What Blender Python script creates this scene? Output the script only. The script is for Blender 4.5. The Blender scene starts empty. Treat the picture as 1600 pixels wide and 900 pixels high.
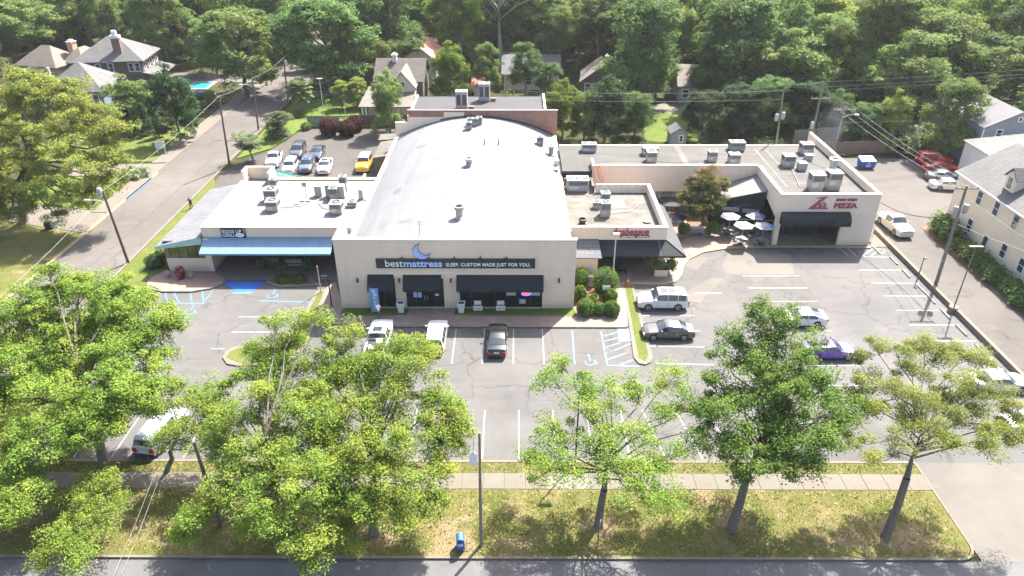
import bpy, bmesh, math, random
import numpy as np
from mathutils import Vector, Matrix
R = math.radians
rnd = random.Random(7)
scene = bpy.context.scene
col = scene.collection

# ---------------------------------------------------------------- camera, sky, sun, exposure
CAM_Z, PITCH, YAW, FOCAL = 37.7318, R(30.1727), R(0.362), 1117.467
ROLL = R(-0.093)
cam_d = bpy.data.cameras.new("camera")
cam_d.sensor_width = 36.0
cam_d.lens = FOCAL / 1600 * 36
cam_d.clip_start, cam_d.clip_end = 0.5, 3000
cam = bpy.data.objects.new("camera", cam_d)
col.objects.link(cam)
_fw = Vector((-math.sin(YAW) * math.cos(PITCH), math.cos(YAW) * math.cos(PITCH), -math.sin(PITCH)))
_r0 = Vector((math.cos(YAW), math.sin(YAW), 0)); _u0 = _r0.cross(_fw)
_rt = _r0 * math.cos(ROLL) + _u0 * math.sin(ROLL)
_up = -_r0 * math.sin(ROLL) + _u0 * math.cos(ROLL)
CAM = Vector((0, 0, CAM_Z))
_m = Matrix((_rt, _up, -_fw)).transposed().to_4x4()
_m.translation = CAM
cam.matrix_world = _m
scene.camera = cam

world = bpy.data.worlds.new("World")
scene.world = world
world.use_nodes = True
_nt = world.node_tree
_nt.nodes.clear()
_sky = _nt.nodes.new("ShaderNodeTexSky"); _sky.sky_type = 'NISHITA'; _sky.sun_disc = False
_sky.sun_elevation = R(52); _sky.sun_rotation = R(34); _sky.air_density = 1.0; _sky.dust_density = 4.0
_bg = _nt.nodes.new("ShaderNodeBackground"); _bg.inputs[1].default_value = 0.105
_wo = _nt.nodes.new("ShaderNodeOutputWorld")
_nt.links.new(_sky.outputs[0], _bg.inputs[0]); _nt.links.new(_bg.outputs[0], _wo.inputs[0])

sun_d = bpy.data.lights.new("sun", 'SUN')
sun_d.energy = 4.6; sun_d.angle = R(0.53); sun_d.color = (1.0, 0.95, 0.87)
sun = bpy.data.objects.new("sun", sun_d); col.objects.link(sun)
sun.rotation_euler = Vector((-3.35, -5.0, -7.7)).to_track_quat('-Z', 'Y').to_euler()
sun.location = (20, 40, 90)

scene.view_settings.view_transform = 'Standard'
scene.view_settings.look = 'None'
scene.view_settings.exposure = 2.12
scene.view_settings.gamma = 1.0
scene.cycles.max_bounces = 6
scene.cycles.transparent_max_bounces = 8

def ray(px, py):
    return _fw + _rt * ((px - 800) / FOCAL) - _up * ((py - 450) / FOCAL)
def at(px, py, z=0.0):          # surveyed point of a level plane seen in the photograph
    d = ray(px, py); t = (z - CAM_Z) / d.z
    return CAM + d * t
def atY(px, py, Y):             # surveyed point of a vertical plane
    d = ray(px, py); t = Y / d.y
    return CAM + d * t
def onX(px, py, X):
    d = ray(px, py); t = X / d.x
    return CAM + d * t
def mpp(p):                     # metres per photograph pixel at a point
    return (Vector(p) - CAM).dot(_fw) / FOCAL
def proj(p):
    v = Vector(p) - CAM; z = v.dot(_fw)
    return 800 + FOCAL * v.dot(_rt) / z, 450 - FOCAL * v.dot(_up) / z, z

# ---------------------------------------------------------------- materials
def new_mat(name):
    m = bpy.data.materials.new(name); m.use_nodes = True
    nt = m.node_tree
    return m, nt, nt.nodes["Principled BSDF"]
def N(nt, typ, **kw):
    n = nt.nodes.new(typ)
    for k, v in kw.items():
        if k[0] == 'i' and k[1:].isdigit(): n.inputs[int(k[1:])].default_value = v
        else: setattr(n, k, v)
    return n
def mixc(nt, fac, a, b, mode='MIX'):
    n = nt.nodes.new("ShaderNodeMix"); n.data_type = 'RGBA'; n.blend_type = mode
    for sock, v in ((n.inputs[0], fac), (n.inputs[6], a), (n.inputs[7], b)):
        if hasattr(v, 'is_linked') or hasattr(v, 'links'): nt.links.new(v, sock)
        elif isinstance(v, (int, float)): sock.default_value = v
        else: sock.default_value = (*v[:3], 1)
    return n.outputs[2]
def ramp(nt, src, a, b):
    n = nt.nodes.new("ShaderNodeMapRange"); n.inputs[1].default_value = a; n.inputs[2].default_value = b
    nt.links.new(src, n.inputs[0]); return n.outputs[0]
def mul(nt, a, b, op='MULTIPLY'):
    n = nt.nodes.new("ShaderNodeMath"); n.operation = op
    for s, v in ((n.inputs[0], a), (n.inputs[1], b)):
        if isinstance(v, (int, float)): s.default_value = v
        else: nt.links.new(v, s)
    return n.outputs[0]
def noise(nt, scale, detail=4, rough=.55, vec=None, dist=0.0):
    n = nt.nodes.new("ShaderNodeTexNoise"); n.inputs["Scale"].default_value = scale
    n.inputs["Detail"].default_value = detail; n.inputs["Roughness"].default_value = rough
    n.inputs["Distortion"].default_value = dist
    if vec is not None: nt.links.new(vec, n.inputs["Vector"])
    return n.outputs[0]
def wpos(nt):
    return nt.nodes.new("ShaderNodeNewGeometry").outputs["Position"]
def sc(c, k): return tuple(min(1, max(0, x * k)) for x in c)
def bump(nt, bs, h, strength=.3, dist=.05):
    b = nt.nodes.new("ShaderNodeBump"); b.inputs["Strength"].default_value = strength; b.inputs["Distance"].default_value = dist
    nt.links.new(h, b.inputs["Height"]); nt.links.new(b.outputs[0], bs.inputs["Normal"])
MATS = {}

def P(name, c, rough=.7, var=.12, vs=.8, metal=0.0, spec=.4, coat=0.0, bmp=0.0, bs=6.0, fine=0.0):
    """plain surface with cloudy wear"""
    if name in MATS: return MATS[name]
    m, nt, b = new_mat(name)
    b.inputs["Roughness"].default_value = rough; b.inputs["Metallic"].default_value = metal
    b.inputs["Specular IOR Level"].default_value = spec; b.inputs["Coat Weight"].default_value = coat
    b.inputs["Coat Roughness"].default_value = .05
    if var > 0:
        w = wpos(nt)
        n1 = noise(nt, vs, 6, .6, w)
        cc = mixc(nt, ramp(nt, n1, .3, .7), sc(c, 1 - var), sc(c, 1 + var))
        if fine:
            n2 = noise(nt, 14, 3, .6, w)
            cc = mixc(nt, ramp(nt, n2, .35, .7), cc, sc(c, 1 - fine))
        nt.links.new(cc, b.inputs["Base Color"])
        if bmp: bump(nt, b, noise(nt, bs, 5, .6, w), bmp)
    else:
        b.inputs["Base Color"].default_value = (*c, 1)
    MATS[name] = m
    return m
def stucco(name, c):
    m, nt, b = new_mat(name); w = wpos(nt)
    cc = mixc(nt, ramp(nt, noise(nt, .3, 5, .6, w), .3, .7), sc(c, .95), sc(c, 1.04))
    mp = N(nt, "ShaderNodeMapping"); mp.inputs["Scale"].default_value = (1.6, 1.6, .09); nt.links.new(w, mp.inputs[0])
    cc = mixc(nt, mul(nt, ramp(nt, noise(nt, 1.0, 5, .65, mp.outputs[0]), .5, .8), .55), cc, sc(c, .80))
    cc = mixc(nt, mul(nt, ramp(nt, noise(nt, 1.6, 5, .7, w), .58, .8), .4), cc, sc(c, .84))
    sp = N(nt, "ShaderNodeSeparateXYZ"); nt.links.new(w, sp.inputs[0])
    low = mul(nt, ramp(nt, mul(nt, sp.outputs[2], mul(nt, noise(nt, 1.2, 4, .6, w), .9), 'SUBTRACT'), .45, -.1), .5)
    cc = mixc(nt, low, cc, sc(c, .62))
    nt.links.new(cc, b.inputs["Base Color"]); b.inputs["Roughness"].default_value = .92; b.inputs["Specular IOR Level"].default_value = .2
    bump(nt, b, noise(nt, 9, 5, .6, w), .12); MATS[name] = m; return m
def glossy(name, c, rough=.06, spec=.5):
    if name in MATS: return MATS[name]
    m, nt, b = new_mat(name)
    b.inputs["Base Color"].default_value = (*c, 1); b.inputs["Roughness"].default_value = rough
    b.inputs["Specular IOR Level"].default_value = spec
    MATS[name] = m; return m
def emit(name, c, s):
    m, nt, b = new_mat(name)
    b.inputs["Base Color"].default_value = (*c, 1); b.inputs["Emission Color"].default_value = (*c, 1); b.inputs["Emission Strength"].default_value = s
    MATS[name] = m; return m
def asphalt(name, c, crack=.8, stain=.35, warm=(1.01, 1, .985), crscale=.16):
    c = sc(c, .51)
    m, nt, b = new_mat(name); w = wpos(nt)
    big = noise(nt, .09, 5, .6, w, .4); mid = noise(nt, .7, 6, .65, w); fine = noise(nt, 22, 3, .7, w)
    cc = mixc(nt, ramp(nt, big, .35, .68), sc(c, .8), tuple(min(1, x * k * 1.15) for x, k in zip(c, warm)))
    cc = mixc(nt, mul(nt, ramp(nt, mid, .52, .78), stain), cc, sc(c, .42))
    spots = noise(nt, .33, 3, .5, w, .6)
    cc = mixc(nt, mul(nt, ramp(nt, spots, .64, .74), stain * .9), cc, sc(c, .35))
    cc = mixc(nt, mul(nt, ramp(nt, fine, .3, .75), .35), cc, sc(c, .62))
    oil = noise(nt, 1.05, 3, .6, w, .5)
    cc = mixc(nt, mul(nt, ramp(nt, oil, .66, .76), stain), cc, sc(c, .38))
    tm = N(nt, "ShaderNodeMapping"); tm.inputs["Scale"].default_value = (.05, .9, 1); nt.links.new(w, tm.inputs[0])
    cc = mixc(nt, mul(nt, ramp(nt, noise(nt, 1.0, 4, .6, tm.outputs[0]), .5, .7), .22), cc, sc(c, .6))
    # light dust patches
    cc = mixc(nt, mul(nt, ramp(nt, noise(nt, .22, 5, .7, w), .56, .75), .4), cc, sc(c, 1.35))
    # cracks
    dn = N(nt, "ShaderNodeTexNoise"); dn.inputs["Scale"].default_value = .55; dn.inputs["Detail"].default_value = 4
    nt.links.new(w, dn.inputs["Vector"])
    va = N(nt, "ShaderNodeVectorMath", operation='MULTIPLY_ADD'); va.inputs[1].default_value = (2.6, 2.6, 0)
    nt.links.new(dn.outputs["Color"], va.inputs[0]); nt.links.new(w, va.inputs[2])
    vo = N(nt, "ShaderNodeTexVoronoi", feature='DISTANCE_TO_EDGE'); vo.inputs["Scale"].default_value = crscale
    nt.links.new(va.outputs[0], vo.inputs["Vector"])
    crack = crack * .62
    line = ramp(nt, vo.outputs["Distance"], .0135, .003)
    msk = ramp(nt, noise(nt, .13, 2, .5, w), .38, .54)
    cc = mixc(nt, mul(nt, mul(nt, line, msk), crack), cc, sc(c, .22))
    nt.links.new(cc, b.inputs["Base Color"]); b.inputs["Roughness"].default_value = .88
    b.inputs["Specular IOR Level"].default_value = .25
    bump(nt, b, fine, .25, .02)
    MATS[name] = m; return m
def lawn(name, g1, g2, dirt, dirt_amt=.5, seed=0.0, spots=()):
    m, nt, b = new_mat(name); w = wpos(nt)
    g1, g2, dirt = (sc(q, .72) for q in (g1, g2, dirt))
    va = N(nt, "ShaderNodeVectorMath", operation='ADD'); va.inputs[1].default_value = (seed * 31, seed * 17, 0); nt.links.new(w, va.inputs[0]); w2 = va.outputs[0]
    cc = mixc(nt, ramp(nt, noise(nt, .5, 6, .65, w2), .36, .66), g1, g2)
    cc = mixc(nt, mul(nt, ramp(nt, noise(nt, 9, 4, .7, w2), .35, .72), .55), cc, sc(g1, .5))
    cc = mixc(nt, mul(nt, ramp(nt, noise(nt, 2.6, 5, .75, w2), .5, .72), .45), cc, sc(g2, 1.3))
    d = noise(nt, .3, 5, .62, w2, .8)
    cc = mixc(nt, mul(nt, ramp(nt, d, .68 - dirt_amt * .25, .80 - dirt_amt * .2), .9), cc, dirt)
    for sx, sy, sr in spots:
        vm = N(nt, "ShaderNodeVectorMath", operation='DISTANCE'); nt.links.new(w, vm.inputs[0]); vm.inputs[1].default_value = (sx, sy, .1)
        dd = mul(nt, mul(nt, vm.outputs["Value"], 1 / sr), mul(nt, noise(nt, 1.3, 5, .7, w), 1.3), 'ADD')
        cc = mixc(nt, mul(nt, ramp(nt, dd, 1.45, 1.0), .85), cc, dirt)
    litter = N(nt, "ShaderNodeTexVoronoi"); litter.inputs["Scale"].default_value = 3.2; nt.links.new(w2, litter.inputs["Vector"])
    cc = mixc(nt, mul(nt, ramp(nt, litter.outputs["Distance"], .13, .06), .45), cc, (.30, .22, .10))
    nt.links.new(cc, b.inputs["Base Color"]); b.inputs["Roughness"].default_value = .95; b.inputs["Specular IOR Level"].default_value = .1
    bump(nt, b, noise(nt, 16, 4, .75, w2), .9, .08)
    MATS[name] = m; return m
def brickmat(name, c1, c2, mortar, sx, sy, axes='xy', var=.3, bm=.4, msize=.02):
    if axes == 'xy': c1, c2, mortar = (sc(q, .72) for q in (c1, c2, mortar))
    m, nt, b = new_mat(name); w = wpos(nt)
    s = N(nt, "ShaderNodeSeparateXYZ"); nt.links.new(w, s.inputs[0]); c = N(nt, "ShaderNodeCombineXYZ")
    ix = {'x': 0, 'y': 1, 'z': 2}
    nt.links.new(s.outputs[ix[axes[0]]], c.inputs[0]); nt.links.new(s.outputs[ix[axes[1]]], c.inputs[1])
    t = N(nt, "ShaderNodeTexBrick"); nt.links.new(c.outputs[0], t.inputs["Vector"])
    t.inputs["Color1"].default_value = (*c1, 1); t.inputs["Color2"].default_value = (*c2, 1); t.inputs["Mortar"].default_value = (*mortar, 1)
    t.inputs["Scale"].default_value = 1.0; t.inputs["Brick Width"].default_value = sx; t.inputs["Row Height"].default_value = sy
    t.inputs["Mortar Size"].default_value = msize
    cc = mixc(nt, mul(nt, ramp(nt, noise(nt, .6, 5, .65, w), .4, .7), var), t.outputs[0], sc(c1, .45))
    cc = mixc(nt, mul(nt, ramp(nt, noise(nt, 5, 4, .65, w), .45, .7), var * .7), cc, sc(c2, 1.5))
    nt.links.new(cc, b.inputs["Base Color"]); b.inputs["Roughness"].default_value = .85
    bump(nt, b, t.outputs["Fac"], -bm, .02)
    MATS[name] = m; return m
def leafmat(name, c1, c2, c3, trans=.4, vr=.4):
    """leaves: colour differs leaf by leaf and tree by tree"""
    c1, c2, c3 = (sc(c, 1.0) for c in (c1, c2, c3))
    m = bpy.data.materials.new(name); m.use_nodes = True; nt = m.node_tree; nt.nodes.clear()
    g = N(nt, "ShaderNodeNewGeometry"); oi = N(nt, "ShaderNodeObjectInfo")
    cc = mixc(nt, g.outputs["Random Per Island"], sc(c1, .72), sc(c2, 1.06))
    tc = N(nt, "ShaderNodeTexCoord")
    cc = mixc(nt, ramp(nt, noise(nt, .45, 2, .5, tc.outputs["Object"]), .45, .68), cc, c3)
    hs = N(nt, "ShaderNodeHueSaturation")
    nt.links.new(mul(nt, mul(nt, oi.outputs["Random"], .02), .503, 'ADD'), hs.inputs["Hue"])
    nt.links.new(mul(nt, mul(nt, oi.outputs["Random"], vr), 1 - vr / 2, 'ADD'), hs.inputs["Value"])
    nt.links.new(cc, hs.inputs["Color"])
    d = N(nt, "ShaderNodeBsdfPrincipled"); d.inputs["Roughness"].default_value = .7; d.inputs["Specular IOR Level"].default_value = .06
    nt.links.new(hs.outputs[0], d.inputs["Base Color"])
    tr = N(nt, "ShaderNodeBsdfTranslucent"); nt.links.new(mixc(nt, 1.0, hs.outputs[0], (1.25, 1.35, .9), 'MULTIPLY'), tr.inputs[0])
    mx = N(nt, "ShaderNodeMixShader"); mx.inputs[0].default_value = trans
    nt.links.new(d.outputs[0], mx.inputs[1]); nt.links.new(tr.outputs[0], mx.inputs[2])
    o = N(nt, "ShaderNodeOutputMaterial"); nt.links.new(mx.outputs[0], o.inputs[0])
    MATS[name] = m; return m

# ---------------------------------------------------------------- mesh helpers
def wloc(o):
    v = Vector((0, 0, 0))
    while o is not None: v += o.location; o = o.parent
    return v
def link(name, me, parent=None, mat=None, label=None, cat=None, group=None, kind=None):
    o = bpy.data.objects.new(name, me); col.objects.link(o)
    if parent is not None: o.parent = parent
    if mat is not None and len(me.materials) == 0: me.materials.append(mat)
    tag(o, label, cat, group, kind)
    return o
def tag(o, label=None, cat=None, group=None, kind=None):
    if label: o['label'] = label
    if cat: o['category'] = cat
    if group: o['group'] = group
    if kind: o['kind'] = kind
    return o
def thing(name, label, cat, loc=(0, 0, 0), rz=0.0, group=None):
    o = bpy.data.objects.new(name, None); col.objects.link(o)
    o.empty_display_size = .3
    o.location = loc; o.rotation_euler = (0, 0, rz)
    return tag(o, label, cat, group)
KIDS = {}
def copy_tree(o, parent=None, depth=0):
    c = o.copy(); col.objects.link(c)
    if parent is not None: c.parent = parent
    for ch in list(o.children): copy_tree(ch, c)
    return c
class MB:
    """collects solid pieces and links them as one mesh object"""
    def __init__(s): s.v = []; s.f = []; s.sm = []
    def add(s, vs, fs, smooth=False):
        k = len(s.v); s.v += [tuple(v) for v in vs]; s.f += [tuple(i + k for i in f) for f in fs]; s.sm += [smooth] * len(fs); return s
    def box(s, x0, x1, y0, y1, z0, z1):
        return s.add([(x0, y0, z0), (x1, y0, z0), (x1, y1, z0), (x0, y1, z0), (x0, y0, z1), (x1, y0, z1), (x1, y1, z1), (x0, y1, z1)],
                     [(0, 3, 2, 1), (4, 5, 6, 7), (0, 1, 5, 4), (1, 2, 6, 5), (2, 3, 7, 6), (3, 0, 4, 7)])
    def cbox(s, cx, cy, z0, w, d, h, rz=0.0):
        c, n = math.cos(rz), math.sin(rz); q = []
        for z in (z0, z0 + h):
            for a, b in ((-1, -1), (1, -1), (1, 1), (-1, 1)):
                x, y = a * w / 2, b * d / 2; q.append((cx + x * c - y * n, cy + x * n + y * c, z))
        return s.add(q, [(0, 3, 2, 1), (4, 5, 6, 7), (0, 1, 5, 4), (1, 2, 6, 5), (2, 3, 7, 6), (3, 0, 4, 7)])
    def prism(s, poly, z0, z1):
        n = len(poly); a = sum(poly[i][0] * poly[(i + 1) % n][1] - poly[(i + 1) % n][0] * poly[i][1] for i in range(n))
        p = list(poly) if a > 0 else list(poly)[::-1]
        vs = [(x[0], x[1], z0) for x in p] + [(x[0], x[1], z1) for x in p]
        return s.add(vs, [tuple(range(n))[::-1], tuple(range(n, 2 * n))] + [(i, (i + 1) % n, n + (i + 1) % n, n + i) for i in range(n)])
    def slab(s, pts, th):     # thick sheet from a planar polygon (3-D points, counter-clockwise seen from outside)
        p = [Vector(q) for q in pts]; nrm = (p[1] - p[0]).cross(p[2] - p[0]).normalized()
        n = len(p); vs = [tuple(q) for q in p] + [tuple(q - nrm * th) for q in p]
        return s.add(vs, [tuple(range(n)), tuple(range(n, 2 * n))[::-1]] + [((i + 1) % n, i, n + i, n + (i + 1) % n) for i in range(n)])
    def tube(s, pts, rad, n=8, cap=True):
        pts = [Vector(p) for p in pts]
        if not hasattr(rad, '__len__'): rad = [rad] * len(pts)
        rings = []
        for i, p in enumerate(pts):
            t = (pts[min(i + 1, len(pts) - 1)] - pts[max(i - 1, 0)]).normalized()
            a = t.orthogonal().normalized() if i == 0 else (a - t * a.dot(t)).normalized()
            b = t.cross(a)
            rings.append([p + (a * math.cos(2 * math.pi * k / n) + b * math.sin(2 * math.pi * k / n)) * rad[i] for k in range(n)])
        k0 = len(s.v)
        vs = [v for r in rings for v in r]; fs = []
        for i in range(len(pts) - 1):
            for k in range(n):
                fs.append((i * n + k, i * n + (k + 1) % n, (i + 1) * n + (k + 1) % n, (i + 1) * n + k))
        s.add(vs, fs, True)
        if cap: s.add(rings[0], [tuple(range(n))[::-1]]); s.add(rings[-1], [tuple(range(n))])
        return s
    def cyl(s, x, y, z0, z1, r0, r1=None, n=16):
        return s.tube([(x, y, z0), (x, y, z1)], [r0, r0 if r1 is None else r1], n)
    def lathe(s, prof, x=0, y=0, z=0, n=20):
        vs = []; fs = []
        for r, h in prof:
            for k in range(n): vs.append((x + r * math.cos(2 * math.pi * k / n), y + r * math.sin(2 * math.pi * k / n), z + h))
        for i in range(len(prof) - 1):
            for k in range(n): fs.append((i * n + k, i * n + (k + 1) % n, (i + 1) * n + (k + 1) % n, (i + 1) * n + k))
        return s.add(vs, fs, True)
    def strip(s, pts, w, z0, z1):    # a kerb-like band along a polyline (left of travel)
        pts = [Vector((p[0], p[1])) for p in pts]; off = []
        for i, p in enumerate(pts):
            t = (pts[min(i + 1, len(pts) - 1)] - pts[max(i - 1, 0)]).normalized(); off.append(p + Vector((-t.y, t.x)) * w)
        for i in range(len(pts) - 1):
            a, b, c, d = pts[i], pts[i + 1], off[i + 1], off[i]
            s.add([(a.x, a.y, z0), (b.x, b.y, z0), (c.x, c.y, z0), (d.x, d.y, z0), (a.x, a.y, z1), (b.x, b.y, z1), (c.x, c.y, z1), (d.x, d.y, z1)],
                  [(4, 5, 6, 7), (0, 1, 5, 4), (2, 3, 7, 6)] + ([(3, 0, 4, 7)] if i == 0 else []) + ([(1, 2, 6, 5)] if i == len(pts) - 2 else []))
        return s
    def build(s, name, mat, parent=None, label=None, cat=None, group=None, kind=None, local=False, sharp=True):
        me = bpy.data.meshes.new(name)
        v = s.v
        if parent is not None and not local:
            w = wloc(parent); v = [(a - w.x, b - w.y, c - w.z) for a, b, c in v]
        me.from_pydata(v, [], s.f); me.polygons.foreach_set("use_smooth", s.sm); me.update()
        if sharp and any(s.sm): me.set_sharp_from_angle(angle=R(40))
        return link(name, me, parent, mat, label, cat, group, kind)
def sheet(name, poly, z, mat, parent=None, **kw):
    n = len(poly); a = sum(poly[i][0] * poly[(i + 1) % n][1] - poly[(i + 1) % n][0] * poly[i][1] for i in range(n))
    p = list(poly) if a > 0 else list(poly)[::-1]
    return MB().add([(q[0], q[1], z) for q in p], [tuple(range(n))]).build(name, mat, parent, **kw)
def A(*pxy):    # polygon traced on the ground plane
    return [tuple(at(x, y)[:2]) for x, y in pxy]
def arc(cx, cy, r, a0, a1, n=8):
    return [(cx + r * math.cos(R(a0 + (a1 - a0) * i / n)), cy + r * math.sin(R(a0 + (a1 - a0) * i / n))) for i in range(n + 1)]
def lettering(txt, size, mat, parent, loc, extrude=.03, bold=0.0, shear=0.0, align='LEFT', rot=(R(90), 0, 0), name='lettering', spacing=1.0, wscale=1.0, fit=None):
    cu = bpy.data.curves.new(name, 'FONT'); cu.body = txt; cu.size = size; cu.extrude = extrude; cu.offset = bold; cu.shear = shear
    cu.align_x = align; cu.space_character = spacing; cu.resolution_u = 3
    tmp = bpy.data.objects.new("tmp", cu); col.objects.link(tmp)
    bpy.context.view_layer.update()
    me = bpy.data.meshes.new_from_object(tmp.evaluated_get(bpy.context.evaluated_depsgraph_get()))
    bpy.data.objects.remove(tmp)
    me.materials.clear()
    if fit:
        xs = [v.co.x for v in me.vertices]; wscale = fit / (max(xs) - min(xs)); loc = (loc[0] - (min(xs) * wscale if align == 'LEFT' else 0), loc[1], loc[2])
    me.transform(Matrix.Translation(Vector(loc) - wloc(parent)) @ Matrix.Rotation(rot[2], 4, 'Z') @ Matrix.Rotation(rot[0], 4, 'X') @ Matrix.Diagonal((wscale, 1, 1, 1)))
    me.name = name
    return link(name, me, parent, mat)
# ---------------------------------------------------------------- palette
m_lot = asphalt("lot_asphalt", (.20, .193, .19))
m_road = asphalt("road_asphalt", (.225, .223, .225), crack=.3, stain=.2, warm=(1, 1, 1))
m_street = asphalt("street_asphalt", (.205, .184, .168), crack=.5, stain=.18)
m_lane = asphalt("lane_asphalt", (.188, .17, .157), crack=.5, stain=.2)
m_back = asphalt("back_asphalt", (.15, .135, .124), crack=.8, stain=.35)
m_patch = asphalt("patch_concrete", (.255, .233, .207), crack=.15, stain=.15)
m_conc = P("concrete", (.128, .113, .091), .9, .14, .6, fine=.18, bmp=.15)
m_conc2 = P("concrete_pale", (.165, .15, .13), .9, .10, .9, fine=.12)
m_kerb = P("kerb_concrete", (.155, .132, .10), .9, .18, 1.3, fine=.25)
m_verge = lawn("verge_grass", (.115, .138, .034), (.215, .19, .07), (.31, .225, .14), .68, 0.0, ((14.5, 33.6, 1.6), (24.6, 32.6, 2.0), (26.2, 32.4, 1.8), (5.6, 33.2, 1.6), (-9, 33, 2.6), (-14, 34, 2.2), (-28, 34, 2.5), (-22, 32.4, 2.2), (12.8, 35.8, .9)))
m_strip = lawn("strip_grass", (.118, .135, .036), (.20, .185, .066), (.32, .23, .14), .4, 2.0)
m_lawn = lawn("lawn_grass", (.115, .155, .034), (.175, .195, .055), (.30, .24, .13), .15, 3.0)
m_turf = lawn("turf_bright", (.11, .165, .030), (.165, .215, .05), (.22, .2, .1), .0, 4.0)
m_ground = lawn("ground_cover", (.05, .06, .022), (.085, .085, .035), (.13, .10, .065), .4, 5.0)
m_mulch = P("mulch", (.20, .105, .068), .95, .35, 3, fine=.4, bmp=.5)
m_dirt = P("dirt", (.145, .122, .095), .95, .25, 1.2, fine=.35, bmp=.3)
m_paver = brickmat("brick_pavers", (.27, .19, .15), (.33, .25, .20), (.18, .145, .12), .42, .21, 'xy', .4, .3, .012)
m_white = P("white_paint", (.31, .303, .294), .7, .16, 2.5, fine=.5)
m_blue = P("blue_paint", (.085, .205, .42), .6, .15, 2.0, fine=.25)
m_deepblue = P("deep_blue_paint", (.03, .12, .46), .6, .10, 1.2, fine=.08)
m_yellowp = P("faded_yellow_paint", (.33, .26, .13), .8, .25, 2.0, fine=.3)
m_wallbrown = P("retaining_wall", (.19, .145, .11), .9, .25, 1.0, fine=.3)

# ---------------------------------------------------------------- ground and roads
ST = dict(kind='structure')
sheet("ground", [(-900, -200), (900, -200), (900, 1200), (-900, 1200)], -.06, m_ground, **ST)
main_road = sheet("main_road", [(-260, 6), (260, 6), (260, 30.55), (-260, 30.55)], -.004, m_road, **ST)
side_street = sheet("side_street", [(-52.2, 30.55), (-43.5, 30.55), (-43.5, 420), (-52.2, 420)], .0, m_street, **ST)
cross_street = sheet("cross_street", [(-240, 150), (-52.2, 150), (-52.2, 158), (-240, 158)], .002, m_street, **ST)
lot = sheet("parking_lot", [(-37.4, 39.3), (43.3, 39.3), (43.3, 75.2), (16.5, 75.2), (16.5, 67), (-37.4, 67)], .0, m_lot, **ST)
back_lot = sheet("rear_parking_lot", [(-42.6, 86), (-17, 86), (-17, 119), (-36, 119), (-38.5, 108), (-42.6, 100)], .0, m_back, **ST)
lane = sheet("side_lane", [(43.3, 38.2), (52.0, 38.2), (52.0, 74), (68, 92), (69, 104.3), (41.2, 104.3), (41.2, 76), (43.3, 75)], .002, m_lane, **ST)
apron = sheet("driveway_apron", [(29.5, 30.55), (70, 30.55), (70, 39.32), (29.5, 39.32)], .003, m_patch, **ST)
drive = MB()
drive.prism([(-66, 96.8), (-52.3, 96.8), (-52.3, 102), (-66, 101)], -.05, .02)
drive.prism([(-66, 82), (-52.3, 78), (-52.3, 84), (-66, 88)], -.05, .018)
drive.build("driveway", m_conc, **ST)
sheet("dirt_yard", [(-84, 46), (-52.4, 46), (-52.4, 82), (-84, 90)], -.02, m_strip, **ST)
# pale slabs of concrete set in the lot
for q in (((1075, 402), (1112, 402), (1105, 405), (1090, 422), (1066, 416)), ((1140, 392), (1236, 398), (1241, 428), (1136, 429), (1128, 415)),
          ((1062, 462), (1112, 433), (1130, 436), (1092, 474))):
    sheet("pale_patch", A(*q), .002, m_patch, lot)
for q in (((1137, 430), (1249, 430), (1280, 474), (1300, 520), (1168, 520)),):
    sheet("dark_patch", A(*q), .001, asphalt("patch_dark", (.185, .175, .17), crack=.9, stain=.6, crscale=.3), lot)

# verge between road and lot: kerb, grass, footpath slabs, grass, kerb
def rounded(x0, x1, y0, y1, r):
    return arc(x0 + r, y0 + r, r, 180, 270) + arc(x1 - r, y0 + r, r, 270, 360) + [(x1, y1), (x0, y1)]
MB().prism(rounded(-42.9, 29.28, 30.72, 36.48, 1.2), -.05, .105).build("verge_lawn", m_verge, kind='structure')
MB().strip([(29.48, 39.3)] + [(29.48, 38.2), (29.48, 36.5)] + arc(28.2, 31.85, 1.28, 0, -90)[0:] + [(-42, 30.57)] + arc(-41.9, 31.87, 1.3, 270, 180) + [(-43.2, 36.5)], -.17, -.05, .13).build("road_kerb", m_kerb, kind='structure')
MB().prism([(-43, 38.08), (29.28, 38.08), (29.28, 39.15), (-43, 39.15)], -.05, .10).build("strip_lawn", m_strip, kind='structure')
MB().prism([(-37.4, 39.13), (29.3, 39.13), (29.3, 39.36), (-37.4, 39.36)], -.05, .13).build("lot_kerb", m_kerb, kind='structure')
walk = MB().prism([(-43.1, 36.5), (29.4, 36.5), (29.4, 38.06), (-43.1, 38.06)], -.05, .08).build("sidewalk", m_conc, kind='structure')
slab_me = {}
def slabs(parent, x0, x1, y0, y1, L, z0, z1, pale=(), name="slab"):
    n = int(round((x1 - x0) / L)); w = (x1 - x0) / n
    for i in range(n):
        pal = i in pale
        if pal not in slab_me:
            b = MB(); g = .006
            b.add([(g, g, 0), (w - g, g, 0), (w - g, y1 - y0 - g, 0), (g, y1 - y0 - g, 0), (g + .01, g + .01, z1 - z0), (w - g - .01, g + .01, z1 - z0), (w - g - .01, y1 - y0 - g - .01, z1 - z0), (g + .01, y1 - y0 - g - .01, z1 - z0)],
                  [(4, 5, 6, 7), (0, 1, 5, 4), (1, 2, 6, 5), (2, 3, 7, 6), (3, 0, 4, 7)])
            o = b.build(name, m_conc2 if pal else m_conc, parent, local=True); slab_me[pal] = o
        else:
            o = slab_me[pal].copy(); col.objects.link(o)
        o.location = (x0 + i * w, y0, z0 + rnd.uniform(-.006, .006))
slabs(walk, -43.1, 29.4, 36.5, 38.06, 1.51, .08, .115, pale=(8, 9, 30, 31, 34))

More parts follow.
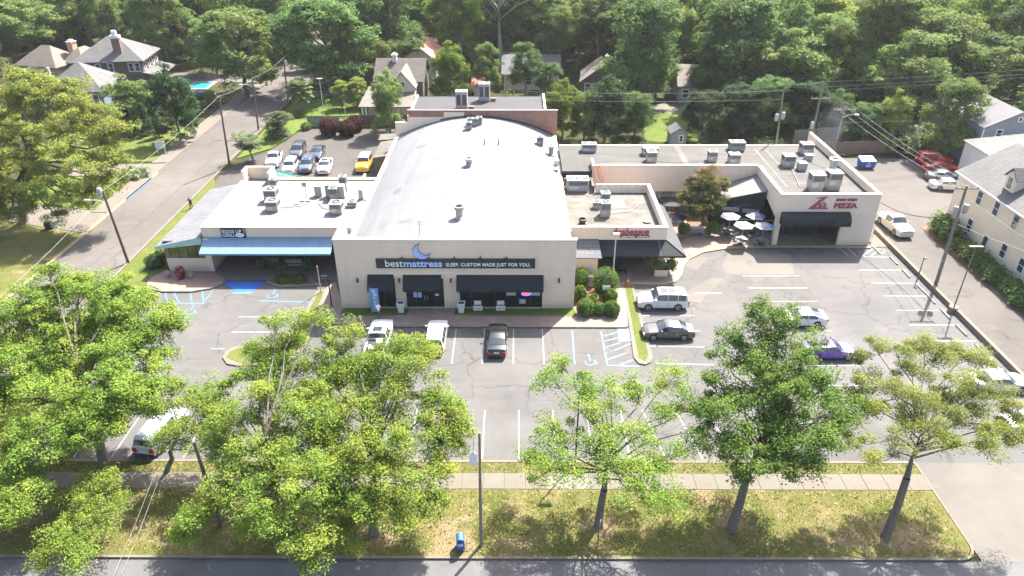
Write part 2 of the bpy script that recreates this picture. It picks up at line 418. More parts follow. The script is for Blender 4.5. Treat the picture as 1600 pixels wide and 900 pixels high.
# strip of lawn between the lot and the side street
MB().prism([(-43.1, 39.4), (-37.6, 39.4), (-37.6, 65), (-38.4, 70), (-38.4, 84), (-43.1, 96)], -.05, .09).build("street_side_lawn", m_lawn, kind='structure')
MB().strip([(-43.5, 34), (-43.5, 150)], -.28, -.05, .11).build("street_kerb", m_kerb, kind='structure')
MB().strip([(-52.2, 150), (-52.2, 60)], -.25, -.05, .10).build("street_kerb_far_side", m_kerb, kind='structure')
MB().prism([(-54.6, 84), (-52.5, 84), (-52.5, 96.6), (-54.6, 96.6)], -.05, .08).prism([(-54.8, 102), (-52.5, 102.2), (-52.5, 148), (-54.8, 148)], -.05, .08).build("street_sidewalk", m_conc, kind='structure')
MB().prism([(-70, 88.3), (-54.7, 84.6), (-54.7, 96.4), (-68, 96.4)], -.05, .06).build("yard_lawn", m_turf, kind='structure')
MB().prism([(-76, 103), (-54.9, 102.6), (-54.9, 122), (-76, 122)], -.05, .06).build("front_yard_lawn", m_lawn, kind='structure')
MB().prism([(-42.6, 104), (-38.8, 108.5), (-36.4, 119.4), (-17, 119.4), (-17, 124), (-42.6, 124)], -.05, .07).build("rear_lot_lawn", m_turf, kind='structure')
MB().prism([(-42.4, 126), (-22, 126), (-22, 141), (-42.4, 137)], -.05, .07).build("corner_house_lawn", m_turf, kind='structure')
sheet("house_walk", [(-42.4, 138), (-22, 141.5), (-22, 146), (-42.4, 143)], .01, m_conc, kind='structure')
for q, kk in (((-50.9, -50.3, 88, 96), m_blue), ((-52.2, -51.9, 60, 98), m_yellowp)):
    MB().box(q[0] - 1.25 if kk is m_blue else q[0], q[1] - 1.55 if kk is m_blue else q[1], q[2], q[3], .0, .118).build("painted_kerb", kk, side_street)

# ---------------------------------------------------------------- painted marks on the lot
def mark(p, q, mat=m_white, w=.11, parent=lot, z=.006, name="stall_line"):
    a, b = at(*p), at(*q); t = (b - a).normalized(); n = Vector((-t.y, t.x, 0)) * w / 2
    return MB().add([(v.x, v.y, z) for v in (a - n, b - n, b + n, a + n)], [(0, 1, 2, 3)]).build(name, mat, parent)
for X in (-14.0, -11.2, -8.45, -5.7, -2.98, -.22, 2.52):
    a = (X, 57.0); b = (X, 51.5)
    MB().add([(X - .055, 51.5, .006), (X + .055, 51.5, .006), (X + .055, 57.1, .006), (X - .055, 57.1, .006)], [(0, 1, 2, 3)]).build("stall_line", m_white, lot)
for p, q in (((894, 516), (898, 569)), ((939, 518), (949, 571)), ((949, 571), (999, 572)), ((943, 525), (965, 519)), ((945, 533), (967, 527)), ((946, 543), (970, 535)), ((947, 553), (985, 537)), ((949, 562), (986, 549)), ((968, 570), (990, 562)),
             ((271, 455), (280, 474)), ((297, 455), (300, 473)), ((316, 455), (318, 473)), ((332, 455), (320, 470)), ((268, 474), (320, 474)), ((268, 496), (300, 497)), ((405, 470), (485, 472)), ((258, 455), (262, 474))):
    mark(p, q, m_blue, .13, name="blue_line")
for X in (-8.0, -2.5 - 2.74, -2.5, .25, 3.0, 5.74, 8.5, 11.2, 13.9, 16.4, -10.7, -13.5, -27.5, -30.2, -33, -24.8, -16.2):
    x1 = X + (.35 if X > 9 else 0)
    MB().add([(X - .055, 39.6, .006), (X + .055, 39.6, .006), (x1 - .055 - (1.4 if X > 10 else 0), 45.2, .006), (x1 + .055 - (1.4 if X > 10 else 0), 45.2, .006)][:2] +
             [(x1 + .055 - (1.3 if X > 10 else 0), 45.2, .006), (x1 - .055 - (1.3 if X > 10 else 0), 45.2, .006)], [(0, 1, 2, 3)]).build("stall_line", m_white, lot)
for p, q in (((1160, 431), (1249, 431)), ((1168, 450), (1262, 450)), ((1178, 471), (1278, 471)), ((1300, 517), (1212, 517)), ((1262, 571), (1348, 571)), ((1222, 493), (1290, 493)), ((1245, 541), (1326, 542)), ((1280, 602), (1372, 603)),
             ((1343, 422), (1417, 422)), ((1362, 442), (1436, 443)), ((1380, 462), (1455, 463)), ((1400, 485), (1476, 485)), ((1420, 508), (1498, 508)), ((1440, 532), (1525, 533)), ((1463, 559), (1551, 560)), ((1490, 590), (1575, 590)), ((1540, 622), (1612, 622)),
             ((1003, 493), (1085, 493)), ((1015, 541), (1101, 542)), ((1026, 568), (1116, 570)), ((1040, 517), (1094, 517)), ((1085, 458), (1128, 458)), ((990, 470), (1072, 470)),
             ((373, 495), (448, 495)), ((362, 519), (440, 519)), ((372, 447), (400, 447)), ((330, 545), (352, 545)),
             ((1311, 388), (1325, 399)), ((1325, 388), (1337, 399)), ((1180, 660), (1290, 662)), ((1395, 640), (1500, 642))):
    mark(p, q)
for p, q in (((1348, 400), (1364, 389)), ((1360, 401), (1374, 389)), ((1374, 401), (1383, 391)), ((1350, 401), (1390, 402)), ((1352, 389), (1377, 389))):
    mark(p, q, m_white if p[0] > 1355 else m_blue, .12)
def wheelchair(cx, cy, s, parent):   # painted access symbol
    b = MB(); ring = arc(cx, cy, s * .5, 150, 420, 14)
    b.strip(ring, s * .1, .005, .008)
    b.strip([(cx - s * .05, cy + s * .95), (cx - s * .05, cy + s * .3), (cx + s * .45, cy + s * .3), (cx + s * .62, cy - s * .35)], s * .11, .005, .008)
    b.prism(arc(cx - s * .05, cy + s * 1.15, s * .13, 0, 340, 8), .005, .008)
    b.build("access_symbol", m_blue, parent)
wheelchair(at(922, 566).x, at(922, 566).y, .95, lot); wheelchair(at(425, 462).x, at(425, 462).y, 1.0, lot); wheelchair(at(296, 487).x, at(296, 487).y, 1.0, lot)
sheet("blue_pad", A((965, 514), (985, 514), (988, 533), (967, 534)), .012, m_blue, lot)
sheet("blue_ramp", A((345, 440), (416, 441), (396, 455), (369, 456)), .016, m_deepblue, lot)
sheet("blue_ramp_foot", A((369, 456.3), (396, 455.3), (391, 459), (362, 459)), .012, m_blue, lot)
# oil spots and drain covers
for p, r in (((1171, 411), .45), ((1183, 436), .7), ((953, 549), .5), ((985, 548), .6), ((905, 505), .3)):
    c = at(*p); MB().prism(arc(c.x, c.y, r, 0, 330, 10), .004, .009).build("drain_patch", P("drain_iron", (.09, .085, .08), .9, .3, 3), lot)

# ---------------------------------------------------------------- raised walks, kerbs and beds in front of the shops
def raised(name, poly, h, mat, kerb=True, kw=.16, z0=-.03):
    MB().prism(poly, z0, h).build(name, mat, kind='structure')
raised("store_walk", [(-16.2, 57.45), (10.75, 57.45), (11.0, 60.0), (11.4, 66.3), (6.0, 66.4), (6.0, 61.0), (-17.2, 61.0), (-17.2, 57.9)], .125, m_paver)
MB().strip([(-16.4, 57.44), (10.6, 57.44)], -.2, -.03, .135).build("store_walk_kerb", m_kerb, kind='structure')
lawn_bits = [(-17.25, -12.0), (-4.7, 5.9)]
for x0, x1 in lawn_bits:
    MB().box(x0, x1, 59.32, 60.6, .1, .15).build("front_turf", m_turf, kind='structure')
    MB().box(x0, x1, 59.2, 59.32, .1, .16).build("turf_edging", m_kerb, kind='structure')
for x0 in (-11.9, -5.95):
    MB().box(x0, x0 + 1.15, 59.45, 60.6, .1, .15).box(x0 - .07, x0, 59.38, 60.6, .1, .17).box(x0 + 1.15, x0 + 1.22, 59.38, 60.6, .1, .17).box(x0, x0 + 1.15, 59.38, 59.45, .1, .17).build("planter_bed", m_turf, kind='structure')
MB().prism([(5.98, 60.1), (8.9, 59.4), (9.0, 66), (6.2, 66)], .1, .15).build("shrub_bed", m_mulch, kind='structure')
med = A((973, 441), (988, 441), (1020, 560), (1017, 567), (1008, 571), (998, 569), (990, 560))
MB().prism(med, -.03, .12).build("median_kerb", m_kerb, kind='structure')
MB().prism(A((976, 444), (985, 444), (1013, 556), (1008, 566), (998, 560)), .05, .14).build("median_grass", m_lawn, kind='structure')
isl = A((348, 560), (354, 549), (366, 543), (415, 541), (440, 531), (470, 500), (494, 456), (511, 452), (478, 545), (455, 567), (420, 572), (372, 573), (355, 570))
MB().prism(isl, -.03, .12).build("left_island_kerb", m_kerb, kind='structure')
MB().prism(A((354, 560), (360, 551), (370, 547), (420, 545), (446, 534), (475, 503), (497, 460), (506, 456), (473, 541), (450, 562), (418, 567), (374, 568)), .05, .14).build("left_island_grass", m_lawn, kind='structure')
MB().prism(A((512, 449), (524, 442), (537, 482), (536, 508), (480, 511), (494, 490)), -.03, .115).build("side_path", m_paver, kind='structure')
court_k = [(965, 443), (985, 443), (1038, 443), (1054, 439), (1061, 430), (1063, 418), (1073, 405), (1095, 394), (1130, 388), (1165, 386), (1210, 385), (1300, 385), (1359, 387)]
ck = A(*court_k)
MB().prism(ck + [(41.0, 74.9), (41, 80), (29.8, 80), (29.8, 84.2), (5.8, 84.2), (5.8, 66.2)], -.03, .13).build("courtyard_paving", m_paver, kind='structure')
MB().strip(ck, -.32, -.03, .137).build("courtyard_kerb", m_yellowp, kind='structure')
eg = A((232, 446), (236, 438), (246, 431), (258, 425), (336, 428), (352, 436), (347, 444), (330, 451), (300, 456), (255, 456))
MB().prism(eg, -.03, .15).build("cafe_terrace", P("terracotta_concrete", (.235, .165, .13), .9, .12, 1, fine=.15), kind='structure')
MB().strip(A((352, 436), (347, 444), (330, 451), (300, 456), (255, 456), (238, 452), (232, 446), (236, 438), (246, 431)), .18, -.03, .16).build("cafe_terrace_kerb", m_conc2, kind='structure')
MB().prism([(-33.5, 66.25), (-18.4, 66.35), (-17.45, 64.5), (-17.45, 73), (-33.5, 73)], -.03, .13).build("porch_paving", brickmat("porch_pavers", (.19, .15, .135), (.25, .2, .18), (.13, .11, .1), .3, .15, 'xy', .5), kind='structure')
bed = A((416, 443), (424, 434), (478, 433), (502, 447), (440, 450))
MB().prism(bed, -.03, .17).build("porch_bed_kerb", m_conc2, kind='structure')
MB().prism(A((421, 443), (427, 436.5), (476, 435.5), (495, 445.5), (440, 447.5)), .1, .19).build("porch_bed_soil", P("dark_soil", (.10, .10, .06), .95, .3, 2, fine=.4), kind='structure')

# retaining wall between lot and lane, wheel stops
MB().prism([(43.28, 30.9 + 9), (43.62, 39.9), (43.62, 78.5), (43.28, 78.5)], -.05, .5).build("retaining_wall", m_wallbrown, label="long low brown retaining wall between the lot and the side lane", cat="wall")
MB().prism(A((1345, 388), (1359, 387), (1366, 366), (1388, 386)), -.02, .06).build("corner_pad", m_conc, kind='structure')
stops = [(1383, 408), (1420, 428), (1437, 453.5), (1462, 468), (1485, 491), (1508, 517), (1535, 548), (1560, 572), (1590, 612), (1372, 393)]
ws = None
names = ["the top of the row, by the blue hatching", "the second place from the pizza corner", "the third place from the pizza corner", "the place with the utility pole's shadow", "the place just before the round concrete light base",
         "the place just past the round concrete light base", "the place two past the light base", "the place partly screened by the airy oak", "the place in front of the white sedan", "the pizza corner, touching the paving"]
for i, p in enumerate(stops):
    c = at(*p)
    lab = "weathered concrete wheel stop at " + names[i]
    if ws is None:
        ws = MB().add([(-.10, -.92, 0), (.10, -.92, 0), (.10, .92, 0), (-.10, .92, 0), (-.06, -.9, .14), (.06, -.9, .14), (.06, .9, .14), (-.06, .9, .14)],
                      [(4, 5, 6, 7), (0, 1, 5, 4), (1, 2, 6, 5), (2, 3, 7, 6), (3, 0, 4, 7)]).build("wheel_stop", P("old_concrete", (.25, .22, .18), .9, .25, 3), label=lab, cat="wheel stop", group="wheel stops along the retaining wall")
        o = ws
    else:
        o = ws.copy(); col.objects.link(o); o['label'] = lab
    o.location = (42.3 if i < 9 else 41.5, c.y, .004); o.rotation_euler.z = rnd.uniform(-.03, .03)

m_tar = P("tar_seal", (.06, .058, .056), .8, .2, 2)
for i, pts in enumerate((((862, 530), (863, 560), (866, 640), (866, 718)), ((729, 622), (800, 624), (868, 626)), ((917, 553), (940, 553)), ((917, 554), (917, 600)), ((1330, 455), (1372, 470), (1420, 520), (1470, 580)), ((1372, 492), (1310, 491)), ((1308, 492), (1330, 530), (1370, 580)), ((1270, 410), (1305, 440), (1330, 455)), ((1465, 400), (1400, 415), (1375, 400)), ((925, 524), (927, 554)), ((540, 570), (560, 600), (640, 622), (729, 622)), ((1000, 400), (1002, 404)))):
    q = [at(*p) for p in pts]; st = []
    for a, b in zip(q, q[1:]):
        n = max(2, int((b - a).length / .5))
        for k in range(n): st.append(a.lerp(b, k / n) + Vector((rnd.uniform(-.05, .05), rnd.uniform(-.05, .05), 0)))
    st.append(q[-1]); MB().strip([(p.x, p.y) for p in st], .03, .002, .005).build("tar_line", m_tar, lot)
# ---------------------------------------------------------------- building materials
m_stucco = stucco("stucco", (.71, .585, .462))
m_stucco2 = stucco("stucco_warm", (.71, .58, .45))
m_cap = P("parapet_cap", (.42, .385, .345), .6, .08, 1)
m_salmon = P("salmon_render", (.60, .40, .29), .9, .12, 1)
m_black = P("black_canvas", (.012, .016, .019), .75, .25, 1.5, fine=.2)
m_dark = P("black_metal", (.015, .016, .018), .45, .1, 1)
m_sign = P("sign_black", (.022, .026, .032), .5, .08, 1)
m_glass = glossy("shop_glass", (.012, .018, .022), .04)
m_glass2 = glossy("house_glass", (.035, .045, .055), .06)
m_olive = glossy("cafe_glass", (.10, .11, .035), .05)
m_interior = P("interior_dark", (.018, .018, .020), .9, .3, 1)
m_frame = P("dark_frame", (.03, .03, .032), .5, .1, 1)
m_whitepaint = P("white_trim", (.62, .61, .585), .6, .05, 1)
m_brick = brickmat("old_red_brick", (.22, .09, .062), (.29, .145, .11), (.25, .205, .17), .22, .075, 'xz', .45, .4, .01)
m_brick_y = brickmat("red_brick_side", (.27, .10, .07), (.36, .16, .12), (.34, .28, .24), .22, .075, 'yz', .4, .4, .01)
m_aqua = P("sky_blue_metal", (.165, .265, .36), .5, .12, 1.2, fine=.12)
m_aqua2 = P("pale_teal_paint", (.33, .50, .52), .7, .1, 1.2, fine=.1)
m_red = P("sign_red", (.40, .035, .06), .5, .1, 2)
m_redside = P("sign_red_dark", (.30, .05, .08), .5, .15, 3)
m_letter = P("letter_white", (.82, .84, .88), .5, .03, 2)
m_letterblue = P("letter_blue", (.40, .55, .92), .45, .03, 2)
def membrane(name, c, dirt, amt, scl=(.5, .06, .5)):
    c, dirt = sc(c, .66), sc(dirt, .64)
    m, nt, b = new_mat(name); w = wpos(nt)
    mp = N(nt, "ShaderNodeMapping"); mp.inputs["Scale"].default_value = scl; nt.links.new(w, mp.inputs[0])
    st = noise(nt, 1.6, 6, .65, mp.outputs[0])
    cc = mixc(nt, mul(nt, ramp(nt, st, .42, .72), amt), c, dirt)
    cc = mixc(nt, mul(nt, ramp(nt, noise(nt, 1.1, 6, .7, w), .55, .78), amt * .9), cc, dirt)
    cc = mixc(nt, mul(nt, ramp(nt, noise(nt, .22, 4, .6, w), .5, .75), amt * .7), cc, sc(dirt, 1.1))
    nt.links.new(cc, b.inputs["Base Color"]); b.inputs["Roughness"].default_value = .75; b.inputs["Specular IOR Level"].default_value = .2
    bump(nt, b, noise(nt, 1.4, 5, .7, w), .25, .06); MATS[name] = m; return m
m_mem = membrane("membrane_white", (.24, .243, .25), (.18, .183, .192), .9)
m_mem2 = membrane("membrane_flat_white", (.27, .265, .256), (.17, .158, .14), .6, (.3, .3, .3))
m_memgrey = membrane("membrane_grey", (.112, .106, .10), (.066, .062, .058), .8, (.12, .5, .3))
m_memstain = membrane("membrane_stained", (.19, .175, .153), (.09, .078, .066), .8, (.35, .4, .3))
m_memdark = membrane("roof_felt", (.085, .085, .095), (.055, .055, .06), .7, (.1, .6, .3))
m_shingle = brickmat("pale_shingles", (.15, .15, .168), (.19, .19, .205), (.10, .10, .112), 1.1, .42, 'xy', .35, .5, .03)
m_shgrey = brickmat("grey_shingles", (.115, .112, .113), (.155, .15, .148), (.08, .08, .08), .9, .30, 'xy', .4, .5, .03)
m_shtan = brickmat("tan_shingles", (.175, .147, .122), (.215, .185, .157), (.12, .104, .09), .9, .30, 'xy', .4, .4, .03)
m_shbrown = brickmat("brown_shingles", (.085, .07, .062), (.12, .10, .09), (.06, .05, .05), .9, .30, 'xy', .4, .4, .03)
m_siding = brickmat("clapboard", (.66, .555, .41), (.69, .585, .44), (.47, .40, .31), 60, .17, 'yz', .12, .6, .018)
m_sidingx = brickmat("clapboard_end", (.66, .555, .41), (.69, .585, .44), (.44, .41, .36), 60, .17, 'xz', .12, .6, .018)
m_greysid = brickmat("grey_clapboard", (.20, .23, .25), (.23, .26, .28), (.15, .17, .18), 60, .2, 'xz', .15, .6, .02)
m_teal = P("green_metal_roof", (.05, .155, .125), .45, .12, 1)
m_galv = P("galvanised", (.48, .48, .47), .45, .12, 2, metal=.3)
m_acw = P("unit_beige", (.34, .325, .30), .6, .12, 1.5, fine=.12)
m_acg = P("unit_grey", (.25, .26, .255), .6, .12, 1.5, fine=.12)
m_wood = P("weathered_wood", (.20, .155, .12), .9, .25, 2, fine=.35)

def pane_grid(parent, x0, x1, z0, z1, y, nx, nz=1, glass=None, fr=.05, name="window", frame_mat=None, dep=.10):
    """window in a wall that faces -y: a frame with bars, and one object per pane"""
    f = MB(); w = (x1 - x0) / nx; h = (z1 - z0) / nz
    for i in range(nx + 1):
        xc = x0 + i * w; f.box(max(x0, xc - fr / 2), min(x1, xc + fr / 2), y, y + dep, z0, z1)
    for j in range(nz + 1):
        zc = z0 + j * h
        for i in range(nx): f.box(x0 + i * w + fr / 2, x0 + (i + 1) * w - fr / 2, y + .003, y + dep - .003, max(z0, zc - fr / 2), min(z1, zc + fr / 2))
    fo = f.build(name, frame_mat or m_frame, parent)
    for i in range(nx):
        for j in range(nz):
            MB().box(x0 + i * w + fr / 2, x0 + (i + 1) * w - fr / 2, y + .04, y + .055, z0 + j * h + fr / 2, z0 + (j + 1) * h - fr / 2).build("pane", glass or m_glass, fo)
    return fo

# ---------------------------------------------------------------- the mattress store with the barrel roof
S = thing("mattress_store", "big cream store with white barrel roof, crescent moon and long black sign", "store", (-5.8, 60.8, 0))
YF = 60.65
openings = [(-14.15, -11.85, .15, 3.55), (-10.85, -7.1, .15, 3.55), (-5.55, 2.6, .15, 3.55)]
b = MB(); xs = -17.35
for x0, x1, z0, z1 in openings:
    b.box(xs, x0, YF, YF + .45, -.05, 3.55); xs = x1
b.box(xs, 5.75, YF, YF + .45, -.05, 3.55); b.box(-17.35, 5.75, YF, YF + .45, 3.55, 7.62)
for x0, x1, z0, z1 in openings: b.box(x0, x1, YF, YF + .45, -.05, .15)
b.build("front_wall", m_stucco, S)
MB().box(-17.42, 5.82, YF - .05, YF + .5, 7.62, 7.74).build("parapet_cap", m_cap, S)
for zz in (2.55, 4.35): MB().box(-17.35, 5.75, YF - .004, YF, zz, zz + .02).build("control_joint", P("joint", (.42, .39, .36), .9, 0), S)
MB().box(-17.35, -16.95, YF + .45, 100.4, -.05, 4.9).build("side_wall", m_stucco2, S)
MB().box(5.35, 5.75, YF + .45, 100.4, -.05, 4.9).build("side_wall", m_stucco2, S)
b = MB(); b.box(-17.35, -16.9, YF + .45, 64.6, 4.9, 7.62); b.build("parapet_return", m_salmon, S)
MB().box(-17.40, -16.85, YF + .5, 64.68, 7.62, 7.74).build("parapet_return_cap", m_cap, S)
MB().box(-16.86, -15.9, 62.3, 64.2, 4.8, 6.5).build("roof_bulkhead", m_stucco, S)
MB().box(4.75, 5.3, YF + .46, 62.4, 4.8, 7.4).build("roof_bulkhead", m_salmon, S)
arcpts = []
zc, hw = 4.85, 11.15; rise = 2.75; rad = (hw * hw + rise * rise) / (2 * rise); a_max = math.asin(hw / rad)
for i in range(33):
    a = -a_max + 2 * a_max * i / 32; arcpts.append((-5.8 + rad * math.sin(a), zc + rise - rad * (1 - math.cos(a))))
b = MB(); ys = [YF + .46 + (100.4 - YF - .46) * k / 12 for k in range(13)]
vs = [(x, y, z) for y in ys for x, z in arcpts]; fs = []
for k in range(12):
    for i in range(32): fs.append((k * 33 + i, k * 33 + i + 1, (k + 1) * 33 + i + 1, (k + 1) * 33 + i))
b.add(vs, fs, True)
b.build("barrel_roof", m_mem, S)
def roofz(x):
    return zc + rise - rad + math.sqrt(max(0, rad * rad - (x + 5.8) ** 2))
for k, x in enumerate((-16.95, 5.35)):
    MB().box(min(x, x + (.0 if k else -.0)) - .12, x + .12, YF + .5, 100.3, 4.84, 4.98).build("roof_edge_flashing", m_galv, S)
MB().tube([(5.55, YF + 1, 5.02), (5.55, 99, 5.02)], .06, 6).build("gutter_pipe", m_galv, S)
b = MB(); b.box(-15.4, 5.85, 100.4, 100.85, -.05, 8.45); b.build("rear_brick_wall", m_brick, S)
MB().box(-15.5, 5.95, 100.33, 100.9, 8.45, 8.53).build("wall_coping", P("dark_coping", (.13, .11, .10), .7, .1, 1), S)
MB().box(-17.35, -15.4, 100.41, 100.8, -.05, 6.75).build("low_rear_wall", m_stucco2, S)
MB().box(-15.4, -10.3, 100.375, 100.4, 4.8, 7.55).box(-10.3, -7.4, 100.375, 100.4, 4.8, 8.25).build("painted_patch", m_stucco2, S)
b = MB()
for i in range(10, 33): b.tube([(arcpts[i - 1][0], 100.34, arcpts[i - 1][1] + .12), (arcpts[i][0], 100.34, arcpts[i][1] + .12)], .075, 5)
b.build("roof_edge_tar", m_dark, S)
# awnings over the three openings
def awning(parent, x0, x1, y, zt, zb, out, mat, name="awning", val=.22):
    a = MB()
    a.slab([(x0, y - out, zb), (x1, y - out, zb), (x1, y - .01, zt), (x0, y - .01, zt)], .03)
    a.box(x0, x1, y - out - .0, y - out + .03, zb - val, zb - .035)
    for x in (x0, x1 - .03): a.slab([(x, y - out, zb - .03), (x, y - .01, zt - .03), (x, y - .01, zb - .03)], -.03)
    return a.build(name, mat, parent)
awning(S, -14.4, -11.9, YF, 3.98, 2.75, .95, m_black); awning(S, -10.95, -7.25, YF, 3.95, 2.75, .95, m_black); awning(S, -5.75, 2.68, YF, 3.95, 2.75, .95, m_black)
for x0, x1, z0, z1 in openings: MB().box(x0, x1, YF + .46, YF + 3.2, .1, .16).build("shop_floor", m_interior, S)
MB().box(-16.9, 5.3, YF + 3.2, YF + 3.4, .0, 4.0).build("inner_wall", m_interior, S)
pane_grid(S, -14.15, -11.85, .15, 3.55, YF + .22, 2, 1)
fo = pane_grid(S, -10.85, -7.1, .15, 3.55, YF + .24, 4, 1, name="entrance")
for x in (-9.05, -8.75): MB().tube([(x, YF + .16, 1.0), (x, YF + .16, 1.5)], .025, 6).build("door_handle", m_galv, fo)
for x, w, z, h, mt in ((-10.15, .36, 1.25, 1.25, m_letterblue), (-9.7, .36, 1.25, 1.25, m_letterblue), (-8.55, .28, 1.9, .33, m_letter), (-8.0, .36, 1.45, .22, m_letter)):
    MB().box(x, x + w, YF + .21, YF + .225, z, z + h).build("door_notice", mt, fo)
pane_grid(S, -5.55, 2.6, .15, 3.55, YF + .22, 7, 2)
# what shows through / on the long window
m_poster = P("poster_pale", (.38, .46, .52), .5, .1, 3)
for x, w, z, h in ((-4.35, 1.05, 1.85, .75), (-3.25, .7, 1.85, .75), (-.15, .28, 2.1, .5), (.25, .5, 2.1, .5), (.85, .45, 2.1, .5), (1.4, .3, 2.1, .5), (-.95, .95, 1.5, .38), (1.45, .95, 1.5, .38), (.35, .62, .55, .5)):
    MB().box(x, x + w, YF + .20, YF + .215, z, z + h).build("window_poster", m_poster, S)
neon = thing("open_sign", "small glowing red and blue oval sign inside the store's long window", "sign", (1.0, YF + .12, 1.72))
b = MB(); b.tube([(1.0 + .43 * math.cos(t * .314), YF + .17, 1.72 + .22 * math.sin(t * .314)) for t in range(21)], .028, 6); b.build("neon_ring", emit("neon_blue", (.08, .10, .95), 1.4), neon)
lettering("OPEN", .25, emit("neon_red", (1.0, .06, .05), 1.8), neon, (1.0, YF + .15, 1.63), .02, .006, 0, 'CENTER', name="neon_lettering")
# long sign board
sg = MB().box(-13.45, 1.85, YF - .16, YF - .01, 4.74, 5.74).build("sign_board", m_sign, S)
lettering("best", 1.05, m_letter, sg, (-12.55, YF - .17, 4.93), .035, 0, fit=1.68)
lettering("mattress", .98, m_letterblue, sg, (-10.78, YF - .17, 4.93), .035, .024, fit=3.7)
lettering("SLEEP. CUSTOM MADE JUST FOR YOU.", .50, m_letter, sg, (-6.72, YF - .17, 4.98), .03, .008, spacing=1.06, fit=8.1)
b = MB(); out = []
c0 = Vector((-8.98, 6.52)); r0 = .80; c1 = Vector((-8.62, 6.86)); r1 = .74
p0 = [c0 + Vector((math.cos(R(a)), math.sin(R(a)))) * r0 for a in np.linspace(106, 345, 26)]
p1 = [c1 + Vector((math.cos(R(a)), math.sin(R(a)))) * r1 for a in np.linspace(318, 137, 20)]
poly = p0 + p1
q1 = [c1 + Vector((math.cos(R(a)), math.sin(R(a)))) * r1 for a in np.linspace(137, 318, 26)]
for y, fl in ((YF - .14, 0), (YF - .005, 1)):
    vs = [(p.x, y, p.y) for p in p0] + [(p.x, y, p.y) for p in q1]
    b.add(vs, [(i, i + 1, 27 + i, 26 + i) for i in range(25)])
n = len(poly); b.add([(p.x, YF - .14, p.y) for p in poly] + [(p.x, YF - .005, p.y) for p in poly], [((i + 1) % n, i, n + i, n + (i + 1) % n) for i in range(n)])

b.build("moon_emblem", P("moon_blue", (.32, .47, .88), .4, .03, 1), S)
b = MB(); b.tube([(p.x, YF - .10, p.y) for p in poly] + [(poly[0].x, YF - .10, poly[0].y)], .035, 6); b.build("moon_outline", m_sign, S)
for x in (-10.9, -8.4, -5.92, -3.44, -.98):
    l = MB().cbox(x, YF - .08, 5.74, .34, .12, .09).tube([(x, YF - .08, 5.8), (x + .03, YF - .3, 6.15), (x + .10, YF - .75, 6.42), (x + .13, YF - .95, 6.36)], .022, 6).build("sign_lamp", m_dark, S)
    MB().lathe([(.03, .12), (.07, .1), (.13, 0), (.12, -.01), (.02, .05)], x + .13, YF - .97, 6.26, 10).build("lamp_shade", m_dark, l)
for x in (-15.45, -11.38, -6.35, 4.2):
    l = MB().cbox(x, YF - .1, 3.15, .16, .18, .42).cbox(x, YF - .03, 3.25, .1, .06, .2).build("wall_lamp", m_dark, S)
MB().cbox(-13.0, YF - .05, .55, .15, .1, .15).build("outdoor_tap", m_dark, S)

# ---------------------------------------------------------------- cafe with blue awning, left
E_ = thing("cafe_building", "low cafe with white flat roof, sky blue awning and black sign", "cafe", (-26, 68.6, 0))
b = MB(); b.box(-33.45, -17.4, 68.55, 68.95, 4.02, 5.22).box(-33.45, -33.05, 68.95, 83.6, 3.2, 5.22).build("parapet", m_stucco2, E_)
MB().box(-33.52, -17.38, 68.48, 69.02, 5.22, 5.30).box(-33.52, -32.98, 69.02, 83.5, 5.22, 5.30).build("parapet_cap", m_cap, E_)
MB().box(-33.45, -29.9, 83.6, 83.9, 3.2, 6.35).box(-30.15, -29.9, 81.6, 83.6, 4.86, 6.35).box(-33.45, -33.15, 82.1, 83.6, 5.31, 6.35).build("corner_parapet", m_stucco2, E_)
MB().box(-33.05, -17.4, 68.95, 83.5, 4.6, 4.86).build("flat_roof", m_mem2, E_)
MB().box(-29.9, -17.4, 83.0, 83.5, .0, 4.95).build("rear_wall", m_stucco2, E_)
MB().box(-30, -17.4, 82.85, 83.56, 4.95, 5.02).build("rear_coping", P("rusty_edge", (.45, .33, .20), .8, .3, 2), E_)
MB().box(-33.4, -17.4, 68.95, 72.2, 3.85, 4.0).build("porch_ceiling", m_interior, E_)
MB().box(-33.4, -17.4, 72.2, 72.45, .0, 4.55).build("porch_wall", P("porch_brown", (.07, .06, .055), .9, .2, 1), E_)
MB().box(-33.45, -32.85, 68.2, 72.2, -.05, 4.02).build("porch_pier", m_stucco, E_)
MB().box(-18.35, -17.4, 68.56, 69.1, .1, 4.02).build("porch_pier", m_stucco, E_)
pane_grid(E_, -25.6, -20.6, .75, 3.1, 72.08, 5, 2); pane_grid(E_, -20.3, -18.2, .15, 3.1, 72.08, 2, 1, name="door")
for x, z in ((-20.15, 2.25), (-19.4, 2.3), (-18.9, 1.5), (-19.2, 1.9)): MB().box(x, x + .38, 72.02, 72.04, z, z + .35).build("door_notice", m_letter, E_)
aw = MB(); ax0, ax1 = -33.3, -19.45
aw.slab([(ax0, 66.55, 3.12), (ax1, 66.55, 3.12), (ax1, 68.54, 4.12), (ax0, 68.54, 4.12)], .05)
aw.box(ax0, ax1, 66.55, 66.58, 2.94, 3.07); a = aw.build("awning", m_aqua, E_)
rb = MB()
for i in range(47):
    x = ax0 + .02 + i * (ax1 - ax0 - .04) / 46
    rb.slab([(x - .02, 66.54, 3.15), (x + .02, 66.54, 3.15), (x + .02, 68.53, 4.15), (x - .02, 68.53, 4.15)], .03)
rb.build("standing_seams", m_aqua, a, kind='stuff')
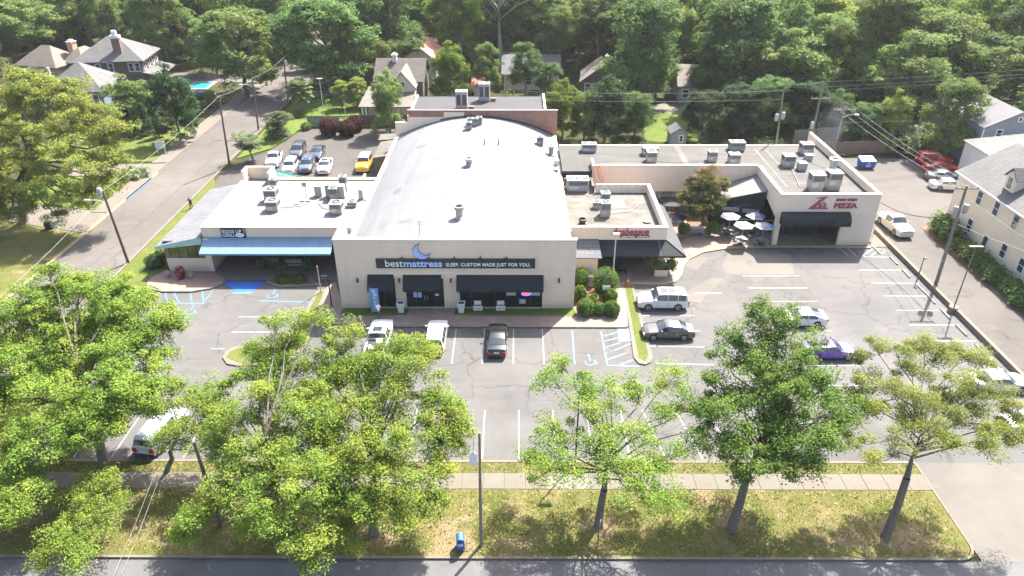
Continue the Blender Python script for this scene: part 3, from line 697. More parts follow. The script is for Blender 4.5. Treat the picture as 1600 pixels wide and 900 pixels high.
# sunroom with the shingled shed roof
MB().slab([(-38.6, 68.0, 3.2), (-33.46, 68.0, 4.33), (-33.46, 83.9, 4.33), (-38.6, 83.9, 3.2)], .12).build("shed_roof", m_shingle, E_)
MB().add([(-38.6, 67.95, 3.19), (-33.46, 67.95, 4.31), (-33.46, 67.95, 3.52), (-38.6, 67.95, 2.92), (-38.6, 68.1, 3.07), (-33.46, 68.1, 4.19), (-33.46, 68.1, 3.52), (-38.6, 68.1, 2.92)],
         [(0, 3, 2, 1), (4, 5, 6, 7), (3, 7, 6, 2), (0, 4, 7, 3), (1, 2, 6, 5)]).build("fascia", m_aqua2, E_)
MB().box(-38.62, -38.5, 68.1, 83.9, 2.95, 3.08).build("eave_fascia", m_aqua2, E_)
MB().box(-37.9, -33.46, 68.45, 68.75, -.05, 1.62).build("knee_wall", m_stucco2, E_)
MB().box(-37.9, -37.6, 68.75, 83.8, -.05, 3.15).build("side_wall", m_brick_y, E_)
MB().box(-37.9, -37.45, 68.46, 68.75, 1.62, 3.2).build("brick_pier", m_brick, E_)
pane_grid(E_, -37.45, -33.46, 1.64, 3.12, 68.5, 4, 1, m_olive, .09)
MB().box(-37.9, -33.46, 68.48, 68.7, 3.12, 3.6).build("window_head", m_frame, E_)
for i in range(5): MB().box(-37.93, -37.9, 69.5 + i * 2.8, 71.3 + i * 2.8, 1.4, 2.85).build("side_window", m_glass, E_)
sg = MB().box(-31.4, -28.75, 68.42, 68.55, 4.10, 5.17).build("sign_board", m_sign, E_)
b = MB()
for x0, x1, z0, z1 in ((-31.32, -31.15, 5.07, 5.10), (-31.32, -31.29, 4.22, 5.07), (-31.32, -31.15, 4.19, 4.22), (-29.0, -28.83, 5.07, 5.10), (-28.86, -28.83, 4.6, 5.07)): b.box(x0, x1, 68.39, 68.42, z0, z1)
b.build("sign_border", m_letter, sg)
lettering("EGGS UP", .52, m_letter, sg, (-31.14, 68.41, 4.66), .02, 0, fit=2.0); lettering("GRILL", .52, m_letter, sg, (-31.14, 68.41, 4.22), .02, 0, fit=1.3)
b = MB(); vs = [(-29.36 + .46 * math.cos(t * .314), 68.385, 4.42 + .24 * math.sin(t * .314)) for t in range(20)]; b.add(vs, [tuple(range(20))]); b.build("egg_emblem", m_letter, sg)
b = MB().box(-29.72, -29.08, 68.37, 68.38, 4.40, 4.45); b.build("egg_emblem_bar", m_acg, sg)
# green lean-to behind the cafe
g_ = thing("green_shed", "small lean-to with a green metal roof behind the cafe", "shed", (-30, 87, 0))
MB().slab([(-33.8, 84.2, 2.5), (-22.6, 84.2, 2.3), (-24.0, 87.6, 2.5), (-33.8, 90.2, 4.0)], .08).build("metal_roof", m_teal, g_)
MB().box(-33.4, -24.4, 84.4, 87.2, 0, 2.3).build("wall", m_stucco2, g_)
rb = MB()
for i in range(24):
    y = 84.35 + i * .24; k = (y - 84.2) / 6.0
    xe = -22.75 - 1.4 * min(1, (y - 84.2) / 3.4) if y < 87.6 else -24.0 - 9.8 * (y - 87.6) / 2.6
    rb.tube([(-33.75, y, 2.55 + 1.5 * k), (xe - .1, y, 2.36 + (.2 * min(1, (y - 84.2) / 3.4) if y < 87.6 else .2 + 1.5 * (y - 87.6) / 2.6))], .03, 4)
rb.build("roof_ribs", m_teal, g_, kind='stuff')

# ---------------------------------------------------------------- restaurant with black awning, right of the store
A_ = thing("bistro_building", "cream bistro with red script sign and black awning right of the store", "restaurant", (11, 68.3, 0))
b = MB(); b.box(5.85, 15.95, 68.25, 68.6, 3.95, 5.42).build("front_parapet", m_stucco, A_)
MB().box(5.80, 16.02, 68.19, 68.66, 5.42, 5.5).box(15.60, 16.02, 68.66, 80.0, 5.42, 5.5).box(9.55, 16.02, 80.0, 80.3, 5.42, 5.5).build("parapet_cap", m_cap, A_)
MB().box(15.65, 15.95, 68.6, 80.0, 3.4, 5.42).build("side_parapet", m_stucco, A_)
MB().box(9.6, 15.95, 80.02, 80.25, 3.4, 5.42).build("rear_parapet", m_stucco2, A_)
for i in range(8): MB().box(9.62 + i * .86, 9.74 + i * .86, 79.9, 80.02, 4.46, 5.40).build("parapet_stud", m_whitepaint, A_)
MB().box(5.85, 15.65, 68.6, 80.02, 4.2, 4.45).build("flat_roof", m_memstain, A_)
MB().box(5.85, 9.6, 80.02, 83.9, 4.2, 4.45).build("rear_roof", m_memstain, A_)
MB().box(5.9, 9.4, 82.5, 82.8, 4.45, 5.3).box(9.1, 9.4, 80.1, 82.5, 4.45, 5.3).build("roof_upstand", m_memstain, A_)
for x0, y0, w, d in ((9.0, 75.5, 3.6, 2.4), (11.2, 71.4, .5, .25), (12.3, 74.4, .5, .25), (13.2, 74.3, .5, .25), (14.2, 74.3, .5, .25), (6.4, 77.5, 1.2, .6)):
    MB().box(x0, x0 + w, y0, y0 + d, 4.451, 4.463).build("roof_patch", m_mem2, A_)
MB().box(8.6, 15.95, 71.2, 71.4, .1, 4.2).build("shop_front", m_interior, A_)
pane_grid(A_, 9.2, 15.2, .2, 3.2, 71.05, 6, 1)
MB().box(15.65, 15.95, 71.4, 83.8, .1, 3.4).build("side_wall", m_stucco, A_)
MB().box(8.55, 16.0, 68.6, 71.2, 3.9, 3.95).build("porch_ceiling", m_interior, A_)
MB().box(15.2, 15.75, 68.3, 68.85, .1, 3.95).build("porch_column", m_stucco, A_)
aw = MB()
aw.slab([(8.4, 66.6, 2.9), (17.85, 66.6, 2.9), (16.0, 68.24, 4.0), (8.4, 68.24, 4.0)], .03)
aw.box(8.4, 17.85, 66.58, 66.61, 2.7, 2.88)
aw.build("front_awning", m_black, A_)
aw = MB().slab([(17.85, 66.6, 2.9), (17.85, 79.5, 2.9), (15.98, 79.5, 4.0), (15.98, 68.24, 4.0)], .03).box(17.82, 17.85, 66.62, 79.5, 2.7, 2.88)
aw.build("side_awning", P("charcoal_canvas", (.045, .046, .05), .8, .2, 1.5), A_)
MB().tube([(16.0, 68.2, 4.03), (17.85, 66.57, 2.93)], .035, 6).tube([(15.1, 68.2, 4.02), (15.2, 66.55, 2.92)], .02, 6).build("awning_rib", m_acg, A_)
sgn = thing("bistro_sign", "red script lettering on the cream wall above a small black strip", "sign", (12, 68.2, 4.6))
lettering("Arabesque", 1.05, m_red, sgn, (10.05, 68.16, 4.62), .04, .012, .35, fit=4.0)
MB().box(11.0, 14.1, 68.16, 68.245, 4.28, 4.56).build("sign_strip", m_sign, sgn)
lettering("LEBANESE   DINING", .26, m_letter, sgn, (11.1, 68.14, 4.33), .012, .004, fit=2.9)
# little sloped link roof between store and bistro
MB().slab([(5.8, 65.9, 3.05), (8.95, 65.9, 3.0), (8.75, 68.24, 4.1), (5.8, 68.24, 4.1)], .1).build("link_roof", m_shingle, A_)
MB().box(5.76, 8.6, 66.3, 66.6, -.03, 3.1).box(8.3, 8.6, 66.6, 71.2, -.03, 3.3).build("link_wall", m_stucco2, A_)

# ---------------------------------------------------------------- long pizza wing
Z = thing("pizza_building", "long cream building with grey flat roof, pizza sign and rounded black awning", "restaurant", (35, 74.8, 0))
b = MB()
b.box(29.8, 41.0, 74.75, 75.1, 4.05, 6.42)
b.box(37.3, 40.7, 74.752, 75.1, -.05, 4.05)
b.build("front_wall", m_stucco, Z)
MB().box(40.7, 41.0, 74.752, 97.0, -.05, 4.05).box(40.7, 41.0, 75.1, 97.0, 4.05, 6.42).build("side_wall", m_stucco, Z)
b = MB()
b.add([(29.8, 75.1, 3.3), (29.8, 79.2, 4.25), (29.8, 84.0, 4.25), (29.8, 84.0, 6.42), (29.8, 75.1, 6.42), (30.12, 75.1, 3.3), (30.12, 79.2, 4.25), (30.12, 84.0, 4.25), (30.12, 84.0, 6.42), (30.12, 75.1, 6.42)],
      [(4, 3, 2, 1, 0), (5, 6, 7, 8, 9), (0, 1, 6, 5), (1, 2, 7, 6)])
b.add([(29.8, 75.1, 3.3), (30.12, 75.1, 3.3), (30.12, 75.1, 4.05), (29.8, 75.1, 4.05)], [(0, 1, 2, 3)])
b.build("courtyard_side_wall", m_stucco, Z)
MB().box(29.8, 30.35, 74.752, 75.35, .1, 4.05).build("corner_column", m_stucco, Z)
MB().box(9.75, 29.8, 83.85, 84.2, 3.05, 6.42).box(9.75, 17.6, 83.852, 84.2, .1, 3.05).box(23.2, 29.8, 83.852, 84.2, .1, 3.05).build("courtyard_rear_wall", m_stucco2, Z)
MB().box(9.45, 9.75, 83.85, 86.5, 4.45, 6.42).build("wall_return", m_salmon, Z)
MB().box(9.7, 29.86, 83.79, 84.26, 6.42, 6.5).box(29.74, 30.18, 74.69, 83.79, 6.42, 6.5).box(30.18, 41.06, 74.69, 75.16, 6.42, 6.5).box(40.64, 41.06, 75.16, 97.06, 6.42, 6.5).build("parapet_cap", m_cap, Z)
MB().box(30.12, 40.7, 75.1, 84.2, 5.3, 5.6).box(5.76, 40.7, 84.2, 93.8, 5.3, 5.6).build("flat_roof", m_memgrey, Z)
MB().box(5.8, 40.9, 93.8, 94.0, .0, 5.66).build("rear_wall", m_stucco2, Z)
for q in ((21.3, 22.1, 84.3, 93.7), (33.2, 33.5, 85.5, 92), (33.2, 35.6, 85.2, 85.45), (31.8, 32.1, 79, 92.5), (33.0, 36.8, 80.0, 80.3)): MB().box(*q, 5.601, 5.615).build("roof_patch", m_memstain, Z)
pane_grid(Z, 17.6, 23.2, .2, 3.0, 83.95, 6, 3, glossy("bright_glass", (.20, .23, .24), .08))
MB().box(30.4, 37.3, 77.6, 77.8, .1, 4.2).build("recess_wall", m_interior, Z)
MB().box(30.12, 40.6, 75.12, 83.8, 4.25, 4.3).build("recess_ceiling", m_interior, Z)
pane_grid(Z, 30.9, 36.9, .2, 3.2, 77.45, 6, 2)
for x, z in ((33.4, 2.3), (34.0, 2.5), (35.0, 2.6), (35.6, 2.55), (36.1, 2.4), (34.6, 1.6), (33.9, 1.7)): MB().box(x, x + .45, 77.4, 77.42, z, z + .42).build("window_poster", P("poster_dim", (.22, .26, .28), .6, .2, 2), Z)
aw = MB(); pr = [(74.74 - 1.15 * math.sin(R(a)), 3.25 + 1.1 * math.cos(R(a))) for a in range(0, 91, 10)] + [(73.59, 3.0)]
vs = [(x, y, z) for x in (30.15, 37.85) for y, z in pr]; n = len(pr)
aw.add(vs, [(i, i + 1, n + i + 1, n + i) for i in range(n - 1)], True)
aw.add([vs[i] for i in range(n)] + [(30.15, 74.74, 3.0)], [tuple(range(n + 1))[::-1]]); aw.add(vs[n:] + [(37.85, 74.74, 3.0)], [tuple(range(n + 1))])
awo = aw.build("rounded_awning", m_black, Z)
rb = MB()
for x in np.linspace(30.2, 37.8, 9): rb.tube([(x, y - .01, z + .01) for y, z in pr], .025, 4)
rb.build("awning_rib", m_dark, awo)
sgn = thing("pizza_sign", "dark red raised pizza lettering on the cream wall above the rounded awning", "sign", (35, 74.7, 5.4))
zx = 33.2
vs2 = [(zx + .6, 6.05), (zx + 1.75, 6.22), (zx + .55, 4.92), (zx + 2.1, 4.86), (zx + 2.0, 4.74), (zx - .1, 4.72), (zx + 1.15, 5.98)]
b = MB(); b.add([(x, 74.62, z) for x, z in vs2] + [(x, 74.745, z) for x, z in vs2], [(0, 6, 1), (6, 2, 1), (6, 5, 2), (5, 4, 3, 2)] + [((i + 1) % 7, i, 7 + i, 7 + (i + 1) % 7) for i in range(7)])
b.build("initial_letter", m_redside, sgn)
lettering("a's", .85, m_redside, sgn, (zx + .95, 74.66, 4.98), .05, .02, .15, wscale=1.0)
lettering("BRICK OVEN", .36, m_redside, sgn, (36.0, 74.66, 5.72), .05, .02, .05, wscale=1.12)
lettering("PIZZA", .78, m_redside, sgn, (35.9, 74.66, 4.86), .05, .035, .0, wscale=1.22)
# courtyard lean-to with white roof
C_ = thing("courtyard_pavilion", "black walled courtyard pavilion under a sloping white roof", "pavilion", (27, 80, 0))
k1, k2, k3 = onX(1200.5, 298, 29.78), atY(1183, 271.5, 83.82), atY(1124, 289, 83.82)
pn_ = (k2 - k1).cross(k3 - k1); d_ = ray(1108, 315); k0 = CAM + d_ * ((k1 - CAM).dot(pn_) / d_.dot(pn_))
MB().slab([tuple(k0), tuple(k1), tuple(k2), tuple(k3)], .12).build("sloping_roof", m_mem2, C_)
p, q = k0 + Vector((.15, .15, 0)), k1 + Vector((-.1, .15, 0))
MB().slab([(p.x, p.y, .13), (q.x, q.y, .13), (q.x, q.y, k1.z - .13), (p.x, p.y, k0.z - .13)], .15).build("front_screen", m_black, C_)
for t in (.25, .62): 
    u = p.lerp(q, t); MB().slab([(u.x, u.y - .03, 2.1), (u.x + 1.9, u.y - .03 + 1.9 * (q.y - p.y) / (q.x - p.x), 2.1), (u.x + 1.9, u.y - .03 + 1.9 * (q.y - p.y) / (q.x - p.x), 2.6), (u.x, u.y - .03, 2.6)], .05).build("serving_hatch", m_acg, C_)

# rear brick building with dark felt roof
B_ = thing("brick_annex", "brick annex with dark felt roof behind the barrel roof", "building", (-6, 106, 0))
MB().box(-15.5, 4.3, 100.86, 112.2, -.05, 7.2).build("wall", m_brick, B_)
MB().box(-15.3, 4.1, 100.95, 112.0, 7.2, 7.32).build("felt_roof", m_memdark, B_)
MB().box(-15.6, -15.3, 100.9, 112.3, 7.2, 7.55).build("edge_coping", m_galv, B_); MB().box(4.1, 4.4, 100.9, 112.3, 7.2, 7.75).build("edge_coping", m_whitepaint, B_)
for i in range(3): MB().box(-16.0, -15.6, 103 + i * 3, 104.4 + i * 3, 5.2, 6.4).build("wall_ladder_box", m_galv, B_)

# ---------------------------------------------------------------- houses
def gable_roof(parent, x0, x1, y0, y1, ze, zr, axis, mat, over=.5, th=.14, name="roof"):
    b = MB()
    if axis == 'y':
        xm = (x0 + x1) / 2; s = (zr - ze) / (xm - x0); zo = ze - s * over
        b.slab([(x0 - over, y0 - over, zo), (xm, y0 - over, zr), (xm, y1 + over, zr), (x0 - over, y1 + over, zo)], th)
        b.slab([(xm, y0 - over, zr), (x1 + over, y0 - over, zo), (x1 + over, y1 + over, zo), (xm, y1 + over, zr)], th)
    else:
        ym = (y0 + y1) / 2; s = (zr - ze) / (ym - y0); zo = ze - s * over
        b.slab([(x0 - over, y0 - over, zo), (x1 + over, y0 - over, zo), (x1 + over, ym, zr), (x0 - over, ym, zr)], th)
        b.slab([(x0 - over, ym, zr), (x1 + over, ym, zr), (x1 + over, y1 + over, zo), (x0 - over, y1 + over, zo)], th)
    return b.build(name, mat, parent, local=True)
def gable_walls(parent, x0, x1, y0, y1, ze, zr, axis, mat, name="wall"):
    b = MB(); d = .16
    if axis == 'y':
        xm = (x0 + x1) / 2
        prof = [(x0, -.05), (x1, -.05), (x1, ze - d), (xm, zr - d), (x0, ze - d)]
        vs = [(x, y0, z) for x, z in prof] + [(x, y1, z) for x, z in prof]
    else:
        ym = (y0 + y1) / 2
        prof = [(y0, -.05), (y1, -.05), (y1, ze - d), (ym, zr - d), (y0, ze - d)]
        vs = [(x1, y, z) for y, z in prof] + [(x0, y, z) for y, z in prof]
    b.add(vs, [(0, 1, 2, 3, 4), (9, 8, 7, 6, 5)] + [((i + 1) % 5, i, 5 + i, 5 + (i + 1) % 5) for i in (1, 2, 3, 4)])
    return b.build(name, mat, parent, local=True)
def hip_roof(parent, x0, x1, y0, y1, ze, zr, mat, over=.6, ridge=.25, name="roof"):
    x0 -= over; x1 += over; y0 -= over; y1 += over; ze -= .15
    if (x1 - x0) >= (y1 - y0):
        m = (y0 + y1) / 2; k = min((y1 - y0) / 2, (x1 - x0) / 2 - .1); r = [(x0 + k, m, zr), (x1 - k, m, zr)]
        f = [(0, 1, 5, 4), (1, 2, 5), (2, 3, 4, 5), (3, 0, 4)]
    else:
        m = (x0 + x1) / 2; k = (x1 - x0) / 2; r = [(m, y0 + k, zr), (m, y1 - k, zr)]
        f = [(0, 1, 4), (1, 2, 5, 4), (2, 3, 5), (3, 0, 4, 5)]
    vs = [(x0, y0, ze), (x1, y0, ze), (x1, y1, ze), (x0, y1, ze)] + r
    b = MB().add(vs, f).add([(v[0], v[1], ze - .16) for v in vs[:4]] + vs[:4], [(3, 2, 1, 0), (0, 1, 5, 4), (1, 2, 6, 5), (2, 3, 7, 6), (3, 0, 4, 7)])
    return b.build(name, mat, parent, local=True)
def house_window(parent, x, y, z, w, h, face='y-', nz=2, nx=1):
    """framed sash window on a wall of a house; local coordinates"""
    f = MB(); t = .13; d = .06
    def bx(m, u0, u1, z0, z1, a, bb):
        if face == 'y-': m.box(x + u0, x + u1, y - bb, y - a, z + z0, z + z1)
        elif face == 'x-': m.box(x - bb, x - a, y + u0, y + u1, z + z0, z + z1)
        elif face == 'x+': m.box(x + a, x + bb, y + u0, y + u1, z + z0, z + z1)
    bx(f, -w / 2 - t, -w / 2, -t, h + t, -.02, d); bx(f, w / 2, w / 2 + t, -t, h + t, -.02, d); bx(f, -w / 2, w / 2, h, h + t, -.02, d); bx(f, -w / 2, w / 2, -t, 0, -.02, d + .04)
    for k in range(1, nz): bx(f, -w / 2, w / 2, h * k / nz - .025, h * k / nz + .025, -.02, d - .01)
    fo = f.build("window", m_whitepaint, parent, local=True)
    for k in range(nz):
        g = MB(); bx(g, -w / 2, w / 2, h * k / nz + (.025 if k else 0), h * (k + 1) / nz - (.025 if k < nz - 1 else 0), -.015, .01); g.build("pane", m_glass2, fo, local=True)
    return fo
def chimney(parent, x, y, z0, z1, mat, w=.9):
    c = MB().cbox(x, y, z0, w, w, z1 - z0).build("chimney", mat, parent, local=True)
    MB().cbox(x, y, z1, w + .2, w + .2, .18).cbox(x, y, z1 + .18, w * .6, w * .6, .3).build("chimney_cap", m_whitepaint, c, local=True)

# cream clapboard house on the right edge
W = thing("clapboard_house", "two-storey cream clapboard house with grey dormered roof at the right edge", "house", (52.8, 54, 0))
gable_walls(W, 0, 11.5, -4, 26.6, 7.1, 10.3, 'y', m_siding)
gable_roof(W, 0, 11.5, -4, 26.6, 7.1, 10.3, 'y', m_shgrey, .45)
MB().box(-.47, -.40, -4.4, 27.0, 6.72, 6.9).build("gutter", m_whitepaint, W, local=True)
MB().box(-.03, .06, 26.5, 26.65, 0, 6.9).build("corner_board", m_whitepaint, W, local=True)
for (px, py) in ((1531, 309), (1557, 326), (1587, 347), (1515, 352), (1568, 392), (1596, 415), (1620, 366), (1630, 440)):
    q = onX(px, py, 52.8); house_window(W, 0, q.y - 54, q.z - .75, .85, 1.5, 'x-')
q = onX(1541, 373, 52.8); dw = MB().box(-.06, .02, q.y - 54 - .5, q.y - 54 + .5, .1, 2.6).build("side_door", m_whitepaint, W, local=True); MB().box(-.08, -.06, q.y - 54 - .36, q.y - 54 + .36, .7, 2.4).build("pane", m_glass2, dw, local=True)
for Yd in (73.2, 61.8):
    dr = MB(); y = Yd - 54
    dr.add([(.9, y - .85, 7.5), (.9, y + .85, 7.5), (.9, y + .85, 9.2), (.9, y, 10.0), (.9, y - .85, 9.2), (4.6, y - .85, 7.5), (4.6, y + .85, 7.5), (4.6, y + .85, 9.2), (4.6, y, 10.0), (4.6, y - .85, 9.2)],
           [(0, 4, 3, 2, 1), (0, 5, 9, 4), (1, 2, 7, 6)])
    d_ = dr.build("dormer", m_siding, W, local=True)
    rr = MB().slab([(.7, y - 1.05, 8.98), (.7, y, 10.08), (4.9, y, 10.08), (4.9, y - 1.05, 8.98)][::-1], -.1).slab([(.7, y, 10.08), (.7, y + 1.05, 8.98), (4.9, y + 1.05, 8.98), (4.9, y, 10.08)][::-1], -.1).build("dormer_roof", m_shgrey, d_, local=True)
    MB().box(.82, .9, y - .5, y + .5, 7.7, 9.25).build("dormer_frame", m_whitepaint, d_, local=True); MB().box(.8, .82, y - .36, y + .36, 7.85, 8.45).box(.8, .82, y - .36, y + .36, 8.5, 9.1).build("dormer_pane", m_glass2, d_, local=True)

G1 = thing("grey_house", "grey clapboard house with pale roof at the upper right behind the metal shed", "house", (67, 100.3, 0))
gable_walls(G1, 0, 9.4, 0, 17, 6.2, 8.4, 'y', m_greysid); gable_roof(G1, 0, 9.4, 0, 17, 6.2, 8.4, 'y', P("pale_grey_roof", (.115, .113, .117), .8, .12, .6, fine=.15), .25)
house_window(G1, 2.3, 0, 4.7, .7, 1.0); house_window(G1, 4.7, 0, 7.0, .4, .5, nz=1)
MB().box(-.05, .1, -.05, .1, 0, 6).build("corner_board", m_whitepaint, G1, local=True)
H10 = thing("metal_roof_shed", "grey-walled outbuilding with ribbed white metal roof beside the red cars", "shed", (63.5, 88, 0))
b = MB(); b.add([(0, 0, -.05), (13, 0, -.05), (13, 10, -.05), (0, 10, -.05), (0, 0, 4.9), (13, 0, 6.3), (13, 10, 6.3), (0, 10, 4.9)], [(0, 1, 5, 4), (1, 2, 6, 5), (2, 3, 7, 6), (3, 0, 4, 7)])
b.build("wall", P("shed_wall", (.50, .49, .48), .8, .06, 1), H10, local=True)
mr = MB().slab([(-.3, -.3, 4.93), (13.3, -.3, 6.4), (13.3, 10.3, 6.4), (-.3, 10.3, 4.93)], .08).build("metal_roof", P("white_metal", (.21, .20, .19), .5, .1, 1), H10, local=True)
rb = MB()
for i in range(27): rb.tube([(-.3, -.2 + i * .395, 4.97), (13.3, -.2 + i * .395, 6.44)], .06, 4)
rb.build("roof_ribs", MATS["white_metal"], mr, local=True, kind='stuff')

# houses to the upper left and among the trees
m_peach = P("peach_wall", (.52, .33, .22), .9, .08, 1); m_bluewall = P("slate_blue_wall", (.12, .15, .22), .85, .1, 1); m_darkwall = P("dark_wall", (.10, .08, .075), .9, .15, 1); m_creamwall = P("cream_wall", (.55, .50, .42), .9, .08, 1)
m_roofred = P("red_roof", (.52, .21, .17), .8, .12, .8, fine=.15)
h = thing("peach_house", "single-storey peach house with tan hip roof and chimney at the upper left", "house", (-103.5, 151, 0), R(-14))
MB().box(0, 9.5, 0, 7.5, -.05, 3.3).box(8.4, 13.5, 3.2, 10.5, -.05, 3.6).build("wall", m_peach, h, local=True)
hip_roof(h, 0, 9.5, 0, 7.5, 3.5, 6.8, m_shtan); hip_roof(h, 8.0, 13.5, 3.2, 10.5, 3.8, 6.2, m_shtan)
chimney(h, 9.2, 6.0, 3, 7.2, m_peach, 1.3); house_window(h, 7.9, 0, 1.0, 1.3, 1.5, nz=2); house_window(h, 2.5, 0, 1.0, 1.3, 1.5)
h = thing("chimney_house", "two-storey house with grey hip roof and tall brick chimney at upper left", "house", (-87, 143.4, 0), R(8))
MB().box(0, 12.5, 0, 10.5, -.05, 5.5).build("wall", m_darkwall, h, local=True)
hip_roof(h, 0, 12.5, 0, 10.5, 5.7, 9.3, m_shgrey, .7)
MB().cbox(8.2, 1.7, 3, 1.5, 1.0, 6.6).build("chimney", brickmat("dark_brick", (.16, .07, .055), (.22, .1, .08), (.16, .13, .12), .22, .08, 'xz'), h, local=True); MB().cbox(8.2, 1.7, 9.6, 1.8, 1.3, .5).cbox(8.2, 1.7, 10.1, .8, .8, .9).build("chimney_cap", m_whitepaint, h, local=True)
for x in (1.5, 4.2, 6.6, 10.4, 11.6): house_window(h, x, 0, 3.5, .8, 1.5)
for y in (1.5, 4.2, 7, 9.2): house_window(h, 12.5, y, 3.5, .9, 1.4, 'x+')
MB().slab([(12.4, -.5, 3.3), (16, -.5, 2.4), (16, 10, 2.4), (12.4, 10, 3.3)], .12).build("porch_roof", m_shgrey, h, local=True)
MB().slab([(5.6, -.8, 5.5), (6.6, -.8, 5.5), (6.6, 1.3, 6.6), (5.6, 1.3, 6.6)], .06).build("skylight", m_acw, h, local=True)
h = thing("blue_house", "dark blue house with grey hip roof nearest the yellow-green oak", "house", (-84.5, 127.5, 0), R(6))
MB().box(0, 10, 0, 10, -.05, 3.9).build("wall", m_bluewall, h, local=True); hip_roof(h, 0, 10, 0, 10, 4.0, 8.0, m_shgrey, .6)
MB().slab([(-3.2, -.5, 3.6), (0.3, -.5, 4.6), (.3, 6, 4.6), (-3.2, 6, 3.6)], .12).build("lean_to_roof", m_shgrey, h, local=True); MB().box(-3, 0, .2, 5.8, -.05, 3.5).build("lean_to_wall", m_bluewall, h, local=True)
for x in (1.3, 3.8, 6.5, 8.7): house_window(h, x, 0, 1.5, .9, 1.7)
MB().cyl(.9, 2.4, 3.9, 7.6, .22, .22, 10).build("flue", m_whitepaint, h, local=True)
h = thing("gabled_house", "dark-roofed house with cream front gable behind the rear car park", "house", (-25.4, 130, 0))
gable_walls(h, 0, 8.5, 0, 10, 5.4, 8.2, 'x', m_darkwall); gable_roof(h, 0, 8.5, 0, 10, 5.4, 8.2, 'x', m_shbrown, .4)
gable_walls(h, 3.2, 7.4, -3.2, 3, 5.2, 7.7, 'y', m_creamwall, "gable_wall"); gable_roof(h, 3.2, 7.4, -3.2, 3, 5.2, 7.7, 'y', m_shtan, .35, name="gable_roof")
MB().slab([(-1.8, -8.2, 2.9), (7.5, -8.2, 2.9), (7.5, -1.5, 4.6), (-1.0, -1.5, 4.6)], .14).build("porch_roof", m_shtan, h, local=True)
for x in (-1.2, -.6, 2.5, 5): MB().cbox(x, -7.7, 0, .28, .28, 2.9).build("porch_post", m_whitepaint, h, local=True)
MB().box(-.6, 7.2, -5.6, -.2, 0, 3.2).build("porch_wall", m_creamwall, h, local=True); house_window(h, 5.3, -3.2, 4.6, .8, 1.2)
chimney(h, 3.1, 4.4, 6, 8.8, m_creamwall, .8)
def smallhouse(name, label, loc, w, d, ze, zr, axis, wall, roof, rz=0.0, wins=()):
    hh = thing(name, label, "house", loc, rz)
    gable_walls(hh, 0, w, 0, d, ze, zr, axis, wall); gable_roof(hh, 0, w, 0, d, ze, zr, axis, roof, .45)
    for x in wins: house_window(hh, x, 0, 1.1, 1.0, 1.4)
    return hh
smallhouse("red_roof_house", "house with a salmon red roof glimpsed behind the dark gabled house", (-24, 156, 0), 7, 9, 3.6, 6.0, 'y', m_creamwall, m_roofred, R(-8), (2, 5))
smallhouse("red_roof_hut", "tiny hut with red roof beyond the brick annex", (-8.2, 139.5, 0), 2.6, 3.5, 2.2, 3.2, 'x', m_creamwall, m_roofred, 0, (1.3,))
smallhouse("white_roof_house", "house with pale grey roof half hidden by trees behind the annex", (-2.5, 144, 0), 11, 9, 3.4, 6.0, 'x', m_creamwall, MATS["pale_grey_roof"], 0, (2, 5, 8))
h = smallhouse("tan_roof_house", "tan-roofed house with brown front gable among the dark trees", (12.6, 139, 0), 7.2, 9, 3.2, 5.9, 'y', m_darkwall, m_shtan, R(-6), (1.2, 2.6))
chimney(h, 4.6, 5, 4.5, 6.6, m_dark, .5)
smallhouse("lawn_house", "grey-roofed house with a side gable beyond the small lawn", (30.5, 134.5, 0), 8, 11, 3.4, 6.0, 'x', m_acg, m_shtan, R(-6), (1.2, 3.4))
smallhouse("distant_roof_house", "grey roof showing at the top edge above the street's far trees", (-73, 208, 0), 9, 9, 5, 8, 'x', m_creamwall, m_shgrey, R(-10), (2, 5))
h = thing("garden_shed", "small grey-green garden shed with a shingle roof behind the pizza wing", "shed", (24.4, 109.5, 0))
gable_walls(h, 0, 2.4, 0, 3, 2.3, 3.1, 'y', P("shed_green", (.20, .26, .24), .8, .1, 1)); gable_roof(h, 0, 2.4, 0, 3, 2.3, 3.1, 'y', m_shgrey, .2); house_window(h, 1.6, 0, .9, .5, .9)
pool = thing("swimming_pool", "turquoise swimming pool beside the dark magnolia", "pool", (-66, 147, 0))
MB().box(-67.3, -62.2, 144.2, 150.6, -.04, .06).build("pool_deck", m_conc2, pool); MB().box(-66.4, -63.0, 145, 149.8, .06, .075).build("pool_water", glossy("pool_water", (.025, .22, .27), .08), pool)
sheet("small_lawn", [(21, 112), (31, 112), (31, 128), (22, 128)], .0, m_turf, kind='structure'); sheet("patio", [(22, 128), (33, 128), (33, 134), (22, 134)], .0, m_conc, kind='structure')

# stains and patches on the flat roofs
m_rust = P("rust_stain", (.30, .19, .095), .9, .3, 1.5, fine=.3); m_pond = P("ponding_stain", (.17, .16, .145), .9, .35, 1.2, fine=.3)
def stain(parent, px, py, z, w, h, mat):
    c = at(px, py, z); ph = rnd.uniform(0, 6)
    q = [(c.x + w / 2 * (1 + .28 * math.sin(3 * a + ph) + .16 * math.sin(7 * a)) * math.cos(a), c.y + h / 2 * (1 + .25 * math.sin(2 * a + ph) + .15 * math.sin(5 * a)) * math.sin(a), z) for a in np.linspace(0, 6.2, 26)]
    MB().add(q, [tuple(range(26))]).build("roof_stain", mat, parent)
for px, py, w, h, mt in ((505, 291, 1.1, 1.6, m_rust), (440, 300, 1.0, .5, m_pond), (455, 322, 1.8, .3, m_pond), (470, 318, 1.4, .2, m_pond), (545, 297, 2.0, .35, m_pond), (552, 335, 1.2, .25, m_pond), (435, 345, .3, .25, m_pond), (590, 292, 1.2, .4, m_rust)): stain(E_, px, py, 4.866, w, h, mt)
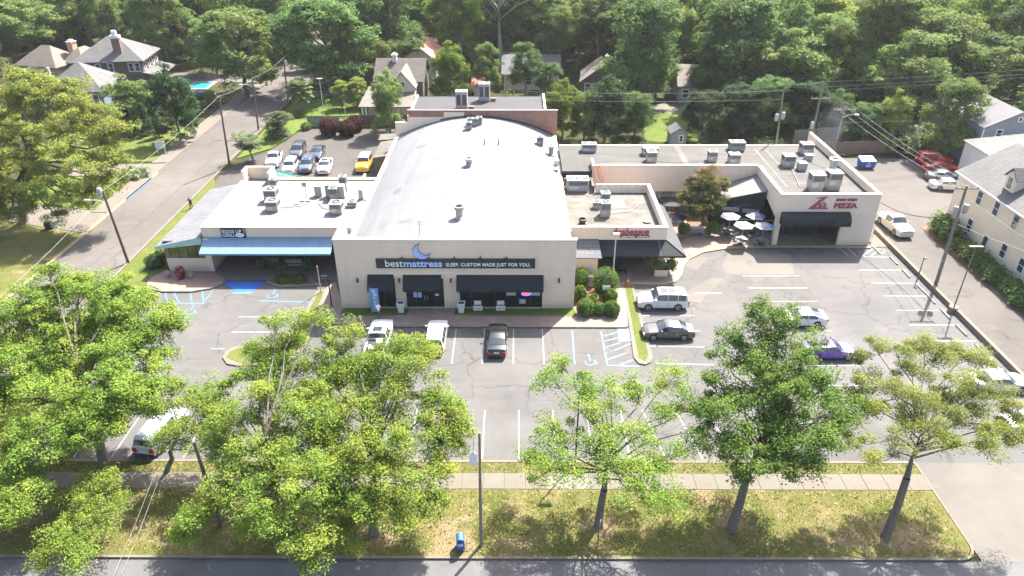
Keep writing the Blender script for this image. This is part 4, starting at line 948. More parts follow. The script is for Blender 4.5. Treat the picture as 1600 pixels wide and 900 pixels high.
for px, py, w, h in ((985, 330, 3.2, .6), (960, 333, 1.8, .3), (1000, 316, 2.4, .4), (925, 330, 1.2, .4)): stain(A_, px, py, 4.456, w, h, m_pond)
for px, py, w, h in ((1215, 250, 2.5, .5), (1245, 275, 3, 1.0), (1280, 275, 1.5, .6), (1195, 240, 2, .4), (1290, 245, 1.2, 1.5), (950, 240, 2, .4), (1080, 250, 3, .4)): stain(Z, px, py, 5.608, w, h, m_memdark)

# lapped seams, patches and conduit on the roofs
m_lap = P("membrane_lap", (.075, .071, .067), .8, .2, 2); m_lapw = P("membrane_lap_pale", (.145, .142, .138), .8, .15, 2); m_lapb = P("barrel_patch", (.105, .107, .113), .8, .2, 1.2)
for x in np.arange(8.2, 40, 3.05): MB().box(x, x + .05, 84.3, 93.7, 5.6005, 5.606).build("membrane_lap", m_lap, Z)
for y in np.arange(77, 84, 2.4): MB().box(30.2, 40.6, y, y + .05, 5.6005, 5.606).build("membrane_lap", m_lap, Z)
for y in np.arange(70.5, 83, 2.9): MB().box(-33.0, -17.5, y, y + .045, 4.8605, 4.865).build("membrane_lap", m_lapw, E_)
def onbarrel(x0, x1, y0, y1, name, mat, h=.006):
    n = max(2, int((x1 - x0) / .35)); xs_ = [x0 + (x1 - x0) * i / n for i in range(n + 1)]
    MB().add([(x, y, roofz(x) + h) for y in (y0, y1) for x in xs_], [(i, i + 1, n + 2 + i, n + 1 + i) for i in range(n)]).build(name, mat, S)
for x in (-9.6, -7.9, -7.1, -5.2, -4.1, -2.7): onbarrel(x, x + .07, 61.3 + rnd.uniform(0, 8), 92 + rnd.uniform(-12, 6), "coating_streak", m_lapb, .004)
for k in range(1, 7): onbarrel(-16.7, 5.1, 61.2 + k * 5.6, 61.2 + k * 5.6 + .05, "membrane_lap", m_lapb, .005)
for x, y, w, h in ((-12, 66, 1.4, .8), (-14, 75, .9, 1.8), (-10.5, 84, 1.2, .7), (-1.5, 70, 1.0, .8), (-13.2, 90, 1.6, .9), (-3.5, 64, .7, .7), (2.2, 82, .8, 1.4), (-8.2, 95, 2.2, .6)): onbarrel(x, x + w, y, y + h, "roof_patch", m_lapb, .008)
for pts, pr_ in (((at(1272, 294, 5.7), at(1250, 292, 5.7), at(1236, 262, 5.7)), Z), ((at(1262, 252, 5.7), at(1290, 262, 5.7)), Z), ((at(1017, 250, 5.7), at(1060, 254, 5.7), at(1110, 250, 5.7)), Z), ((at(945, 335, 4.52), at(985, 330, 4.52), at(1000, 318, 4.52)), A_), ((at(428, 325, 4.93), at(470, 322, 4.93), at(480, 316, 4.93)), E_), ((at(527, 330, 4.93), at(505, 325, 4.93), at(498, 318, 4.93)), E_)):
    MB().tube(pts, .035, 6).build("conduit", m_acg, pr_)
# ---------------------------------------------------------------- vehicles
m_tyre = P("tyre_rubber", (.018, .018, .018), .85, .1, 3); m_rim = P("alloy_rim", (.45, .45, .46), .3, .05, 1, metal=.7); m_carglass = glossy("car_glass", (.03, .04, .046), .04, 1.0)
m_head = glossy("headlight", (.62, .66, .70), .1); m_tail = glossy("taillight", (.42, .015, .015), .15); m_plate = P("plate", (.65, .66, .68), .4, 0); m_blackp = P("black_plastic", (.02, .02, .022), .6, .05, 1)
def paint(name, c, metal=.0, rough=.28): return P("paint_" + name, c, rough, .03, .6, metal=metal, spec=.5, coat=.8)
KIND = {
 'sedan': dict(L=4.8, W=1.84, r=.33, top=[(-.5, .5), (-.497, .80), (-.47, .98), (-.36, 1.03), (-.21, 1.38), (-.05, 1.46), (.07, 1.42), (.22, 1.0), (.40, .90), (.475, .78), (.497, .6), (.5, .45)],
               sh=[(-.5, .5), (-.497, .76), (-.47, .90), (.22, .95), (.40, .85), (.475, .73), (.5, .45)], ws=(.075, .212), rw=(-.352, -.215), side=[(-.245, -.085), (-.07, .13)]),
 'coupe': dict(L=4.75, W=1.9, r=.35, top=[(-.5, .5), (-.497, .85), (-.485, 1.0), (-.41, 1.05), (-.20, 1.33), (-.05, 1.40), (.05, 1.36), (.20, .98), (.42, .86), (.48, .72), (.497, .58), (.5, .45)],
               sh=[(-.5, .5), (-.497, .80), (-.485, .94), (.20, .93), (.42, .82), (.48, .68), (.5, .45)], ws=(.055, .195), rw=(-.395, -.205), side=[(-.27, -.10), (-.085, .11)]),
 'suv': dict(L=4.9, W=1.95, r=.37, top=[(-.5, .55), (-.498, 1.0), (-.485, 1.12), (-.44, 1.66), (-.38, 1.75), (0, 1.78), (.10, 1.73), (.225, 1.18), (.42, 1.08), (.485, .93), (.498, .7), (.5, .5)],
             sh=[(-.5, .55), (-.498, .95), (-.485, 1.05), (.225, 1.1), (.42, 1.02), (.485, .88), (.5, .5)], ws=(.105, .22), rw=(-.482, -.446), side=[(-.43, -.28), (-.265, -.08), (-.065, .13)]),
 'box': dict(L=4.6, W=1.9, r=.40, top=[(-.5, .6), (-.498, 1.05), (-.492, 1.15), (-.465, 1.78), (-.42, 1.84), (.06, 1.84), (.09, 1.80), (.15, 1.22), (.44, 1.14), (.485, 1.02), (.498, .8), (.5, .55)],
             sh=[(-.5, .6), (-.498, 1.0), (-.492, 1.10), (.15, 1.14), (.44, 1.08), (.485, .96), (.5, .55)], ws=(.093, .147), rw=(-.489, -.468), side=[(-.45, -.29), (-.275, -.09), (-.075, .08)]),
 'pickup': dict(L=5.7, W=2.0, r=.41, top=[(-.5, .6), (-.498, 1.12), (-.145, 1.14), (-.135, 1.24), (-.118, 1.80), (-.06, 1.87), (.08, 1.86), (.185, 1.28), (.42, 1.18), (.485, 1.05), (.498, .85), (.5, .6)],
                sh=[(-.5, .6), (-.498, 1.08), (-.145, 1.1), (.185, 1.18), (.42, 1.12), (.485, 1.0), (.5, .6)], ws=(.085, .182), rw=(-.133, -.12), side=[(-.105, -.01), (.0, .115)])}
def interp(p, x):
    for (a, u), (b, v) in zip(p, p[1:]):
        if a <= x <= b: return u + (v - u) * (x - a) / (b - a + 1e-9)
    return p[0][1] if x < p[0][0] else p[-1][1]
WHEEL = {}
def make_car(kind, mat, loc, rz, label, cat="car", name=None, roof_mat=None, group=None, scale=1.0, sunroof=0, low_mat=None, cargo=False):
    K = KIND[kind]; L, Wd, r = K['L'], K['W'], K['r']; root = thing(name or {'suv': 'parked_suv', 'box': 'parked_suv', 'pickup': 'pickup_truck'}.get(kind, 'parked_car'), label, cat, loc, 0, group)
    wx = (L * .305, -L * .285); zb0 = .24 if kind in ('sedan', 'coupe') else .34
    xs = {x * L for x, _ in K['top'] + K['sh']}
    for w in wx:
        for k in np.linspace(-1.18, 1.18, 9): xs.add(w + k * r)
    for rg in [K['ws'], K['rw']] + K['side']: xs |= {rg[0] * L, rg[1] * L}
    xs = sorted(xs); xs = [x for i, x in enumerate(xs) if i == 0 or x - xs[i - 1] > .004]
    def ring(x):
        f = x / L; tz = interp(K['top'], f); sz = min(interp(K['sh'], f), tz - .02)
        e = abs(f) / .5; w = Wd / 2 * (1 - .16 * max(0, (e - .72) / .28) ** 2.2)
        zb = zb0
        for c in wx:
            if abs(x - c) < r * 1.14: zb = max(zb, r + math.sqrt((r * 1.16) ** 2 - (x - c) ** 2) * 1.0)
        zb = min(zb, sz - .06)
        zm = max(zb + .03, min(.62 * sz, sz - .03)); h = max(0, tz - sz)
        wr = w * (.95 - .19 * min(1, h / .5)); cr = .035 if h > .3 else .03
        return [(0, zb), (w * .82, zb), (w * .985, zb + .01), (w, zm), (w * .975, sz), (wr, tz - .035), (wr * .82, tz), (0, tz + cr)]
    rings = [ring(x) for x in xs]; vs = []; fs = []
    for x, q in zip(xs, rings):
        vs += [(x, y, z) for y, z in q] + [(x, -y, z) for y, z in q[-2:0:-1]]
    n = 14
    for i in range(len(xs) - 1):
        for k in range(n): fs.append((i * n + k, (i + 1) * n + k, (i + 1) * n + (k + 1) % n, i * n + (k + 1) % n))
    b = MB().add(vs, fs, True).add(vs[:n], [tuple(range(n))]).add(vs[-n:], [tuple(range(n))[::-1]])
    body = b.build("body", mat, root, local=True); body.data.set_sharp_from_angle(angle=R(32))
    if roof_mat or low_mat:
        body.data.materials.append(roof_mat or low_mat)
        for p in body.data.polygons:
            c = p.center
            if roof_mat and c.z > interp(K['top'], c.x / L) - .12 and c.z > 1.62: p.material_index = 1
    def at_(x, k, s=1):
        q = ring(x)[k]; return Vector((x, q[0] * s, q[1]))
    for x0, x1 in K['side']:
        for s in (1, -1):
            m = MB(); st = [x for x in xs if x0 * L - 1e-4 <= x <= x1 * L + 1e-4]; lo = []; hi = []
            for x in st:
                a, c = at_(x, 4, s), at_(x, 5, s); o = Vector((0, s * .012, .004)); lo.append(a.lerp(c, .08) + o); hi.append(a.lerp(c, .90) + o)
            k = len(st); m.add(lo + hi, [(i, i + 1, k + i + 1, k + i) if s < 0 else (i, k + i, k + i + 1, i + 1) for i in range(k - 1)])
            m.build("side_window", m_carglass, root, local=True)
    for nm, (x0, x1) in (("windshield", K['ws']), ("rear_window", K['rw'])):
        m = MB(); p = []
        for t in (.04, .5, .96):
            x = (x0 + (x1 - x0) * t) * L
            row = [at_(x, 5), at_(x, 6), at_(x, 7), at_(x, 6, -1), at_(x, 5, -1)]
            sg = 1 if nm == "windshield" else -1
            row = [Vector((v.x + sg * .014, v.y * .96, v.z + .014)) for v in row]; p += row
        m.add(p, [(i * 5 + k, (i + 1) * 5 + k, (i + 1) * 5 + k + 1, i * 5 + k + 1) for i in range(2) for k in range(4)], True)
        m.build(nm, m_carglass, root, local=True)
    for s_ in range(sunroof):
        x = (-.02 - .15 * s_) * L; z = interp(K['top'], x / L) + .03
        MB().box(x - .33, x + .33, -.42, .42, z, z + .022).build("sunroof", m_carglass, root, local=True)
    if kind == 'pickup':
        MB().box(-.488 * L, -.15 * L, -.78, .78, 1.10, 1.185).build("bed_liner", m_blackp, root, local=True)
        if cargo:
            for cx_, cy_, w_, h_ in ((-2.3, .3, .7, .25), (-1.5, -.35, .8, .35), (-1.9, .1, .5, .3)): MB().cbox(cx_, cy_, 1.18, w_, w_ * .7, h_, .3).build("bed_load", m_acg if w_ > .6 else m_blackp, root, local=True)
    hz = interp(K['sh'], .47)
    for s in (1, -1):
        MB().cbox(.487 * L, s * Wd * .345, hz - .20, .10, Wd * .20, .15).build("headlight", m_head, root, local=True)
        tz = interp(K['sh'], -.49) - .1
        MB().cbox(-.4925 * L, s * Wd * .345, tz - (.12 if kind in ('sedan', 'coupe') else .3), .10, Wd * .20, .19 if kind in ('sedan', 'coupe') else .38).build("taillight", m_tail, root, local=True)
        xm = K['ws'][1] * L - .25; zm_ = interp(K['sh'], K['ws'][1]) + .1
        MB().cbox(xm, s * (Wd / 2 + .09), zm_ - .06, .12, .2, .15).build("mirror", mat, root, local=True)
        for d in ((-.27, -.075, .135) if kind != 'coupe' else (-.1, .13)):
            q = ring(d * L); MB().add([(d * L + e_, (q[k_][0] + .004) * s, q[k_][1]) for e_ in (-.012, .012) for k_ in (2, 3, 4)], [(0, 1, 4, 3), (1, 2, 5, 4)]).build('door_seam', m_blackp, root, local=True)
        for d in (-.08, .14) if kind != 'coupe' else (-.0,): MB().cbox(d * L - .3, s * (Wd / 2 + .004), .62 * interp(K['sh'], 0) + .18, .2, .03, .035).build("door_handle", m_rim if kind != 'coupe' else m_blackp, root, local=True)
    MB().cbox(.492 * L, 0, .42, .06, Wd * .46, .26 if kind != 'pickup' else .5).build("grille", m_blackp, root, local=True)
    MB().cbox(-.497 * L, 0, .62, .04, .5, .14).build("licence_plate", m_plate, root, local=True)
    MB().cbox(-.49 * L, 0, .34, .10, Wd * .86, .16).cbox(.488 * L, 0, .26, .10, Wd * .82, .14).build("bumper", m_blackp if kind in ('suv', 'box', 'pickup') else mat, root, local=True)
    for c in wx:
        for s in (1, -1):
            key = r
            yo = s * (Wd / 2 - .12)
            if key not in WHEEL:
                def wl(prof):
                    m = MB(); nn = 20; v = []; f = []
                    for rr, yy in prof:
                        for k in range(nn): v.append((rr * math.cos(2 * math.pi * k / nn), yy, rr * math.sin(2 * math.pi * k / nn)))
                    for i in range(len(prof) - 1):
                        for k in range(nn): f.append((i * nn + k, (i + 1) * nn + k, (i + 1) * nn + (k + 1) % nn, i * nn + (k + 1) % nn))
                    return m.add(v, f, True)
                w0 = wl([(.01, -.11), (r * .7, -.115), (r * .95, -.10), (r, -.06), (r, .06), (r * .95, .10), (r * .7, .115), (r * .68, .08), (.01, .08)]).build("wheel", m_tyre, root, local=True)
                sp = MB()
                for k in range(5):
                    a = 2 * math.pi * k / 5
                    sp.add([(r * .66 * math.cos(a + d) if q else r * .1 * math.cos(a + d * 3), yy, r * .66 * math.sin(a + d) if q else r * .1 * math.sin(a + d * 3)) for yy in (.085, .112) for q, d in ((0, -.3), (1, -.2), (1, .2), (0, .3))],
                           [(4, 5, 6, 7), (0, 1, 5, 4), (1, 2, 6, 5), (2, 3, 7, 6), (3, 2, 1, 0)])
                sp.tube([(r * .66 * math.cos(2 * math.pi * k / 20), .105, r * .66 * math.sin(2 * math.pi * k / 20)) for k in range(21)], .025, 5)
                rim = sp.build("rim", m_rim, w0, local=True); rim.data.materials[0] = m_rim
                WHEEL[key] = w0; w = w0
            else: w = copy_tree(WHEEL[key], root)
            w.location = (c, yo, r); w.rotation_euler = (0, 0, 0 if s > 0 else math.pi)
    root.rotation_euler = (0, 0, rz); root.scale = (scale,) * 3
    return root
pw = paint("white", (.60, .60, .60)); psil = paint("silver", (.16, .165, .18), .5); pblk = paint("black", (.010, .010, .012)); pgry = paint("grey", (.075, .07, .07), .3); pdk = paint("dark_grey", (.07, .075, .08), .4)
pnav = paint("navy", (.03, .045, .09), .3); pblu = paint("blue_grey", (.11, .13, .19), .4); pyel = paint("yellow", (.78, .45, .02)); pred = paint("red", (.42, .02, .025)); pprp = paint("purple", (.13, .06, .36), .2); pcrm = paint("pearl", (.52, .505, .455))
def carat(px, py, **k): c = at(px, py); return (c.x, c.y, .01)
UP, DN, LT, RT_ = R(90), R(-90), R(180), 0.0
make_car('pickup', pw, (-12.55, 54.35, .01), UP, "white pickup with loaded dark bed parked nose to the mattress store", "pickup", sunroof=1, cargo=True)
make_car('suv', pw, (-7.35, 55.0, .01), UP, "white suv with dark rear window parked between pickup and black sedan", "suv", scale=.95)
make_car('sedan', pblk, (-1.72, 54.55, .01), UP, "glossy black sedan parked alone facing the mattress store", "car")
make_car('suv', pw, (14.65, 61.35, .01), LT, "white suv with two sunroofs beside the round shrubs' median", "suv", sunroof=2, scale=1.02)
make_car('sedan', pgry, (14.25, 56.05, .01), LT, "dark grey sedan parked just in front of the white sunroofed suv", "car")
make_car('coupe', pw, (27.4, 58.3, .01), LT, "white fastback car parked across from the courtyard in the middle row", "car")
make_car('coupe', pprp, (28.15, 53.0, .01), RT_, "bright purple muscle car half behind the dark green maple", "car")
make_car('sedan', pcrm, (40.6, 48.3, .01), RT_, "white sedan at the right edge beyond the airy oak", "car")
make_car('sedan', paint("pale_green", (.42, .50, .46), .2), (40.3, 43.0, .01), RT_, "pale green car under the airy oak at the right edge", "car")
make_car('suv', paint("ice_blue", (.50, .56, .62), .3), (-27.2, 41.9, .01), R(82), "pale blue suv under the small tree with the leaning pole", "suv")
make_car('sedan', pw, (-34.0, 42.0, .01), R(90), "white car half hidden beneath the biggest tree at the lower left", "car")
gb = "cars in the rear car park"
make_car('pickup', pw, carat(430, 255), R(-84), "white pickup at the left end of the rear car park", "pickup", group=gb, scale=.93)
make_car('suv', pw, carat(455, 266), R(-86), "white suv partly behind the green metal roof", "suv", group=gb, scale=.9)
make_car('suv', pdk, carat(467, 242), R(-87), "dark grey suv in the second row of the rear car park", "suv", group=gb)
make_car('sedan', pnav, carat(497, 244), R(-87), "dark navy sedan in the second row of the rear car park", "car", group=gb)
make_car('suv', pblu, carat(481, 264), R(-85), "blue grey suv with sunroof between two white cars", "suv", group=gb, sunroof=1, scale=.93)
make_car('sedan', pw, carat(509, 265), R(-85), "white sedan with sunroof nearest the yellow suv", "car", group=gb, sunroof=1)
make_car('box', pyel, carat(570, 263), R(-90), "yellow suv with white roof parked alone near the barrel roof", "suv", roof_mat=pw, group=gb, scale=1.02)
gr = "cars beside the metal roof shed"
make_car('suv', pred, (62.2, 102.2, .01), R(-6), "red suv parked first in line beside the fence", "suv", group=gr)
make_car('sedan', pred, (61.6, 98.8, .01), R(-8), "red sedan parked between red suv and silver car", "car", group=gr)
make_car('sedan', psil, (60.4, 95.6, .01), R(-8), "silver sedan with dark windows next to the red sedan", "car", group=gr)
make_car('sedan', pw, (59.3, 92.2, .01), R(-8), "white car half hidden by the clapboard house's roof corner", "car", group=gr)
make_car('pickup', pcrm, (46.0, 79.3, .01), R(-86), "pearl white pickup standing in the lane beside the pizza building", "pickup", sunroof=1)
make_car('sedan', pdk, carat(318, 153), R(20), "dark car in the driveway behind the magnolia", "car")
make_car('sedan', pred, (.3, 26.75, .01), RT_, "red car on the main road at the bottom edge", "car")

# ---------------------------------------------------------------- roof equipment
def ac_unit(x, y, z, w, d, h, label, mat=None, fans=1, rz=0.0, curb=.18, name="rooftop_unit", group="units on the flat roofs", grille='side'):
    t = thing(name, label, "rooftop unit", (x, y, z), 0, group); mat = mat or m_acw
    MB().cbox(0, 0, 0, w * .92, d * .92, curb).build("base_curb", m_acg, t, local=True)
    b = MB().cbox(0, 0, curb, w, d, h).cbox(0, 0, curb + h, w + .05, d + .05, .05)
    b.build("cabinet", mat, t, local=True)
    for i in range(fans):
        cx = (i - (fans - 1) / 2) * w / fans; rr = min(w / fans, d) * .36
        f = MB(); f.tube([(cx + rr * math.cos(2 * math.pi * k / 16), rr * math.sin(2 * math.pi * k / 16), curb + h + .09) for k in range(17)], .035, 5)
        fo = f.build("fan_guard", m_acg, t, local=True)
        MB().cyl(cx, 0, curb + h + .05, curb + h + .065, rr, rr, 16).build("fan_opening", m_dark, fo, local=True); MB().cyl(cx, 0, curb + h + .066, curb + h + .1, rr * .4, rr * .35, 10).build("fan_motor", mat, fo, local=True)
    if grille != 'none':
        g = MB().cbox(0, -d / 2 - .006, curb + h * .52, w * .86, .02, h * .40).cbox(w / 2 + .006, 0, curb + h * .52, .02, d * .8, h * .40).cbox(-w / 2 - .006, 0, curb + h * .52, .02, d * .8, h * .40).build("coil_panel", P("coil_dark", (.07, .075, .08), .6, .2, 4), t, local=True)
        l = MB()
        for k in range(5):
            zz = curb + h * (.55 + .08 * k); l.cbox(0, -d / 2 - .02, zz, w * .86, .02, .025)
        l.build("louvre_bars", m_acg, g, local=True, kind='stuff')
        MB().cbox(-w * .2, -d / 2 - .01, curb + h * .1, w * .42, .02, h * .32).build("access_panel", m_acw if mat is not m_acw else P("unit_panel", (.47, .46, .42), .6, .1, 2), t, local=True)
    t.rotation_euler.z = rz
    return t
def onroof(px, py, z): p = at(px, py, z); return p.x, p.y, z
U = lambda px, py, z, *a, **k: ac_unit(*onroof(px, py, z), *a, **k)
zc_ = 4.862
U(428, 328, zc_, 1.35, 1.3, 1.0, "beige cooling unit at the front of the left pair on the cafe roof"); U(426, 313, zc_, 1.4, 1.4, 1.25, "beige cooling unit standing just behind the front left unit")
U(429, 293, zc_, .85, .85, .9, "small grey condenser at the back left of the cafe roof", m_acg); U(499, 306, zc_, .8, .8, 1.1, "narrow box unit alone beside the rust stain", grille='none', fans=0)
U(527, 332, zc_, 1.35, 1.3, 1.05, "beige cooling unit at the front of the middle cluster on the cafe roof"); U(523, 311, zc_, 1.0, 1.0, 1.25, "tall grey condenser in the middle cluster", m_acg); U(515, 307, zc_, .7, .6, 1.3, "plain cabinet at the left of the middle cluster", grille='none', fans=0)
U(534, 309, zc_, .9, .8, 1.35, "plain tall cabinet at the right of the middle cluster", grille='none', fans=0); U(538, 297, zc_, .85, .85, 1.6, "tallest white unit at the back of the cafe roof", m_acw); U(551, 322, zc_, 1.0, .9, .5, "low square exhaust hood right of the middle cluster", m_acg, 1, 0, .1)
U(565, 311, zc_, .5, .5, 1.0, "slim vent box with a hose on the cafe roof", grille='none', fans=0)
MB().tube([onroof(567, 311, zc_ + .3), onroof(572, 309, zc_ + .5), onroof(577, 311, zc_ + .05), onroof(573, 313, zc_ + .05), onroof(567, 313, zc_ + .05)], .045, 6).build("drain_hose", m_acg, label="grey hose curling from the slim vent box on the cafe roof", cat="hose")
t = thing("roof_antenna", "thin antenna on a weighted foot in the middle of the cafe roof", "antenna", onroof(480, 313, zc_))
MB().cyl(0, 0, 0, 2.0, .04, .03, 6).build("mast", m_acg, t, local=True); MB().cbox(-.1, 0, 1.7, .5, .06, .5).build("dish", m_acg, t, local=True); MB().cbox(-.5, -.3, 0, .5, .3, .12).cbox(.2, -.3, 0, .5, .3, .12).build("weight", m_acg, t, local=True)
def stack_pos(px, py): 
    # point on the barrel roof under a pixel
    d = ray(px, py); p = CAM + d * ((6.5 - CAM_Z) / d.z)
    for _ in range(6): z = roofz(p.x); p = CAM + d * ((z - CAM_Z) / d.z)
    return p.x, p.y, p.z - .03
def vent(px, py, h, r, label, mat=None, cap=True, pos=None):
    x, y, z = pos or stack_pos(px, py); t = thing("roof_vent", label, "vent", (x, y, z))
    MB().lathe([(r * 1.25, 0), (r * 1.2, .1), (r * .8, .14), (r * .8, h)], n=14).build("stack", mat or m_acg, t, local=True)
    if cap: MB().lathe([(r * .8, h), (r * 1.15, h + .02), (r * 1.2, h + r * .7), (r * .9, h + r * .75), (r * .85, h + .1)], n=14).build("cowl", mat or m_galv, t, local=True); MB().cyl(0, 0, h + .05, h + .1, r * .8, r * .8, 14).build("mouth", m_dark, t, local=True)
    return t
vent(733, 259, .7, .42, "mushroom vent with open cowl near the middle of the barrel roof"); vent(718, 340, 1.0, .45, "white drum vent nearest the front of the barrel roof", m_acw)
vent(757, 226, .75, .10, "slim pipe vent, left of a twin pair on the barrel roof", cap=False); vent(779, 226, .75, .10, "slim pipe vent, right of a twin pair on the barrel roof", cap=False)
vent(861, 242, 1.1, .38, "grey turbine vent by the right edge of the barrel roof"); 
for px, py, l, w in ((733, 202, "dark condenser at the front of the crest cluster", .75), (735, 196, "grey condenser left at the crest cluster", .75), (743, 196, "pale condenser mid way in the crest cluster", .8), (749, 194, "pale condenser right at the crest cluster", .75)):
    ac_unit(*stack_pos(px, py), w, w, .85, l + " of the barrel roof", m_acg, 1, group="condensers on the barrel roof's crest")
ac_unit(*stack_pos(844, 226), .85, .8, .95, "grey condenser at the upper right of the barrel roof", m_acg)
x, y, z = stack_pos(866, 262); t = thing("roof_platform", "sloping galvanised duct with frame at the right edge of the barrel roof", "duct", (x, y, z))
MB().cbox(0, 0, .1, .9, 2.4, .12).cbox(.3, .6, .22, .6, 1.0, .7).build("duct", m_galv, t, local=True)
for a in (-.4, .4):
    for c in (-1.1, 1.1): MB().cyl(a, c, -.5, .1, .04, .04, 6).build("leg", m_acg, t, local=True)
x, y, z = stack_pos(656, 366); t = thing("roof_antenna", "small tv antenna near the front edge of the barrel roof", "antenna", (x, y, z))
MB().cyl(0, 0, 0, 1.5, .035, .03, 6).build("mast", m_acg, t, local=True)
for k in (0, 1, 2): MB().tube([(-.35 + .06 * k, 0, 1.1 + .17 * k), (.35 - .06 * k, 0, 1.1 + .17 * k)], .02, 5).build("crossbar", m_acg, t, local=True)
for i, (px, py) in enumerate(((722, 170), (757, 157))):
    x, y, z = onroof(px, py, 7.33)
    t = ac_unit(x, y, z, 1.7, 1.4, 2.3, ("tall twin-panelled white unit nearer the barrel roof on the felt roof", "tall twin-panelled white unit further back on the felt roof")[i], m_acw, 2, 0, .35, grille='none', group="tall units on the felt roof")
    for s in (-.42, .42): MB().cbox(s, -.71, .75, .55, .03, 1.5).build("coil_panel", MATS["coil_dark"], t, local=True)
    MB().cbox(1.35, -.2, 0, .8, .5, .45).build("duct_box", m_wood, t, local=True)
zr = 5.602
U(920, 236, zr, 1.9, 1.2, .85, "low unit on the left end of the long grey roof", fans=2); U(1017, 252, zr, 1.25, 1.2, 1.15, "unit on the long grey roof just right of the pale strip"); U(1015, 241, zr, 2.0, 1.2, .8, "wide unit behind the one right of the pale strip", fans=2)
U(1112, 251, zr, 1.1, 1.0, 1.1, "smaller unit above the flowering tree"); U(1146, 254, zr, 1.35, 1.2, 1.0, "unit with ribbed front right above the pavilion roof"); U(1150, 234, zr, 2.0, 1.3, .95, "wide dark-sided unit at the rear edge of the grey roof", m_acg, 2)
U(1230, 259, zr, 1.4, 1.3, 1.25, "dark-topped unit where the two grey roofs meet"); U(1258, 239, zr, 1.5, 1.4, 1.15, "unit tight against the tall end parapet"); U(1262, 250, zr, .9, .8, .55, "small low box by the end parapet", grille='none', fans=0); U(1252, 265, zr, 1.0, .9, .75, "plain low box in the middle of the pizza roof", grille='none', fans=0)
U(1272, 297, zr, 1.5, 1.4, 1.55, "tall unit at the front left of the pizza roof", curb=.5); U(1299, 294, zr, 1.5, 1.4, 1.55, "tall unit at the front right of the pizza roof", curb=.5)
vent(1300, 266, 1.3, .55, "shiny round kitchen exhaust on the pizza roof", m_galv, True, onroof(1300, 268, zr))
zb_ = 4.452
U(945, 337, zb_, 1.1, 1.1, 1.5, "grey condenser in front, on the bistro roof", m_acg); U(945, 318, zb_, 1.0, 1.0, 1.2, "green grey condenser behind the first on the bistro roof", P("unit_green", (.33, .42, .38), .6, .1, 2)); U(932, 325, zb_, .8, .8, .6, "low condenser left of the bistro roof's pair", m_acg)
vent(910, 350, .35, .38, "low dark round vent by the bistro parapet", m_dark, True, onroof(910, 350, zb_))
U(902, 296, zb_, 2.6, 1.7, 1.25, "big black-coiled air handler beside the barrel roof", m_acw, 3)
t = thing("satellite_dish", "small round dish lying on the bistro roof", "dish", onroof(1011, 347, zb_)); MB().lathe([(.02, .0), (.3, .06), (.45, .16)], n=14).build("reflector", m_acw, t, local=True); MB().cyl(0, 0, -.0, .1, .06, .06, 6).build("mount", m_acg, t, local=True)
t = thing("ladder", "orange ladder leaning on the wall behind the bistro roof", "ladder", (10.6, 83.6, 4.45))
for dx in (-.2, .2): MB().tube([(10.7 + dx, 82.3, 4.46), (10.0 + dx, 83.75, 6.75)], .045, 6).build("rail", P("ladder_orange", (.62, .13, .04), .5, .1, 2), t)
for k in range(6): q = Vector((10.7, 82.3, 4.46)).lerp(Vector((10.0, 83.75, 6.75)), (k + .7) / 7); MB().tube([q - Vector((.2, 0, 0)), q + Vector((.2, 0, 0))], .03, 5).build("rung", MATS["ladder_orange"], t)

# ---------------------------------------------------------------- poles, lamps, wires
m_pole = P("pole_wood", (.115, .09, .072), .9, .25, 2.5, fine=.3); m_polegrey = P("pole_weathered", (.20, .185, .15), .9, .2, 2.5, fine=.3); m_wire = P("wire_grey", (.20, .20, .21), .6, 0); m_wired = P("wire_dark", (.05, .05, .05), .6, 0)
def utility_pole(base, top, r, label, mat=None, arms=(), cans=(), lamp=0, name="utility_pole"):
    base, top = Vector(base), Vector(top); t = thing(name, label, "utility pole", base)
    MB().tube([base + Vector((0, 0, -.2)), base.lerp(top, .5), top], [r, r * .85, r * .65], 10).build("shaft", mat or m_pole, t)
    for h, w in arms:
        c = base.lerp(top, h); a = MB().cbox(c.x, c.y - .12, c.z, w, .12, .13).build("crossarm", mat or m_pole, t)
        for s in (-.46, -.2, .2, .46): MB().cyl(c.x + s * w, c.y - .12, c.z + .13, c.z + .33, .05, .04, 6).build("insulator", m_acg, a)
    for h, dx in cans:
        c = base.lerp(top, h); k = MB().lathe([(.02, 0), (.24, .02), (.26, .1), (.26, .85), (.2, .95), (.02, .97)], c.x + dx, c.y - .1, c.z, 14).build("transformer", m_acw, t); MB().cyl(c.x + dx, c.y - .1, c.z + .95, c.z + 1.15, .05, .04, 6).build("bushing", m_acg, k)
    if lamp:
        c = base.lerp(top, .82); a = MB().tube([c, c + Vector((lamp * .7, -.1, .5)), c + Vector((lamp * 1.7, -.2, .6))], .04, 6).build("lamp_arm", m_galv, t); MB().cbox(c.x + lamp * 1.9, c.y - .2, c.z + .5, .6, .25, .14).build("lamp_head", m_galv, a)
    return t
def vpole(px, py, tx, ty, r, label, **k):
    b = at(px, py); q = atY(tx, ty, b.y); utility_pole(b, q, r, label, **k); return b, q
PA = vpole(201, 411, 160, 298, .17, "leaning dark pole with transformer at the street edge near the cafe", cans=((.93, -.3),), lamp=-1)
PB = vpole(359, 261, 342, 150, .16, "bare slender pole across from the rear car park", arms=((.97, .5),))
PC = vpole(404, 204, 394, 122, .16, "third utility pole along the street, beside white crepe myrtles", arms=((.9, 1.2),), lamp=-1)
PD = vpole(451, 169, 443, 90, .16, "furthest street pole with a transformer near the palm", cans=((.85, .35),))
